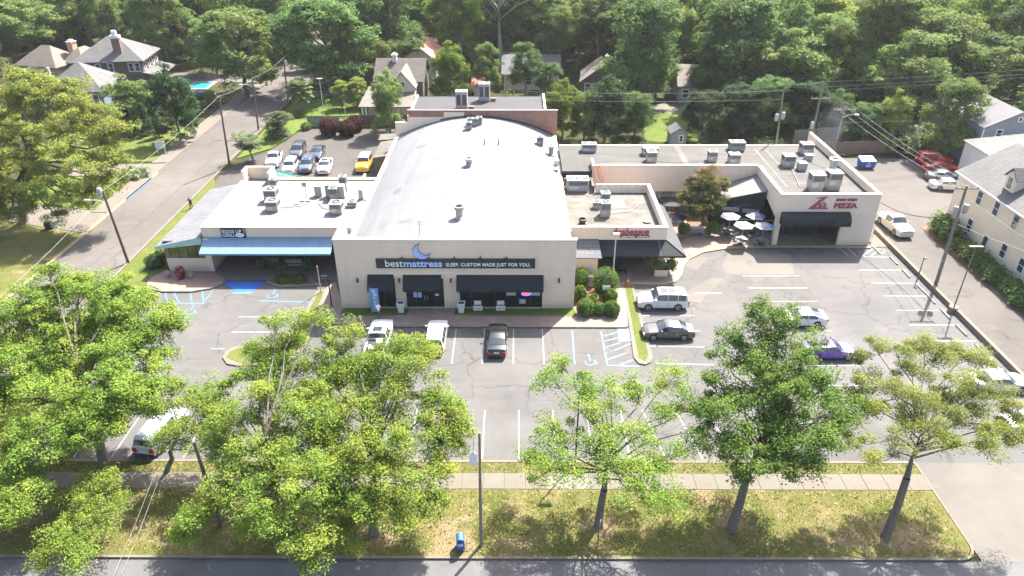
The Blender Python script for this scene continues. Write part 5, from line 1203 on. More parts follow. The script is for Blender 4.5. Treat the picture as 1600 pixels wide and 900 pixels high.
PE = vpole(1462, 445, 1511, 290, .19, "tall weathered pole with two grey transformers beside the clapboard house", mat=m_polegrey, arms=((.97, 2.3),), cans=((.72, -.42), (.74, .5)))
def vpoleY(px, py, tx, ty, Y, r, label, **k):
    lo, q = atY(px, py, Y), atY(tx, ty, Y); b = lo + (lo - q) * (lo.z / (q.z - lo.z)); utility_pole(b, q, r, label, **k); return b, q
PF = vpoleY(1270, 207, 1287, 128, 98.6, .16, "weathered pole with a crossarm behind the pizza wing's end wall", mat=m_polegrey, arms=((.82, 2.6),), cans=((.5, -.35),))
PG = vpoleY(1213, 222, 1226, 131, 96.6, .15, "weathered pole with two transformers behind the grey roof", mat=m_polegrey, cans=((.62, -.5), (.64, .35)))
PH = vpoleY(1306, 224, 1320, 168, 101.5, .15, "shorter pole with a wide crossarm behind the blue dumpster", mat=m_polegrey, arms=((.96, 3.2),), lamp=1)
b = at(752, 853); PI_ = (b, atY(749, 676, b.y)); utility_pole(PI_[0], PI_[1], .115, "lone brown pole with small white notice on the front verge", mat=m_polegrey)
sgn = thing("pole_notice", "small white arched notice hung on the lone front pole", "sign", (PI_[1].x - .45, PI_[1].y - .1, 7.7))
MB().add([(x, PI_[1].y - .16, z) for x, z in ((-2.75, 7.2), (-2.27, 7.2), (-2.27, 8.0), (-2.5, 8.35), (-2.75, 8.0))] + [(x, PI_[1].y - .12, z) for x, z in ((-2.75, 7.2), (-2.27, 7.2), (-2.27, 8.0), (-2.5, 8.35), (-2.75, 8.0))],
         [(0, 1, 2, 3, 4), (9, 8, 7, 6, 5)] + [((i + 1) % 5, i, 5 + i, 5 + (i + 1) % 5) for i in range(5)]).build("plate", m_whitepaint, sgn)
MB().tube([(-2.5, PI_[1].y - .14, 8.0), (-2.45, PI_[1].y - .14, 9.4)], .02, 5).build("hanger", m_acg, sgn)
b = at(345, 822); q = atY(303, 690, b.y); utility_pole(b, q, .16, "brown leaning pole between the small trees on the verge", mat=m_pole)
PJ = (b, q)
def lamp_post(px, py, h, label, heads=1, mat=None, arm=.5, base_mat=None, dirs=(1,)):
    b = at(px, py); t = thing("lamp_post", label, "lamp post", b)
    if base_mat: MB().lathe([(.02, .62), (.42, .62), (.46, .58), (.46, -.05)], b.x, b.y, b.z, 16).build("footing", base_mat, t)
    MB().tube([(b.x, b.y, 0), (b.x, b.y, h)], [.075, .05], 8).build("shaft", mat or m_galv, t)
    for d in dirs:
        hd = MB().cbox(b.x + d * arm * .55, b.y - .05, h - .02, arm * 1.1, .3, .12).build("lamp_head", mat or m_galv, t); MB().cbox(b.x + d * arm * .6, b.y - .05, h - .04, arm * .7, .22, .02).build("lens", m_acw, hd)
    return t
lamp_post(956, 452, 6.4, "slim grey lamp post in front of the bistro awning", dirs=(1, -1), arm=.3)
lamp_post(1488, 487, 7.2, "brown lamp post on the round concrete footing by the retaining wall", mat=m_polegrey, base_mat=P("footing_brown", (.20, .14, .12), .9, .15, 2), dirs=(1, -1), arm=.6)
lamp_post(899, 722, 6.6, "lamp post rising through the oak by the footpath", mat=m_dark, dirs=(1,), arm=.8)
lamp_post(519, 481, 3.6, "short black floodlight post beside the store's left corner", mat=m_dark, dirs=(-1,), arm=.6)
lamp_post(502, 458, 3.2, "short pale post at the end of the porch bed", mat=m_galv, dirs=(), arm=.2)
lamp_post(508, 191, 7.5, "thin light pole on the lawn behind the burgundy bushes", dirs=(-1, 1), arm=.4)
lamp_post(541, 188, 3.6, "short thin post right of the lawn's light pole", dirs=())
lamp_post(1433, 437, 2.6, "thin leaning sign post on the lane side of the retaining wall", mat=m_polegrey, dirs=(1,), arm=.2)
def wire(a, b, sag, r, label, mat=None, group=None):
    a, b = Vector(a), Vector(b); pts = []
    for k in range(17):
        t = k / 16; p = a.lerp(b, t); p.z -= sag * 4 * t * (1 - t); pts.append(p)
    return MB().tube(pts, r, 5, False).build("overhead_wire", mat or m_wire, label=label, cat="wire", group=group)
wire(PA[1], PB[1], .5, .02, "overhead wire from the transformer pole to the slender street pole"); wire(PB[1], PC[1], .4, .02, "overhead wire between the slender pole and the crepe myrtle pole"); wire(PC[1], PD[1], .4, .02, "overhead wire between the two furthest street poles")
wire(PA[1] - Vector((0, 0, .4)), (-44.5, 45, 6.2), .6, .016, "overhead wire dropping from the transformer pole towards the lower left")
wire(PD[1], (-44, 200, 9), .4, .03, "overhead wire running on from the furthest street pole")
far = [(150, 122, 11.2), (150, 121, 10.4), (150, 120, 9.9)]
for k, (dz, l) in enumerate(((0, "topmost"), (-.7, "second highest"), (-1.2, "third highest"))):
    wire(PF[1] + Vector((0, 0, dz)), (140, 128, PF[1].z + dz + .2), .9, .018, l + " wire running right from the pole behind the pizza wing")
wire(PG[1], PF[1], .2, .03, "wire linking the two weathered poles behind the grey roof"); wire(PG[1] + Vector((0, 0, -.9)), (0, 112, 8.2), .4, .018, "wire running left from the double transformer pole")
wire(PG[1] + Vector((0, 0, -2.1)), (-2, 112.6, 6.9), .4, .016, "lower wire running left from the double transformer pole")
wire(PH[1], (142, 118, 8.0), .5, .018, "lower wire running right from the wide crossarm pole"); wire(PH[1] - Vector((0, 0, 2.2)), (142, 116, 5.2), .4, .018, "lowest wire running right from the wide crossarm pole")
for k, (dx, l) in enumerate(((-1.3, "left"), (.2, "middle"), (1.4, "right"))):
    wire(PH[1] + Vector((dx, 0, .1)), PE[1] + Vector((dx * .7, -.1, -.1)), .5, .017, f"{l} one of three wires from the wide crossarm pole to the tall lane pole")
wire(PE[1] - Vector((0, 0, 3.2)), (41.1, 76.2, 5.4), 1.0, .04, "dark drooping cable from the pizza building to the tall lane pole", m_wired); wire(PE[1] - Vector((0, 0, 4.0)), (52.7, 56, 6.4), .3, .018, "service wire from the tall lane pole to the clapboard house")
wire(PE[1] - Vector((0, 0, 1)), (49.5, 36, 8.5), .5, .018, "wire running from the tall lane pole towards the viewer")
q1, q2 = atY(245, 740, 36.0), atY(178, 898, 27); wire(q1 + Vector((.0, 3.5, 1.6)), q2, .25, .010, "left one of two pale service wires over the lower left verge")
q1, q2 = atY(253, 742, 36.0), atY(190, 898, 27); wire(q1 + Vector((.0, 3.5, 1.6)), q2, .25, .010, "right one of two pale service wires over the lower left verge")
for k, (a, bb, l) in enumerate((((1125, 340), (1260, 345), "string of lights over the umbrellas"), ((1127, 326), (1170, 319), "short light string in front of the pavilion"))):
    p, q = at(*a, 3.2), at(*bb, 3.3); wire(p, q, .12, .02, l)

# ---------------------------------------------------------------- verge objects
b = at(720, 858); t = thing("mailbox", "blue street mailbox with rounded top on the front verge", "mailbox", b)
m_mail = P("mail_blue", (.03, .11, .34), .45, .08, 2)
bb = MB(); pr = [(-.26 * math.cos(R(a)), .95 + .28 * math.sin(R(a))) for a in range(0, 181, 20)]; pr = [(-.26, .3)] + pr + [(.26, .3)]; n = len(pr)
bb.add([(x, -.3, z) for x, z in pr] + [(x, .3, z) for x, z in pr], [tuple(range(n))[::-1], tuple(range(n, 2 * n))] + [(i, (i + 1) % n, n + (i + 1) % n, n + i) for i in range(n)])
bb.build("body", m_mail, t, local=True)
MB().box(-.17, .17, -.33, -.3, .92, 1.1).build("pull_down_door", P("mail_dark", (.02, .06, .2), .5, .05, 2), t, local=True); MB().box(-.16, .16, -.315, -.302, .6, .8).build("notice_label", m_whitepaint, t, local=True)
lettering("MAIL", .13, m_mail, t, (b.x, b.y - .32, .65), .004, .003, 0, 'CENTER')
for x in (-.22, .22):
    for y in (-.26, .26): MB().cbox(x, y, 0, .05, .05, .3).build("leg", m_mail, t, local=True)
t.rotation_euler.z = R(6)
def post_sign(px, py, h, w, hh, label, mat, name="sign_post", rz=0):
    b = at(px, py, .1); t = thing(name, label, "sign", b); MB().cyl(0, 0, -.1, h, .04, .04, 6).build("post", m_polegrey, t, local=True); MB().cbox(0, -.05, h - hh, w, .03, hh).build("plate", mat, t, local=True); t.rotation_euler.z = rz; return t
post_sign(1172, 849, 2.4, .12, .5, "thin brown sign seen edge-on right of the dark maple's trunk", m_polegrey, rz=R(80)); post_sign(934, 851, 2.2, .3, .4, "thin bent sign post below the middle oak", m_acg, rz=R(70))
post_sign(203, 216, 1.0, .7, .5, "little white sign by the crepe myrtle", m_whitepaint, rz=R(-10)).location = (*at(450, 217)[:2], .05)
b = at(253, 240); t = thing("yard_sign", "white board sign on two legs on the shady front lawn", "sign", (b.x, b.y, .05)); MB().cbox(0, 0, .8, 1.5, .08, 1.1).build("board", m_whitepaint, t, local=True)
for x in (-.6, .6): MB().cbox(x, .0, 0, .1, .1, .8).build("leg", m_whitepaint, t, local=True)
b = at(78, 357); t = thing("trash_bin", "dark bin with a white notice under the yellow-green oak", "bin", b); MB().lathe([(.02, 0), (.45, 0), (.55, .5), (.45, .9), (.02, 1.0)], n=12).build("bin_body", m_dark, t, local=True); MB().cbox(.9, -.4, .5, .6, .05, .45).build("notice", m_whitepaint, t, local=True); MB().cyl(.9, -.37, 0, .55, .03, .03, 6).build("notice_post", m_acg, t, local=True)

# ---------------------------------------------------------------- fences, dumpster, bin stores
def fence(p, q, h, label, mat, nposts, name="board_fence"):
    p, q = Vector((*p, 0)), Vector((*q, 0)); t = thing(name, label, "fence", p); L = (q - p).length; d = (q - p) / L; nb = int(L / .16); m = MB(); ang = math.atan2(d.y, d.x)
    for i in range(nb):
        c = p + d * (i + .5) * L / nb; m.cbox(c.x, c.y, .05, L / nb - .012, .025, h * rnd.uniform(.97, 1.02), ang)
    m.build("fence_boards", mat, t, kind='stuff')
    for k in range(nposts + 1):
        c = p + d * L * k / nposts; c += Vector((-d.y, d.x, 0)) * .09; MB().cbox(c.x, c.y, 0, .11, .11, h + .08, ang).build("post", mat, t)
    for z in (.4, h - .35): c = (p + q) / 2 + Vector((-d.y, d.x, 0)) * .05; MB().cbox(c.x, c.y, z, L - .1, .05, .09, ang).build("rail", mat, t)
    return t
fence((43, 105.3), (62.5, 107.2), 2.0, "weathered board fence behind the blue dumpster and red cars", m_wood, 8); fence((62.9, 107.4), (71, 109.5), 2.2, "grey board fence between the red cars and the metal shed", m_acg, 4); fence((-35.6, 119.6), (-30.3, 119.9), 1.8, "grey green fence left of the burgundy bushes", P("fence_green", (.16, .17, .13), .9, .2, 2), 3)
fence((-28.2, 119.8), (-16, 120), 2.0, "dark board fence behind the burgundy bushes", P("fence_dark", (.10, .075, .06), .9, .25, 2), 6); fence((44.2, 110.5), (56, 113), 2.4, "taller shaded board fence under the trees behind the wing's end", MATS["fence_green"], 5)
b = at(1355, 264); t = thing("dumpster", "blue dumpster with grey lids and white emblem in the side yard", "dumpster", (b.x, b.y + .6, .0)); m_dump = P("dumpster_blue", (.02, .10, .36), .5, .12, 2, fine=.15)
MB().add([(-1.0, -.6, .15), (1.0, -.6, .15), (1.0, .7, .15), (-1.0, .7, .15), (-1.1, -.75, 1.15), (1.1, -.75, 1.15), (1.1, .85, 1.45), (-1.1, .85, 1.45)], [(0, 3, 2, 1), (4, 5, 6, 7), (0, 1, 5, 4), (1, 2, 6, 5), (2, 3, 7, 6), (3, 0, 4, 7)]).build("body", m_dump, t, local=True)
for s in (-.52, .52): MB().slab([(s - .5, -.8, 1.2), (s + .5, -.8, 1.2), (s + .5, .88, 1.52), (s - .5, .88, 1.52)], .05).build("lid", m_acg, t, local=True)
for s in (-1.12, 1.12): MB().cbox(s, 0, .6, .16, 1.0, .16).build("lift_pocket", m_dump, t, local=True)
e = MB()
for k in range(3):
    a = R(90 + 120 * k); e.cbox(.25 * math.cos(a), -.72, .66 + .2 * math.sin(a), .2, .04, .16)
e.build("emblem", m_whitepaint, t, local=True); MB().cbox(0, -.70, .36, .5, .04, .1).build("emblem_bar", m_whitepaint, t, local=True)
t = thing("bin_store", "low block walled bin store behind the cafe, near the yellow suv", "bin store", (-17.5, 93, 0)); MB().box(-21.2, -17.4, 91.0, 91.25, 0, 1.7).box(-21.2, -20.9, 91.25, 94, 0, 1.5).build("wall", m_acw, t); MB().box(-20.6, -17.6, 91.5, 93.6, .0, .9).build("bin_lid", m_wood, t)
t = thing("rear_porch", "pale lean-to porch at the rear side door of the barrel building", "porch", (-18.5, 101, 0)); MB().slab([(-20.4, 97, 2.7), (-17.36, 97, 3.1), (-17.36, 104, 3.1), (-20.4, 104, 2.7)], .12).slab([(-20.8, 104.2, 2.9), (-16, 104.2, 3.2), (-16, 107, 3.2), (-20.8, 107, 2.9)], .12).build("porch_roof", m_memstain, t); MB().box(-20.2, -17.36, 97.4, 97.6, 0, 2.75).box(-20.2, -20, 97.6, 106.8, 0, 2.7).build("wall", m_wood, t)

# ---------------------------------------------------------------- things in front of the shops
m_urn = P("urn_white", (.68, .67, .65), .5, .06, 2)
for i, x in enumerate((-11.33, -5.38)):
    t = thing("planter_urn", ("white square planter left of the store entrance", "white square planter right of the store entrance")[i], "planter", (x, 59.95, .15), 0, "white planters at the entrance")
    MB().add([(-.24, -.24, 0), (.24, -.24, 0), (.24, .24, 0), (-.24, .24, 0), (-.36, -.36, 1.0), (.36, -.36, 1.0), (.36, .36, 1.0), (-.36, .36, 1.0)], [(0, 3, 2, 1), (0, 1, 5, 4), (1, 2, 6, 5), (2, 3, 7, 6), (3, 0, 4, 7)]).box(-.4, .4, -.4, -.28, 1.0, 1.08).box(-.4, .4, .28, .4, 1.0, 1.08).box(-.4, -.28, -.28, .28, 1.0, 1.08).box(.28, .4, -.28, .28, 1.0, 1.08).build("urn", m_urn, t, local=True)
    MB().box(-.33, .33, -.33, .33, .9, .97).build("soil", m_dark, t, local=True)
for i, x in enumerate((-3.75, -1.5)):
    t = thing("yard_placard", ("white placard on the turf under the long window, left one", "white placard on the turf under the long window, right one")[i], "placard", (x, 59.9, .15), 0, "placards on the store turf")
    for s, z in ((-.32, .15), (-.0, .8)): pass
    MB().box(-.45, .45, -.03, .03, .2, .72).box(-.35, .35, -.0, .04, .86, 1.3).build("board", m_whitepaint, t, local=True)
    MB().box(-.28, .28, -.036, -.031, .38, .46).build("printed_line", m_acg, t, local=True)
    for s in (-.3, .3): MB().cyl(s, .02, 0, 1.0, .015, .015, 5).build("stake", m_acg, t, local=True)
p = at(586, 494); t = thing("feather_banner", "tall light blue banner with white blocks stood beside the man in white", "banner", (-13.75, 59.55, .14)); MB().box(-.42, .42, -.02, .02, .25, 2.9).build("banner_cloth", P("banner_blue", (.10, .33, .62), .6, .05, 2), t, local=True)
for z, x, w, h in ((2.45, -.05, .3, .3), (2.1, .08, .34, .26), (1.7, -.02, .22, .3), (1.3, .06, .36, .24), (.95, -.05, .24, .28), (.6, .04, .34, .22)): MB().box(x - w / 2, x + w / 2, -.032, -.021, z, z + h).build("printed_block", m_whitepaint, t, local=True)
MB().cyl(-.45, 0, 0, 3.1, .03, .02, 6).build("banner_pole", m_acg, t, local=True)
# cafe terrace pots
def pot(px, py, s, mat, label, z=.15):
    b = at(px, py, z); t = thing("clay_pot", label, "pot", (b.x, b.y, z)); MB().lathe([(.02, 0), (.3 * s, 0), (.36 * s, .15 * s), (.52 * s, .75 * s), (.5 * s, 1.05 * s), (.34 * s, 1.2 * s), (.42 * s, 1.32 * s), (.36 * s, 1.3 * s), (.25 * s, 1.15 * s), (.02, 1.0 * s)], n=18).build("jar", mat, t, local=True); MB().cyl(0, 0, 1.05 * s, 1.12 * s, .26 * s, .26 * s, 12).build("pot_soil", m_dark, t, local=True); return t
pot(284, 435, 1.0, P("glaze_maroon", (.10, .018, .02), .25, .1, 2), "big maroon glazed jar on the cafe terrace"); pot(263, 433, .55, P("clay_grey", (.26, .22, .19), .8, .15, 2), "small grey clay pot left of the maroon jar"); pot(299, 434, .5, MATS["clay_grey"], "small low clay pot right of the maroon jar")
def bench(x, y, z, w, label, mat, rz=0):
    t = thing("bench", label, "bench", (x, y, z), 0)
    for k in range(3): MB().cbox(0, -.15 + k * .15, .42, w, .12, .04).build("seat_slat", mat, t, local=True)
    for k in range(3): MB().cbox(0, .24 + .02 * k, .55 + k * .15, w, .04, .11).build("back_slat", mat, t, local=True)
    for s in (-1, 1):
        MB().cbox(s * (w / 2 - .06), -.17, 0, .07, .07, .42).build("leg", mat, t, local=True); MB().cbox(s * (w / 2 - .06), .22, 0, .07, .07, .95).build("leg", mat, t, local=True); MB().cbox(s * (w / 2 - .06), .03, .62, .06, .42, .05).build("armrest", mat, t, local=True)
    t.rotation_euler.z = rz; return t
m_bw = P("bench_wood", (.20, .17, .145), .8, .2, 2); m_bi = P("bench_iron", (.33, .34, .35), .5, .1, 2)
x, y = at(424, 419)[:2]; bench(x, y, .13, 1.6, "wooden bench under the blue awning, left of the white iron bench", m_bw); x, y = at(459, 421)[:2]; bench(x, y, .13, 1.9, "pale iron bench under the blue awning beside the door", m_bi)
x, y = at(1087, 367)[:2]; bench(x, y - .2, .13, 1.7, "grey bench against the courtyard planter wall", m_bi); bench(11.2, 67.8, .13, 1.5, "dark bench in the shade under the bistro awning", m_dark)
# bistro front: sign lantern, planter, cone
t = thing("planter_box", "pale planter box at the foot of the bistro's corner column", "planter", (15.6, 67.5, .13)); MB().box(14.9, 16.3, 67.2, 67.9, .13, .85).build("box", m_stucco2, t); MB().box(14.98, 16.22, 67.28, 67.82, .85, .87).build("soil", MATS["mulch"], t)
t = thing("menu_lantern", "white lantern-like menu box hung on the bistro's corner column", "lantern", (15.0, 68.2, 2.5)); MB().cbox(15.0, 68.1, 2.2, .35, .3, .6).build("lantern_box", m_whitepaint, t); MB().cbox(15.0, 68.1, 2.8, .42, .38, .06).build("lantern_cap", m_dark, t)
c = at(981, 445, .13); t = thing("traffic_cone", "orange traffic cone with white band at the median's top end", "cone", (c.x, c.y, .13)); m_cone = P("cone_orange", (.75, .10, .04), .5, .08, 2)
MB().cbox(0, 0, 0, .42, .42, .05).build("cone_foot", m_cone, t, local=True); MB().lathe([(.17, .05), (.11, .42)], n=14).build("cone_body", m_cone, t, local=True); MB().lathe([(.11, .42), (.085, .58)], n=14).build("white_band", m_whitepaint, t, local=True); MB().lathe([(.085, .58), (.04, .9), (.001, .91)], n=14).build("cone_tip", m_cone, t, local=True); MB().cyl(0, 0, .9, 1.6, .015, .01, 5).build("whip", m_acg, t, local=True)
c = at(946, 469, .14); t = thing("small_signpost", "little white and blue roadside sign in the shrub bed", "sign", (c.x, c.y, .14)); MB().cyl(0, 0, 0, 1.5, .03, .03, 6).build("post", m_acg, t, local=True); MB().cbox(0, -.04, 1.2, .75, .03, .5).build("plate", m_whitepaint, t, local=True); MB().cbox(.3, -.06, .85, .3, .03, .3).build("lower_plate", m_blue, t, local=True)
c = at(921, 447, .14); t = thing("gas_meter_box", "grey utility box half hidden behind the shrubs", "utility box", (c.x, c.y, .14)); MB().cbox(0, 0, 0, .9, .5, 1.3).build("box", m_acg, t, local=True); MB().cbox(0, -.26, .1, .8, .03, 1.1).build("box_lid", m_acw, t, local=True)

# ---------------------------------------------------------------- courtyard furniture
m_um = P("umbrella_white", (.30, .31, .32), .8, .05, 2); m_umb = P("umbrella_blue", (.15, .24, .46), .8, .05, 2); m_print = P("umbrella_print", (.09, .11, .16), .8, .1, 2); m_table = P("table_iron", (.16, .17, .18), .5, .15, 2)
def umbrella(px, py, label, blue=(), mat=None, z=2.75, r=1.2):
    p = at(px, py, z); t = thing("patio_umbrella", label, "umbrella", (p.x, p.y, .13), 0, "umbrellas in the courtyard")
    for k in range(6):
        a0, a1 = R(60 * k + 0), R(60 * k + 60); q0, q1 = Vector((math.cos(a0), math.sin(a0), 0)) * r, Vector((math.cos(a1), math.sin(a1), 0)) * r; top = Vector((0, 0, z + .2 - .13)); zz = Vector((0, 0, z - .25 - .13))
        pn = MB().slab([q0 + zz, q1 + zz, top], .02).build("canopy_panel", mat or (m_umb if k in blue else m_um), t, local=True)
        if mat is None:
            c = (q0 + q1) / 2; u = (q1 - q0).normalized(); o = zz.lerp(top, .28) + c * .72; s = (top - (zz + c)).normalized(); nn = u.cross(s).normalized() * .012; nn = nn if nn.z > 0 else -nn
            m = MB()
            for w, d in ((.36, -.08), (.24, .1)): m.add([o + u * w + s * (d - .05) + nn, o - u * w + s * (d - .05) + nn, o - u * w + s * (d + .05) + nn, o + u * w + s * (d + .05) + nn], [(0, 1, 2, 3)])
            m.build("printed_mark", m_print, pn, local=True)
    MB().cyl(0, 0, 0, z + .28 - .13, .03, .025, 8).build("pole", m_galv, t, local=True); MB().lathe([(.02, .1), (.28, .08), (.32, 0)], n=12).build("base_weight", m_dark, t, local=True)
    return p
def table(x, y, label, rz=0, chairs=4, clabel="", mat=None, cm=None):
    t = thing("patio_table", label, "table", (x, y, .13), 0, "tables in the courtyard"); mt = mat or m_table
    MB().cbox(0, 0, .70, 1.05, 1.05, .05).build("table_top", mt, t, local=True); MB().cyl(0, 0, 0, .7, .05, .05, 8).cbox(0, 0, 0, .6, .6, .04).build("pedestal", mt, t, local=True); t.rotation_euler.z = rz
    for k in range(chairs):
        a = rz + R(90 * k); cx, cy = x + .85 * math.cos(a), y + .85 * math.sin(a)
        c = thing("patio_chair", f"dark metal chair {('right of', 'behind', 'left of', 'in front of')[k]} the {clabel}", "chair", (cx, cy, .13), 0, "chairs round the courtyard tables")
        MB().cbox(0, 0, .43, .42, .42, .035).build("seat", cm or m_table, c, local=True); MB().cbox(.2, 0, .5, .03, .42, .4).build("backrest", cm or m_table, c, local=True)
        for sx in (-.18, .18):
            for sy in (-.18, .18): MB().cyl(sx, sy, 0, .43, .018, .018, 5).build("leg", cm or m_table, c, local=True)
        c.rotation_euler.z = a
for px, py, l, bl in ((1142, 335, "white umbrella with dark print at the upper left of four", ()), (1181, 334, "white umbrella half blue at the upper right of four", (5, 0)), (1163, 349, "white umbrella with dark print at the lower left of four", ()), (1195, 350, "white umbrella half blue beside the corner column", (5, 0, 1))):
    p = umbrella(px, py, l, bl); sh_ = {1142: "upper left printed", 1181: "upper right half-blue", 1163: "lower left printed", 1195: "column-side half-blue"}[px]; table(p.x, p.y + .01, "square iron table under the " + sh_ + " umbrella", R(20), 4, "table under the " + sh_ + " umbrella")
p = umbrella(1052, 336, "open black umbrella near the dark courtyard windows", (), m_black, 2.7, 1.7); 
p = umbrella(1048, 312, "black umbrella behind the other black one by the courtyard windows", (), m_black, 2.7, 1.7)
for i, (px, py, l) in enumerate(((1043, 327, "long orange wooden table beside the bistro's side awning"), (1052, 334, "low orange wooden bench table in front of the long one"))):
    q = at(px, py, .8 if i == 0 else .5); t = thing("wooden_table", l, "table", (q.x, q.y, .13)); MB().cbox(0, 0, .68 if i == 0 else .36, 2.0, .9 if i == 0 else .35, .06).build("table_top", P("orange_wood", (.38, .15, .05), .6, .2, 2), t, local=True)
    for s in (-.8, .8): MB().cbox(s, 0, 0, .1, .6 if i == 0 else .3, .68 if i == 0 else .36).build("leg", MATS["orange_wood"], t, local=True)
pl = thing("courtyard_planter", "low walled planter bed holding the flowering courtyard tree", "planter", (21, 77, .13))
q0, q1 = at(1073, 366), at(1112, 366)
MB().box(q0.x, q1.x, q0.y, q0.y + .3, .13, .75).box(q0.x, q0.x + .3, q0.y + .3, q0.y + 3.5, .13, .75).box(q1.x - .3, q1.x, q0.y + .3, q0.y + 3.5, .13, .75).build("planter_wall", P("planter_render", (.30, .22, .18), .9, .15, 1), pl); MB().box(q0.x + .3, q1.x - .3, q0.y + .3, q0.y + 3.5, .13, .66).build("planter_soil", MATS["mulch"], pl)

# ---------------------------------------------------------------- people
def skin_mesh(name, joints, edges, mat, parent, sub=2):
    me = bpy.data.meshes.new(name); me.from_pydata([j[0] for j in joints], edges, []); me.update()
    o = bpy.data.objects.new("tmp", me); col.objects.link(o); s = o.modifiers.new("s", 'SKIN'); s.use_smooth_shade = True
    for v, j in zip(me.skin_vertices[0].data, joints): v.radius = j[1] if isinstance(j[1], tuple) else (j[1], j[1])
    me.skin_vertices[0].data[0].use_root = True
    m2 = o.modifiers.new("u", 'SUBSURF'); m2.levels = sub; m2.render_levels = sub
    bpy.context.view_layer.update(); out = bpy.data.meshes.new_from_object(o.evaluated_get(bpy.context.evaluated_depsgraph_get())); bpy.data.objects.remove(o); out.name = name
    return link(name, out, parent, mat)
def person(loc, rz, label, shirt, trousers, lean=.0, arms=((.25, .55), (.25, .55)), hair=(.02, .015, .012), step=.12):
    t = thing("person", label, "person", loc); sk = P("skin", (.45, .27, .19), .6, .05, 2); f = lean
    hip = Vector((0, 0, .92)); ch = hip + Vector((f * .35, 0, .36)); nk = hip + Vector((f * .6, 0, .56)); hd = nk + Vector((f * .15 + .02, 0, .16)); tp = hd + Vector((.01, 0, .10))
    J = [(hip, .10), (ch, (.11, .15)), (nk, .055), (hd, (.085, .075)), (tp, (.07, .065))]; Ed = [(0, 1), (1, 2), (2, 3), (3, 4)]
    J += [(hd + Vector((.095, 0, .0)), .014)]; Ed += [(3, 5)]
    for s, (fw, up) in zip((1, -1), arms):
        sh = ch + Vector((0, s * .19, .10)); el = sh + Vector((fw * .5, s * .06, -.28 + up * .2)); wr = el + Vector((fw * .75 + .04, -s * .02, -.24 + up * .5)); k = len(J)
        J += [(sh, .06), (el, .042), (wr, .032)]; Ed += [(1, k), (k, k + 1), (k + 1, k + 2)]
        d = (wr - el).normalized(); pm = wr + d * .06; J.append((pm, (.022, .036))); Ed.append((k + 2, k + 3))
        for fi in range(5):
            off = Vector((0, (fi - 2) * .018, 0)) if fi else Vector((.03, -s * .04, 0)); J.append((pm + d * (.08 if fi else .03) + off, .009)); Ed.append((k + 3, len(J) - 1))
    for s in (1, -1):
        th = hip + Vector((0, s * .10, -.04)); kn = Vector((s * step * .6 + .03, s * .11, .48)); an = Vector((s * step - .02, s * .11, .09)); to = an + Vector((.17, 0, -.05)); k = len(J)
        J += [(th, .085), (kn, .058), (an, .04), (to, .035)]; Ed += [(0, k), (k, k + 1), (k + 1, k + 2), (k + 2, k + 3)]
    skin_mesh("body", J, Ed, sk, t)
    sJ = [(hip + Vector((0, 0, -.04)), (.125, .16)), (ch, (.135, .18)), (nk - Vector((0, 0, .03)), .075)]; sE = [(0, 1), (1, 2)]; q = 6
    for s, a in zip((1, -1), (6, 15)):
        sh, el = J[a][0], J[a + 1][0]; k = len(sJ); sJ += [(sh, .075), (sh.lerp(el, .85), .062)]; sE += [(1, k), (k, k + 1)]
    skin_mesh("shirt", sJ, sE, shirt, t)
    tJ = [(hip, (.125, .15))]; tE = []
    for a in (24, 28):
        k = len(tJ); tJ += [(J[a][0], .10), (J[a + 1][0], .072), (J[a + 2][0] + Vector((0, 0, .03)), .058)]; tE += [(0, k), (k, k + 1), (k + 1, k + 2)]
    skin_mesh("trousers", tJ, tE, trousers, t)
    skin_mesh("hair", [(hd + Vector((-.03, 0, .05)), (.088, .085)), (tp + Vector((-.01, 0, .02)), (.075, .075))], [(0, 1)], P("hair_dark", hair, .7, .1, 5), t)
    for s in (1, -1): MB().cbox(s * step + .05, s * .11, 0, .28, .1, .09).build("shoe", m_dark, t, local=True)
    t.rotation_euler.z = rz
    return t
person((-13.3, 58.6, .13), R(100), "dark haired man in a white shirt bending by the blue banner", P("shirt_white", (.75, .74, .73), .8, .04, 2), P("trousers_grey", (.12, .12, .13), .8, .1, 3), .55, ((.35, .2), (.25, .1)))
c = at(300, 327); person((c.x, c.y, .09), R(160), "person in dark clothes walking on the grass beside the street", P("cloth_black", (.02, .02, .024), .8, .1, 3), MATS["cloth_black"], .1, ((.3, .3), (.0, .0)), step=.1)
# ---------------------------------------------------------------- vegetation
npr = np.random.default_rng(11)
m_bark = P("bark", (.16, .135, .11), .95, .3, 3, fine=.4, bmp=.5); m_barkpale = P("bark_pale", (.30, .27, .235), .95, .25, 3, fine=.35, bmp=.4); m_barkdark = P("bark_dark", (.075, .06, .05), .95, .3, 3, fine=.4)
L_fore = leafmat("leaf_foreground", (.125, .185, .032), (.20, .265, .048), (.25, .275, .048), .3, .14)
L_maple = leafmat("leaf_maple", (.08, .13, .028), (.125, .18, .038), (.165, .21, .044), .3, .1)
L_airy = leafmat("leaf_airy", (.165, .19, .045), (.22, .235, .06), (.25, .25, .06), .34, .1)
L_yel = leafmat("leaf_yellowing", (.22, .25, .06), (.31, .31, .068), (.20, .25, .066), .32, .15)
L_mid = leafmat("leaf_mid", (.12, .18, .06), (.185, .24, .078), (.225, .25, .08), .38)
L_dark = leafmat("leaf_dark", (.085, .138, .052), (.128, .182, .064), (.152, .20, .068), .35)
L_ever = leafmat("leaf_evergreen", (.034, .060, .026), (.052, .084, .034), (.06, .095, .036), .25)
L_lime = leafmat("leaf_lime", (.125, .185, .035), (.175, .23, .045), (.195, .235, .045), .42)
L_shrub = leafmat("leaf_shrub", (.07, .125, .025), (.125, .185, .035), (.14, .20, .04), .3)
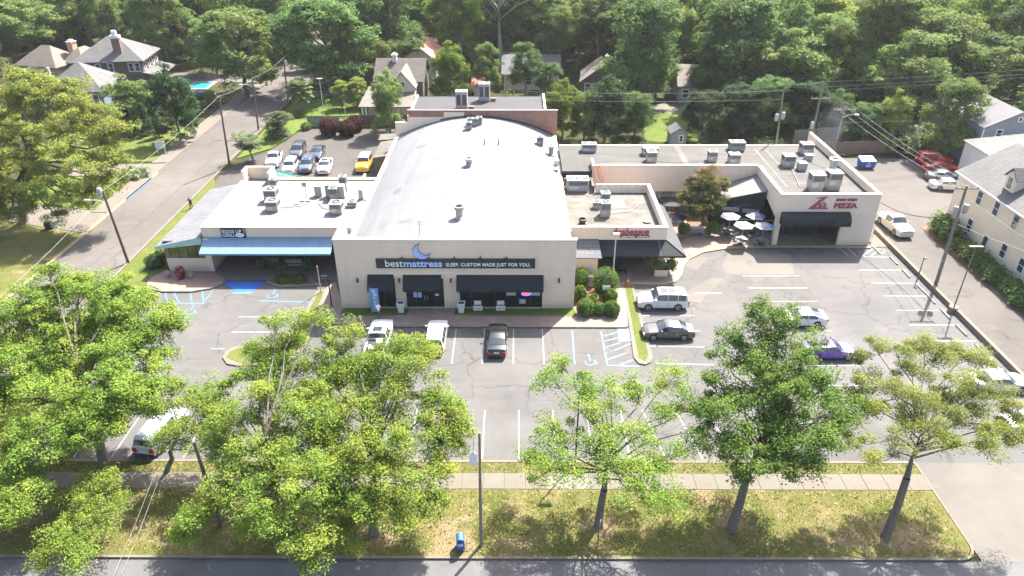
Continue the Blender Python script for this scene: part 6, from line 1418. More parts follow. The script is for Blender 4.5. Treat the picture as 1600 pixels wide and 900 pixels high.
L_burg = leafmat("leaf_burgundy", (.050, .018, .022), (.075, .030, .032), (.06, .022, .026), .2)
L_pale = leafmat("leaf_pale", (.13, .16, .085), (.19, .215, .12), (.24, .255, .16), .35)
L_flower = leafmat("leaf_flowered", (.105, .12, .04), (.155, .155, .055), (.15, .125, .05), .3, .1)
L_brown = leafmat("leaf_brownish", (.10, .09, .055), (.14, .12, .075), (.09, .10, .05), .35)
m_pink = leafmat("blossom_pink", (.55, .10, .11), (.65, .16, .17), (.45, .07, .09), .3)
m_white_b = leafmat("blossom_white", (.60, .58, .50), (.68, .66, .58), (.50, .50, .40), .3)
m_frond = leafmat("palm_frond", (.10, .13, .05), (.17, .19, .09), (.20, .20, .12), .3)
def leaves(blobs, per, size, up=.8, flat=.7):
    """rhombic leaves spread over the upper shell of every blob (x, y, z, r)"""
    B = np.asarray(blobs, float); n = len(B) * per
    c = np.repeat(B[:, :3], per, 0); r = np.repeat(B[:, 3], per)
    d = npr.normal(size=(n, 3)); d /= np.linalg.norm(d, axis=1)[:, None]; d[:, 2] = np.where(npr.random(n) < .72, np.abs(d[:, 2]), d[:, 2])
    rr = r * (1 - .5 * npr.random(n) ** 2.2) * npr.uniform(.7, 1.4, n); p = c + d * rr[:, None] * np.array([1, 1, flat])
    nm = d * .65 + npr.normal(size=(n, 3)) * .55 + np.array([0, 0, up]); nm /= np.linalg.norm(nm, axis=1)[:, None]
    t = np.cross(nm, npr.normal(size=(n, 3))); t /= np.linalg.norm(t, axis=1)[:, None]; b = np.cross(nm, t)
    s = size * npr.uniform(.6, 1.25, n)[:, None]
    return np.stack([p - t * s * .5 - b * s * .22, p + t * s * .55 + nm * s * .05, p - t * s * .28 + b * s * .42], 1).reshape(-1, 3)
def leaf_mesh(name, V, k=3):
    me = bpy.data.meshes.new(name); n = len(V); me.vertices.add(n); me.vertices.foreach_set("co", V.astype(np.float32).ravel())
    me.loops.add(n); me.loops.foreach_set("vertex_index", np.arange(n, dtype=np.int32)); me.polygons.add(n // k); me.polygons.foreach_set("loop_start", np.arange(0, n, k, dtype=np.int32)); me.polygons.foreach_set("loop_total", np.full(n // k, k, dtype=np.int32))
    me.update(calc_edges=True); return me
def subblobs(c, r, k, br):
    out = []
    for _ in range(k):
        d = npr.normal(size=3); d /= np.linalg.norm(d); 
        if d[2] < 0 and npr.random() < .55: d[2] *= -1
        q = c + d * r * np.array([1, 1, .8]) * npr.uniform(.35, 1.0); out.append((*q, br * npr.uniform(.5, 1.5)))
    return out
def grow(base, clumps, height_frac=.34, tr=.26, per=80, leaf=.2, br=.6, dens=5.2, twig=True, lean=None):
    """trunk, limbs and crown reaching a list of clumps (x, y, z, r) - all relative to base"""
    w = MB(); C = np.array(clumps, float); cen = C[:, :3].mean(0); zt = C[:, 2].max()
    fork = np.array([cen[0] * .22, cen[1] * .22, max(1.6, zt * height_frac)]) if lean is None else np.array(lean, float)
    jit = lambda s: npr.normal(size=3) * s
    top = np.array([cen[0] * .75, cen[1] * .75, zt * .7])
    mid = fork * .5 + jit(.12) * np.array([1, 1, 0])
    w.tube([(0, 0, -.15), (0, 0, .12), tuple(mid), tuple(fork)], [tr * 1.55, tr * 1.15, tr * .92, tr * .82], 10, False)
    lead = [fork, fork * .55 + top * .45 + jit(.25), top]
    w.tube([tuple(p) for p in lead], [tr * .75, tr * .3, tr * .05], 8, False)
    blobs = []
    for x, y, z, r in C:
        c = np.array([x, y, z]); t = np.clip((z - fork[2]) / max(.1, top[2] - fork[2]) * .62 - .12, 0, .85)
        s = fork * (1 - t) + top * t if t > .45 else (lead[0] * (1 - t / .5) + lead[1] * (t / .5) if t < .5 else lead[1])
        m1 = s * .6 + c * .4 + np.array([0, 0, .18 * np.linalg.norm(c - s) * .6]) + jit(.22); m2 = s * .25 + c * .75 + jit(.2)
        k = tr * (.15 + .19 * min(1, r / 2.5))
        w.tube([tuple(s), tuple(m1), tuple(m2), tuple(c)], [k, k * .75, k * .5, k * .25], 6, False)
        sb = subblobs(c, r * npr.uniform(.85, 1.12), max(4, int(dens * r * r * npr.uniform(.6, 1.25))), br); blobs += sb
        if twig:
            for q in sb[:: max(1, len(sb) // 9)]:
                q = np.array(q[:3]); w.tube([tuple(c * .6 + m2 * .4), tuple((c + q) / 2 + jit(.15)), tuple(q)], [k * .3, k * .2, .012], 4, False)
    return w, leaves(blobs, per, leaf)
def tree(name, label, base, w, V, lm, bark, cat="tree", group=None):
    t = thing(name, label, cat, base, 0, group); w.build("trunk", bark, t, local=True, sharp=False); link("crown", leaf_mesh("crown", V), t, lm); return t
def traced(base_px, clumps, dy=3.0, z0=.1, Y=None):
    """clumps measured on the photograph at the tree's own distance, spread in depth"""
    b = at(*base_px, z0); out = []
    for i, c in enumerate(clumps):
        r0_ = 1.0
        off = (c[3] * .8 if len(c) > 3 else npr.uniform(-dy, dy)) + min(5.0, max(-2.0, (base_px[1] - c[1] - 60) * .021)); q = atY(c[0], c[1], b.y + off); r = c[2] * 1.22 * mpp(q)
        if q.z - r * .5 < .6: q.z = .6 + r * .5
        out.append((q.x - b.x, q.y - b.y, q.z - z0, r))
    return b, out
def big(name, label, base_px, clumps, lm, bark, **k):
    dy = k.pop('dy', 3.0); b, c = traced(base_px, clumps, dy); w, V = grow(b, c, **k); return tree(name, label, b, w, V, lm, bark)
# the row of trees on the front verge
big("verge_oak", "large yellow-green oak at the lower left, over the white car", (163, 724), [(60, 480, 50, 3), (120, 465, 42, 4), (175, 478, 46, 3), (222, 500, 42, 2), (258, 512, 28, 3), (278, 508, 16, 2), (205, 560, 50, 0), (135, 555, 55, 2), (52, 565, 55, 1), (15, 640, 50, 0), (88, 635, 55, -2), (160, 625, 50, -3), (222, 615, 36, -2), (5, 715, 40, -3), (78, 695, 48, -4), (150, 680, 36, -4),
    (25, 515, 45, 3), (-40, 560, 60, 0), (-45, 650, 60, -2), (100, 540, 45, 4), (195, 655, 30, -3), (120, 440, 22, 4), (75, 430, 20, 3), (245, 560, 26, 2), (185, 525, 35, 3)], L_fore, m_bark, tr=.33, leaf=0.155, per=252, dens=6.21)
big("verge_sapling", "low leafy small tree over the lower left verge and road edge", (128, 868), [(120, 765, 34, 2), (152, 790, 36, 1), (112, 825, 36, 0), (92, 862, 26, -1), (140, 850, 22, -1), (168, 752, 22, 2), (165, 820, 20, 0), (70, 880, 16, -1), (120, 885, 16, -2)], L_fore, m_bark, tr=.14, leaf=0.124, per=220, height_frac=.25)
big("verge_oak", "yellow-green tree at the lower left corner edge of the view", (-30, 850), [(0, 760, 40, 1), (40, 775, 30, 0), (-40, 790, 50, 0), (20, 800, 26, -1), (45, 740, 26, 2), (-40, 720, 45, 2), (8, 728, 26, 2)], L_fore, m_bark, tr=.24, leaf=0.143, per=206)
big("verge_tree", "small round-topped tree beside the brown leaning pole", (262, 735), [(268, 615, 30, 1), (312, 632, 34, 0), (250, 655, 28, 0), (300, 680, 36, -1), (345, 645, 24, 1), (338, 690, 28, -1), (238, 640, 22, 1), (262, 690, 24, -1), (355, 725, 26, -1), (322, 610, 18, 1)], L_fore, m_bark, tr=.18, leaf=0.136, per=206, height_frac=.3)
big("verge_oak", "broad bright green oak left of the lone brown pole, left half", (450, 838), [(430, 560, 34, 3), (400, 590, 34, 3), (460, 580, 36, 3), (420, 630, 46, 1), (370, 655, 34, 1), (500, 640, 44, 1), (460, 690, 50, 0), (400, 710, 44, 0), (350, 705, 26, 1), (500, 750, 48, -2), (430, 765, 50, -2), (380, 760, 34, -1), (480, 850, 36, -3), (445, 815, 34, -3), (300, 815, 26, -1), (285, 842, 20, -1), (322, 795, 20, -1), (345, 770, 22, -1), (400, 820, 26, -2), (490, 880, 20, -3), (430, 505, 16, 4), (470, 500, 14, 4), (505, 500, 12, 4), (455, 530, 20, 4), (520, 790, 30, -2), (355, 610, 22, 2), (395, 545, 16, 4)], L_fore, m_bark, tr=.30, leaf=0.145, per=236, dens=5.94)
big("verge_oak", "broad bright green oak left of the lone brown pole, right half", (585, 832), [(635, 580, 46, 2), (682, 640, 40, 1), (700, 690, 34, 0), (605, 635, 48, 1), (640, 695, 48, 0), (560, 585, 40, 3), (520, 585, 36, 3), (540, 650, 46, 1), (570, 715, 48, -1), (640, 755, 44, -2), (585, 790, 42, -2), (700, 735, 28, -1), (665, 555, 24, 3), (625, 540, 22, 3), (530, 545, 24, 4), (550, 520, 15, 4), (720, 665, 16, 0), (520, 720, 40, -1), (505, 615, 38, 2), (510, 680, 40, 0), (505, 745, 36, -2), (540, 770, 34, -2), (655, 800, 26, -2), (620, 820, 26, -3), (550, 840, 24, -2), (680, 780, 20, -2), (590, 560, 20, 3)], L_fore, m_bark, tr=.30, leaf=0.145, per=236, dens=5.94)
big("verge_oak", "open-crowned oak in the middle of the verge with the lamp post in it", (935, 821), [(868, 598, 30, 2), (903, 640, 32, 1), (850, 662, 24, 1), (952, 625, 36, 2), (1000, 615, 32, 2), (1050, 595, 28, 3), (1082, 635, 32, 1), (1000, 680, 38, 0), (940, 690, 36, 0), (880, 700, 34, 0), (850, 738, 30, -1), (828, 718, 18, 0), (960, 740, 34, -2), (1010, 735, 34, -2), (1050, 715, 28, -1), (1060, 785, 24, -2), (1022, 785, 26, -3), (988, 770, 26, -3), (890, 740, 26, -1), (1085, 700, 18, 0), (1100, 675, 14, 1), (880, 570, 14, 3), (1045, 650, 24, 1), (915, 600, 22, 2)], L_fore, m_bark, tr=.27, leaf=0.136, per=194, dens=4.38)
big("verge_maple", "dense dark green maple on the verge in front of the purple car", (1143, 826), [(1195, 512, 34, 2), (1152, 522, 26, 2), (1230, 498, 24, 2), (1182, 570, 46, 1), (1242, 570, 42, 1), (1132, 558, 26, 1), (1112, 600, 26, 1), (1162, 628, 50, 0), (1232, 630, 52, 0), (1292, 602, 30, 1), (1300, 650, 36, 0), (1332, 622, 24, 1), (1132, 680, 36, -1), (1192, 690, 48, -1), (1252, 690, 46, -2), (1298, 690, 26, -1), (1110, 640, 26, 0), (1152, 722, 28, -2), (1222, 730, 34, -2), (1268, 722, 24, -2), (1160, 748, 18, -2), (1282, 540, 18, 2), (1185, 485, 16, 2), (1345, 640, 14, 1), (1205, 600, 40, 3), (1210, 660, 44, 2)], L_maple, m_bark, tr=.30, leaf=0.158, per=218, dens=4.86, height_frac=.3)
big("verge_airy_oak", "airy feathery oak with a pale leaning trunk at the right end of the verge", (1384, 838), [(1365, 542, 18, 2), (1400, 548, 20, 2), (1440, 536, 20, 3), (1345, 598, 16, 1), (1385, 600, 22, 1), (1425, 580, 22, 2), (1462, 558, 24, 3), (1500, 560, 24, 3), (1540, 562, 18, 3), (1480, 602, 30, 1), (1530, 612, 34, 1), (1430, 630, 28, 0), (1372, 640, 26, 0), (1338, 688, 18, -1), (1392, 690, 24, -1), (1450, 680, 34, -1), (1502, 660, 36, 0), (1550, 668, 34, 0), (1585, 692, 26, -1), (1420, 660, 28, 0), (1362, 718, 14, -2), (1542, 702, 22, -2), (1595, 650, 26, 0), (1480, 640, 26, 2), (1340, 560, 12, 2), (1490, 700, 20, -2), (1620, 680, 24, 0)], L_airy, m_bark, tr=.27, leaf=0.107, per=337, dens=6.21, br=.5, height_frac=.42)
big("street_oak", "spreading yellow-green oak across the street at the left edge", (38, 346), [(62, 150, 36, 2), (105, 168, 38, 2), (145, 190, 36, 1), (170, 222, 30, 0), (40, 198, 45, 1), (92, 228, 44, -2), (140, 268, 38, -3), (152, 305, 30, -3), (18, 258, 45, -2), (62, 290, 42, -4), (18, 310, 28, -3), (8, 168, 38, 2), (112, 308, 28, -4), (182, 258, 22, -1), (-25, 230, 50, 0), (168, 288, 22, -2), (52, 326, 18, -4), (-30, 290, 40, -2), (120, 140, 20, 3), (185, 205, 14, 0), (30, 130, 24, 3), (10, 345, 26, -4), (90, 338, 20, -4), (-15, 325, 34, -3)], L_yel, m_bark, tr=.55, leaf=0.206, per=236, dens=2.9, br=.72, dy=4)
big("courtyard_tree", "flowering courtyard tree with red blossom on top", (1098, 356), [(1098, 285, 22, .5), (1085, 305, 20, -.5), (1115, 300, 20, 0), (1080, 325, 16, -1), (1105, 325, 20, -1), (1128, 285, 14, .5), (1100, 270, 16, .8), (1070, 310, 12, -.5), (1120, 318, 14, -.5), (1092, 335, 12, -1)], L_flower, m_bark, tr=.16, leaf=0.161, per=252, dens=6.75, br=.5)
V = leaves([(*(atY(px, py, 77.5)), .32) for px, py in ((1098, 262), (1110, 258), (1122, 266), (1130, 272), (1092, 268), (1105, 264), (1118, 274), (1126, 262), (1086, 275))], 11, .17)
o = link("red_blossom", leaf_mesh("red_blossom", V), None, m_pink, "red blossom heads crowning the courtyard tree", "blossom"); o.parent = bpy.data.objects["courtyard_tree"]; o.location = -bpy.data.objects["courtyard_tree"].location; del o['category']; del o['label']

# prototypes for the trees behind
def proto(nclump, R_, H, shape, per, leaf, br, dens, tr, seed):
    global npr
    npr = np.random.default_rng(seed); C = []
    for i in range(nclump):
        a = npr.uniform(0, 2 * math.pi); u = npr.random()
        if shape == 'round': z = H * (.20 + .72 * u); rad = R_ * math.sqrt(max(.05, 1 - ((u - .42) / .62) ** 2)) * npr.uniform(.45, .85)
        elif shape == 'dense': z = H * (.08 + .80 * u); rad = R_ * math.sqrt(max(.05, 1 - (max(0, u - .35) / .72) ** 2)) * npr.uniform(.35, .9)
        elif shape == 'cone': z = H * (.12 + .82 * u); rad = R_ * (1.02 - u) * npr.uniform(.3, .8)
        else: z = H * (.45 + .5 * u); rad = R_ * (.5 + .5 * u) * npr.uniform(.3, .95)
        C.append((rad * math.cos(a), rad * math.sin(a), z, R_ * npr.uniform(.30, .46)))
    C.append((0, 0, H * .9, R_ * (.32 if shape != 'cone' else .16)))
    w, V = grow((0, 0, 0), C, .24, tr, per, leaf, br, dens, twig=False)
    return w, V
PROTO = {}
for i in range(3):
    w, V = proto(24, 5.2, 15, 'round', 135, .36, .85, 2.6, .32, 50 + i); PROTO['round', i] = (w, V)
    w, V = proto(26, 3.6, 13, 'cone', 110, .33, .7, 3.2, .28, 70 + i); PROTO['cone', i] = (w, V)
    w, V = proto(20, 5.8, 17, 'vase', 135, .36, .9, 2.2, .38, 90 + i); PROTO['vase', i] = (w, V)
for i in range(2):
    PROTO['dense', i] = proto(34, 4.6, 12, 'dense', 120, .33, .8, 2.4, .26, 110 + i)
PM = {}
for k, (w, V) in PROTO.items():
    wo = w.build("trunk", m_bark, None, local=True, sharp=False); PM[k] = (wo.data, leaf_mesh("crown", V), V.max(0), V.min(0)); bpy.data.objects.remove(wo)
MCACHE = {}
def leafdata(k, lm):
    key = (k, lm.name)
    if key not in MCACHE:
        me = PM[k][1].copy(); me.materials.clear(); me.materials.append(lm); MCACHE[key] = me
    return MCACHE[key]
placed = []
def bgtree(base, H, Rw, shape, lm, label, group="trees behind the shops", name="leafy_tree", z=0.0, var=None):
    k = (shape, rnd.randrange(2 if shape == 'dense' else 3) if var is None else var); tm, _, mx, mn = PM[k]
    t = thing(name, label, "tree", (base[0], base[1], z), rnd.uniform(0, 6.28), group)
    s = H / mx[2]; rw = Rw / ((mx[0] - mn[0] + mx[1] - mn[1]) / 4); t.scale = (rw, rw, s)
    o = bpy.data.objects.new("trunk", tm); col.objects.link(o); o.parent = t
    o = bpy.data.objects.new("crown", leafdata(k, lm)); col.objects.link(o); o.parent = t
    placed.append((base[0], base[1], Rw)); return t
def pxtree(px, pb, pt, rpx, shape, lm, label, **k):
    b = at(px, pb); H = atY(px, pt, b.y).z; return bgtree((b.x, b.y), max(2, H), rpx * mpp((b.x, b.y, H * .6)), shape, lm, label, **k)
T = [
 (452, 92, 8, 40, 'dense', L_dark, "dark oak where the far street vanishes"), (408, 62, 2, 34, 'dense', L_mid, "green oak in front of the distant grey roof"), (480, 110, 60, 22, 'dense', L_mid, "rounded green tree left of the corner oak"),
 (212, 205, 112, 44, 'dense', L_mid, "rounded green tree in front of the blue house"), (283, 220, 94, 42, 'dense', L_ever, "glossy dark magnolia beside the turquoise pool"), (232, 212, 160, 13, 'cone', L_ever, "narrow dark arborvitae left of the magnolia"), (205, 214, 160, 13, 'cone', L_ever, "narrow dark arborvitae under the rounded green tree"), (250, 215, 168, 12, 'cone', L_ever, "narrow dark arborvitae touching the magnolia"),
 (335, 166, 140, 14, 'round', L_yel, "small yellowing tree by the pool"), (388, 150, 8, 70, 'dense', L_mid, "big rounded green oak overhanging the far street on the left"), (340, 115, 25, 48, 'round', L_dark, "dark oak behind the magnolia and pool"), (272, 95, 15, 40, 'round', L_brown, "brownish thin-leaved tree behind the chimney house"), (170, 55, -10, 55, 'round', L_lime, "yellow-green tree behind the chimney house"),
 (45, 60, -10, 60, 'round', L_dark, "dark oak behind the peach house"), (120, 62, -20, 50, 'round', L_mid, "green oak between peach house and chimney house roofs"), (520, 145, -12, 78, 'dense', L_dark, "massive dark oak standing over the street corner"), (610, 208, 104, 34, 'dense', L_mid, "green tree screening the cream gable"), (704, 156, 60, 36, 'dense', L_lime, "pale green willowy tree behind the annex"), (632, 92, 52, 22, 'round', L_lime, "small bright tree between the two red roofs"),
 (590, 85, -20, 40, 'round', L_dark, "dark oak behind the gabled house, left one"), (655, 62, -30, 45, 'round', L_mid, "green oak behind the red roofed house"), (878, 218, 120, 38, 'dense', L_lime, "bright bushy tree at the annex's right end"), (945, 220, 114, 44, 'dense', L_ever, "dark cedar right of the bright bushy tree"), (912, 220, 140, 28, 'dense', L_mid, "green bush tree squeezed between bright tree and cedar"), (992, 214, 142, 32, 'dense', L_dark, "dark leafy tree left of the small lawn"),
 (1000, 165, -15, 72, 'dense', L_dark, "very tall dark evergreen behind the small lawn"), (1045, 118, -20, 50, 'round', L_mid, "green oak behind the very tall evergreen"), (865, 125, 5, 38, 'vase', L_mid, "upright green tree behind the white roofed house"), (905, 100, -10, 40, 'round', L_lime, "yellow-green tree behind the tan-roofed house"), (1096, 218, 140, 40, 'dense', L_ever, "dense dark tree right of the small lawn"), (1150, 212, 130, 46, 'dense', L_ever, "dense dark tree behind the left half of the grey roof"), (1196, 206, 118, 44, 'dense', L_dark, "dark tree behind the double transformer pole"),
 (1140, 168, -20, 80, 'dense', L_dark, "huge dark oak above the grey roof"), (1222, 160, -15, 72, 'dense', L_dark, "huge dark oak left of the crossarm pole"), (1285, 170, 15, 60, 'dense', L_mid, "mid green oak above the crossarm poles"), (1345, 150, -5, 40, 'round', L_lime, "yellow-green tree peeping between darker oaks"), (1435, 175, 8, 76, 'dense', L_mid, "broad mid green oak above the red cars"), (1470, 246, 118, 46, 'dense', L_mid, "rounded tree touching the grey house's roof"), (1384, 232, 136, 32, 'dense', L_yel, "olive cone-shaped tree above the dumpster"), (1344, 224, 158, 30, 'dense', L_dark, "dark small tree above the dumpster fence"),
 (1300, 210, 136, 34, 'dense', L_dark, "dark tree behind the shorter crossarm pole"), (1560, 150, -10, 66, 'round', L_dark, "dark oak behind the grey house"), (1630, 150, 10, 50, 'round', L_dark, "dark oak at the upper right edge"), (1500, 110, -20, 50, 'round', L_mid, "green oak far above the grey house's chimneyless roof"), (560, 168, 120, 22, 'round', L_yel, "yellow-green crepe myrtle at right of the palm"), (535, 170, 125, 20, 'round', L_yel, "yellow-green crepe myrtle just right of the palm"), (822, 152, 64, 34, "round", L_dark, "dark oak hiding most of the pale roof behind the annex"), (762, 150, 66, 26, "round", L_mid, "green tree in front of the forked tree's foot"), (1024, 152, 84, 30, "round", L_mid, "green tree left of the lawn house"), (1098, 158, 60, 34, "round", L_dark, "dark oak right of the lawn house"), (860, 158, 96, 26, "round", L_dark, "dark tree at the pale roof's right end"), (610, 150, 60, 26, "vase", L_mid, "upright tree behind the cream gable"), (1250, 206, 124, 40, 'dense', L_ever, "dark tree between the two weathered poles"),
]
for a in T: pxtree(*a)
def crepe(px, pb, pt, r, label):
    t = pxtree(px, pb, pt, r, 'vase', L_pale, label, name="crepe_myrtle"); return t
crepe(437, 216, 172, 26, "white flowering crepe myrtle nearest the rear car park sign"); crepe(396, 252, 206, 30, "white flowering crepe myrtle beside the street and rear car park")
# tall tree with bare forked trunk behind the annex
b = at(782, 112); w = MB(); cl = []
for dx, dz, r in ((-7, 19, 2.4), (-3.5, 23, 2.8), (0, 25, 3), (4, 24, 2.8), (7, 20, 2.6), (9, 16, 2), (-9, 15, 1.8), (-5, 17, 1.6), (2.5, 20, 2.2), (-1, 21, 2)): cl.append((dx, rnd.uniform(-2.5, 2.5), dz, r))
w, V = grow(b, cl, .24, .62, 34, .42, .8, 2.0); tree("forked_tree", "tall tree with bare grey forked trunk behind the annex", b, w, V, L_mid, m_barkpale)
# palms
def palm(px, pb, pt, r, label):
    b = at(px, pb); H = atY(px, pt, b.y).z; Rr = r * mpp((b.x, b.y, H)); t = thing("palm_tree", label, "palm", b); MB().tube([(0, 0, 0), (0, .05, H * .35), (0, 0, H * .62)], [.26, .22, .2], 9).build("trunk", m_bark, t, local=True)
    for k in range(46):
        a = k * 2.4; el = R(75 - 125 * (k / 46)); m = MB(); d = Vector((math.cos(a) * math.cos(el), math.sin(a) * math.cos(el), math.sin(el))); side = d.cross(Vector((0, 0, 1))).normalized(); o = Vector((0, 0, H * .62)); p = []
        for j in range(5):
            q = j / 4; c = o + d * Rr * q + Vector((0, 0, -.35 * Rr * q * q)); wd = Rr * (.03, .08, .24, .26, .03)[j]; p += [c - side * wd, c + Vector((0, 0, -wd * .35)), c + side * wd]
        m.add(p, [(i * 3 + s, i * 3 + s + 1, (i + 1) * 3 + s + 1, (i + 1) * 3 + s) for i in range(4) for s in (0, 1)]); m.build("frond", m_frond, t, local=True, sharp=False)
palm(473, 176, 112, 24, "shaggy palm beside the furthest street pole"); palm(66, 152, 104, 30, "green palm in front of the peach house")

# shrubs
def shrub(c, rx, ry, rz_, lm, label, leaf=.10, n=2600, name="clipped_shrub", group=None, lump=.11, core=(.02, .035, .012)):
    t = thing(name, label, "shrub", (c[0], c[1], c[2]), 0, group); d = npr.normal(size=(n, 3)); d /= np.linalg.norm(d, axis=1)[:, None]
    lum = 1 + lump * np.sin(d[:, 0] * 7 + rx * 9) * np.sin(d[:, 1] * 6 + 1) + npr.normal(size=n) * lump * .6
    p = d * (lum + np.abs(npr.normal(size=n)) * .05)[:, None] * np.array([rx, ry, rz_]); p[:, 2] += rz_ * .93; p = p[p[:, 2] > .02]; d = d[: len(p)]; m = len(p)
    nm = p - np.array([0, 0, rz_ * .8]); nm /= np.linalg.norm(nm, axis=1)[:, None]; nm = nm + npr.normal(size=(m, 3)) * .45; nm /= np.linalg.norm(nm, axis=1)[:, None]; tt = np.cross(nm, npr.normal(size=(m, 3))); tt /= np.linalg.norm(tt, axis=1)[:, None]; bb = np.cross(nm, tt); s = leaf * npr.uniform(.7, 1.4, m)[:, None]
    V = np.stack([p - tt * s * .6, p + bb * s * .4, p + tt * s * .6, p - bb * s * .4], 1).reshape(-1, 3); link("leaf_crown", leaf_mesh("leaf_crown", V, 4), t, lm)
    MB().lathe([(.01, .02 * rz_), (.72 * rx, .25 * rz_), (.9 * rx, .9 * rz_), (.7 * rx, 1.5 * rz_), (.01, 1.8 * rz_)], n=14).build("dark_core", P("shrub_core", core, .9, .2, 4), t, local=True); return t  # solid dark core filling the inside of the leaf shell
def pxshrub(px, pb, w, h, lm, label, z=.14, **k):
    b = at(px, pb, z); m = mpp((b.x, b.y, z)); rx = w * m / 2; H = h * m / math.cos(R(33)) * .8; b.y += rx * .6; return shrub((b.x, b.y, z), rx, rx, H / 2, lm, label, **k)
gs = "clipped shrubs at the store's right corner"
for a in ((909, 449, 24, 30, "round shrub hard against the store's right wall, upper one"), (906, 470, 18, 24, "narrow round shrub against the store's right wall, lower one"), (946, 462, 38, 44, "largest round shrub, in front of the link wall"), (953, 474, 22, 22, "round shrub below the largest one"), (915, 494, 25, 26, "flat-topped round shrub at the bed's front left"), (936, 493, 16, 20, "smallest round shrub in the front row"), (956, 495, 23, 24, "round shrub at the bed's front right corner")):
    pxshrub(a[0], a[1], a[2], a[3], L_shrub, a[4], group=gs, leaf=.11)
b = at(926, 477, .14); t = thing("fern_pot", "terracotta pot with bright fern among the clipped shrubs", "potted plant", (b.x, b.y, .14)); MB().lathe([(.02, 0), (.28, 0), (.42, .65), (.46, .7), (.4, .7), (.02, .6)], n=14).build("pot", P("terracotta", (.33, .15, .10), .8, .1, 2), t, local=True); link("fern_leaves", leaf_mesh("fern_leaves", leaves([(0, 0, .8, .45), (.1, .1, 1.0, .3)], 120, .28)), t, L_lime)
b = at(1101, 356, .66)
for px, pb, w, h, l in ((1069, 368, 17, 19, "bright bush at the left end of the courtyard planter"), (1113, 366, 17, 20, "bright bush at the right end of the courtyard planter"), (1220, 352, 22, 16, "green plant in the shade behind the corner column"), (441, 442, 20, 9, "low bush at left in the porch bed"), (466, 442, 20, 9, "low bush at right in the porch bed"), (240, 420, 26, 20, "dark low bush at the sunroom's left corner"), (250, 405, 14, 14, "small bush against the sunroom's brick wall")):
    pxshrub(px, pb, w, h, L_shrub if px != 240 else L_ever, l, z=.15 if px < 1000 else .5 if px < 1120 else .13, leaf=.13, n=1500, name="bush", lump=.2)
for px, pb, w, h, l in ((1247, 357, 20, 14, "leafy potted plant in the shade under the rounded awning"), (1014, 408, 22, 18, "leafy plant in the shade under the bistro awning"), (1048, 424, 16, 22, "broad-leaved plant right of the bistro's corner column"), (1028, 424, 14, 18, "broad-leaved plant left of the bistro's corner column"), (409, 421, 13, 16, "dark potted plant left of the wooden bench"), (440, 423, 13, 16, "dark potted plant between the two benches"), (479, 423, 13, 18, "dark potted plant right of the iron bench")):
    pxshrub(px, pb, w, h, L_dark if px < 500 else L_mid, l, z=.13 if not 1020 < px < 1060 else .6, leaf=.2, n=420, name="potted_plant", lump=.3)
gb2 = "burgundy globe bushes behind the rear car park"
for px, pb, w, h, l in ((513, 213, 26, 27, "burgundy globe bush standing leftmost of the three"), (541, 214, 26, 25, "burgundy globe bush in the middle, in front"), (554, 206, 24, 23, "burgundy globe bush set back at the right")): pxshrub(px, pb, w, h, L_burg, l, z=.05, leaf=.2, n=2600, group=gb2, core=(.03, .012, .014), name="globe_bush")
pxshrub(1425, 242, 66, 44, L_pale, "pale green spreading shrub by the board fence", z=0, leaf=.45, n=1500, name="bush", lump=.22)
pxshrub(205, 280, 34, 12, L_pale, "dry straw-coloured ornamental grass clump on the street lawn", z=.05, leaf=.4, n=600, name="bush", lump=.3); pxshrub(432, 216, 34, 14, L_mid, "low green bush beneath the nearer crepe myrtle", z=.05, leaf=.3, n=700, name="bush", lump=.2); pxshrub(478, 203, 14, 10, L_dark, "dark bush at the fence end by the rear lot", z=.05, leaf=.25, n=500, name="bush", lump=.2)
hl = ["first bush of the house hedge, at the far corner", "second bush of the house hedge from the far corner", "third bush of the house hedge from the far corner", "hedge bush below the left lower window", "hedge bush left of the side door", "hedge bush right of the side door", "hedge bush below the next lower window", "hedge bush near the right frame edge", "last hedge bush at the right frame edge"]
for i in range(9):
    Yh = 78.5 - i * 2.35; shrub((51.1 + rnd.uniform(-.2, .2), Yh, 0), 1.25, 1.35, .62 + rnd.uniform(-.1, .25) + (.5 if i < 2 else 0), L_dark if i % 3 else L_mid, hl[i], .2, 1100, "hedge_bush", "hedge along the clapboard house", .22)
MB().prism([(49.6, 80), (52.7, 80), (52.7, 50), (50.6, 50)], -.05, .05).build("hedge_bed", m_mulch, kind='structure')

# the wood that fills the top of the view
keep = [(25, 60, 260, 180, 152), (300, 122, 340, 142, 140), (580, 84, 672, 135, 128), (555, 135, 640, 195, 122), (735, 108, 765, 128, 138), (650, 70, 678, 92, 150), (795, 84, 835, 105, 140), (900, 90, 940, 130, 136), (1018, 165, 1066, 222, 112), (1056, 100, 1082, 135, 132), (1530, 160, 1600, 222, 98), (395, 105, 470, 210, 200), (470, 150, 640, 215, 126), (180, 205, 440, 330, 100), (340, 90, 420, 140, 200), (430, 105, 475, 170, 260), (640, 130, 660, 160, 112), (180, 225, 300, 330, 90)]
houses = [(-104, 145, 16, 20), (-89, 141, 20, 16), (-88, 125, 17, 16), (-28, 121, 14, 20), (-26, 153, 12, 16), (-4, 142, 15, 14), (10, 137, 12, 14), (29, 132, 12, 16), (-78, 205, 16, 16), (66, 98, 14, 22), (62, 86, 18, 14), (-69, 142, 10, 12), (-54.5, 60, 13, 420), (-240, 149, 190, 10), (20, 110, 14, 25), (-43, 84, 30, 40), (-18, 60, 62, 54), (40, 60, 35, 48), (-90, 80, 50, 40)]
mats = [L_dark, L_mid, L_mid, L_mid, L_mid, L_dark, L_lime, L_lime, L_yel, L_brown]
count = 0
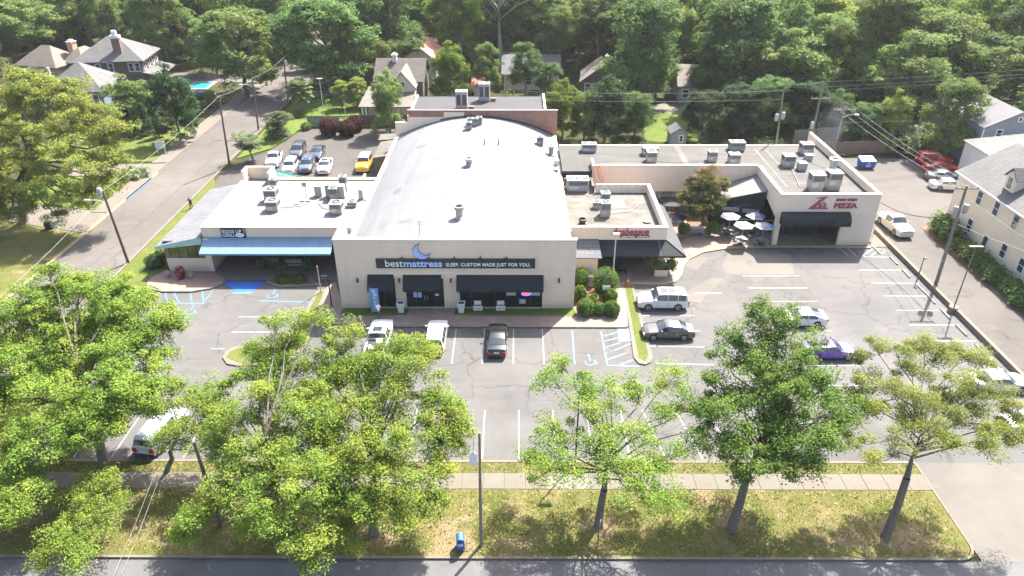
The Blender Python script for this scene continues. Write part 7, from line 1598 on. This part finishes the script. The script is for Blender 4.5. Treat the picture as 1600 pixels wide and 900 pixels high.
ZONES = ((60, "beyond the peach house"), (150, "behind the peach house"), (230, "behind the chimney house"), (310, "behind the turquoise pool"), (400, "left of the far street"), (480, "right of the far street"), (580, "behind the corner oak"), (680, "behind the gabled house"), (780, "behind the brick annex"), (860, "behind the pale roof"), (940, "behind the tan-roofed house"), (1020, "behind the tall evergreen"), (1100, "behind the lawn house"), (1190, "above the long grey roof"), (1270, "behind the weathered poles"), (1350, "above the pizza wing"), (1430, "above the blue dumpster"), (1510, "above the red cars"), (1590, "behind the grey house"), (9999, "beyond the grey house"))
def wood_label(px, y, sh, lm):
    colr = {"leaf_dark": "dark green", "leaf_mid": "mid green", "leaf_lime": "bright yellow-green", "leaf_yellowing": "olive yellowing", "leaf_brownish": "brownish"}[lm.name]
    form = {"round": "rounded", "vase": "spreading", "cone": "pointed", "dense": "full-skirted"}[sh]
    row = "front row" if y < 128 else "second row" if y < 146 else "third row" if y < 166 else "fourth row" if y < 190 else "far rows"
    return f"{colr} {form} tree in the wood's {row} " + next(n for x, n in ZONES if px < x)
cands = []
for gy in range(0, 22):
    for gx in range(-26, 27):
        cands.append((gx * 7.4 + rnd.uniform(-2.8, 2.8) + (gy % 2) * 4, 108 + gy * 6.2 + rnd.uniform(-2.6, 2.6)))
cands.sort(key=lambda c: c[1])
for x, y in cands:
    if count >= 290: break
    px, py, zz = proj((x, y, 8))
    if px < -90 or px > 1690: continue
    if any(a - 1 < x < a + w_ + 1 and b_ - 1 < y < b_ + h_ + 1 for a, b_, w_, h_ in houses): continue
    H = rnd.uniform(14, 22); Rw = rnd.uniform(5.6, 9.4)
    if any((x - q[0]) ** 2 + (y - q[1]) ** 2 < (.52 * (Rw + q[2])) ** 2 for q in placed): continue
    k = FOCAL / zz; t_ = proj((x, y, H))[1]; b_ = proj((x, y, 0))[1]; bad = False
    for x0, y0, x1, y1, Yk in keep:
        if y < Yk and px + Rw * k > x0 and px - Rw * k < x1 and t_ < y1 and b_ > y0: bad = True
    if bad: continue
    if b_ < -5 and t_ < -120: continue
    if t_ < -330: continue
    sh_, lm_ = rnd.choice(["round", "dense", "dense", "vase"]), rnd.choice(mats)
    bgtree((x, y), H, Rw, sh_, lm_, wood_label(px, y, sh_, lm_), group="trees of the wood behind the houses", name="wood_tree"); count += 1
print("wood trees", count)
# scrub under the wood and behind the long wing
b = []
for _ in range(420):
    x, y = rnd.uniform(-150, 150), rnd.uniform(106, 190)
    if any(a - 2 < x < a + w_ + 2 and bb_ - 2 < y < bb_ + h_ + 2 for a, bb_, w_, h_ in houses): continue
    px, py, zz = proj((x, y, 1))
    if any(y < Yk + 4 and x0 - 12 < px < x1 + 12 and y0 - 10 < py < y1 + 12 for x0, y0, x1, y1, Yk in keep): continue
    b.append((x, y, .5, rnd.uniform(.9, 2.0)))
link("undergrowth", leaf_mesh("undergrowth", leaves(b, 70, .5)), None, L_dark, kind='stuff')
b = [(x, 96.2 + rnd.uniform(-.8, 6), rnd.uniform(.5, 3.6), rnd.uniform(.8, 1.6)) for x in np.linspace(8, 39, 90) if not 20 < x < 30]
link("vine_thicket", leaf_mesh("vine_thicket", leaves(b, 90, .36)), None, L_ever, kind='stuff')
# leaf litter on the verge
n = 2600; p = np.stack([npr.uniform(-42, 29, n), npr.uniform(30.8, 39, n), np.full(n, .115)], 1); p = p[(p[:, 1] < 36.4) | (p[:, 1] > 38.1)]
nm = np.array([0, 0, 1.0]) + npr.normal(size=(len(p), 3)) * .15; t_ = np.cross(nm, npr.normal(size=(len(p), 3))); t_ /= np.linalg.norm(t_, axis=1)[:, None]; bb_ = np.cross(nm, t_); s = npr.uniform(.05, .13, len(p))[:, None]
link("fallen_leaves", leaf_mesh("fallen_leaves", np.stack([p - t_ * s, p + bb_ * s * .7, p + t_ * s, p - bb_ * s * .7], 1).reshape(-1, 3), 4), None, P("dry_leaf", (.20, .14, .06), .9, .4, 20), kind='stuff')

def blades(n, boxes):
    out = []
    for x0, x1, y0, y1, z, k in boxes:
        q = int(n * k); p = np.stack([npr.uniform(x0, x1, q), npr.uniform(y0, y1, q), np.full(q, z)], 1); a = npr.uniform(0, 6.28, q); h = npr.uniform(.03, .07, q)[:, None]; d = np.stack([np.cos(a), np.sin(a), np.zeros(q)], 1) * npr.uniform(.02, .05, q)[:, None]; up = np.array([0, 0, 1.0]) + npr.normal(size=(q, 3)) * .8
        out.append(np.stack([p - d, p + d, p + d * .4 + up * h, p - d * .4 + up * h], 1).reshape(-1, 3))
    return np.concatenate(out)
L_grass = leafmat("grass_blade", (.10, .13, .028), (.19, .18, .06), (.15, .16, .045), .35, .05)
link("grass", leaf_mesh("grass", blades(30000, ((-42.5, 29, 30.9, 36.4, .10, .8), (-42.8, 29.2, 38.15, 39.1, .095, .2))), 4), None, L_grass, kind='stuff')

haze = MB().box(-940, 940, -230, 1240, -1.2, 40).build("haze", None, kind='stuff')
hm = bpy.data.materials.new("haze_air"); hm.use_nodes = True; hm.node_tree.nodes.clear()
_pv = hm.node_tree.nodes.new("ShaderNodeVolumePrincipled"); _pv.inputs["Color"].default_value = (.92, .96, 1.0, 1); _pv.inputs["Density"].default_value = .00012; _pv.inputs["Anisotropy"].default_value = .3
_ho = hm.node_tree.nodes.new("ShaderNodeOutputMaterial"); hm.node_tree.links.new(_pv.outputs[0], _ho.inputs["Volume"]); haze.data.materials.append(hm)
tot = 0
for o in bpy.data.objects:
    if o.type == 'MESH' and o.data.users <= 1: tot += len(o.data.loops) - 2 * len(o.data.polygons)
print("triangles", tot + sum(len(m.loops) - 2 * len(m.polygons) for m in bpy.data.meshes if m.users > 1))

sm = MB().lathe([(.01, 0), (.7, .3), (1.3, 2.0), (1.8, 4.2), (1.2, 6.2), (.01, 6.9)], 38.2, 85.0, 7.6, 14).build("smoke", None, kind='stuff')
sv = bpy.data.materials.new("kitchen_smoke"); sv.use_nodes = True; _n = sv.node_tree; _n.nodes.clear()
_p = _n.nodes.new("ShaderNodeVolumePrincipled"); _p.inputs["Color"].default_value = (.9, .94, 1.0, 1)
_n.links.new(mul(_n, ramp(_n, noise(_n, .55, 3, .6, wpos(_n)), .38, .75), .04), _p.inputs["Density"]); _o = _n.nodes.new("ShaderNodeOutputMaterial"); _n.links.new(_p.outputs[0], _o.inputs["Volume"]); sm.data.materials.append(sv)
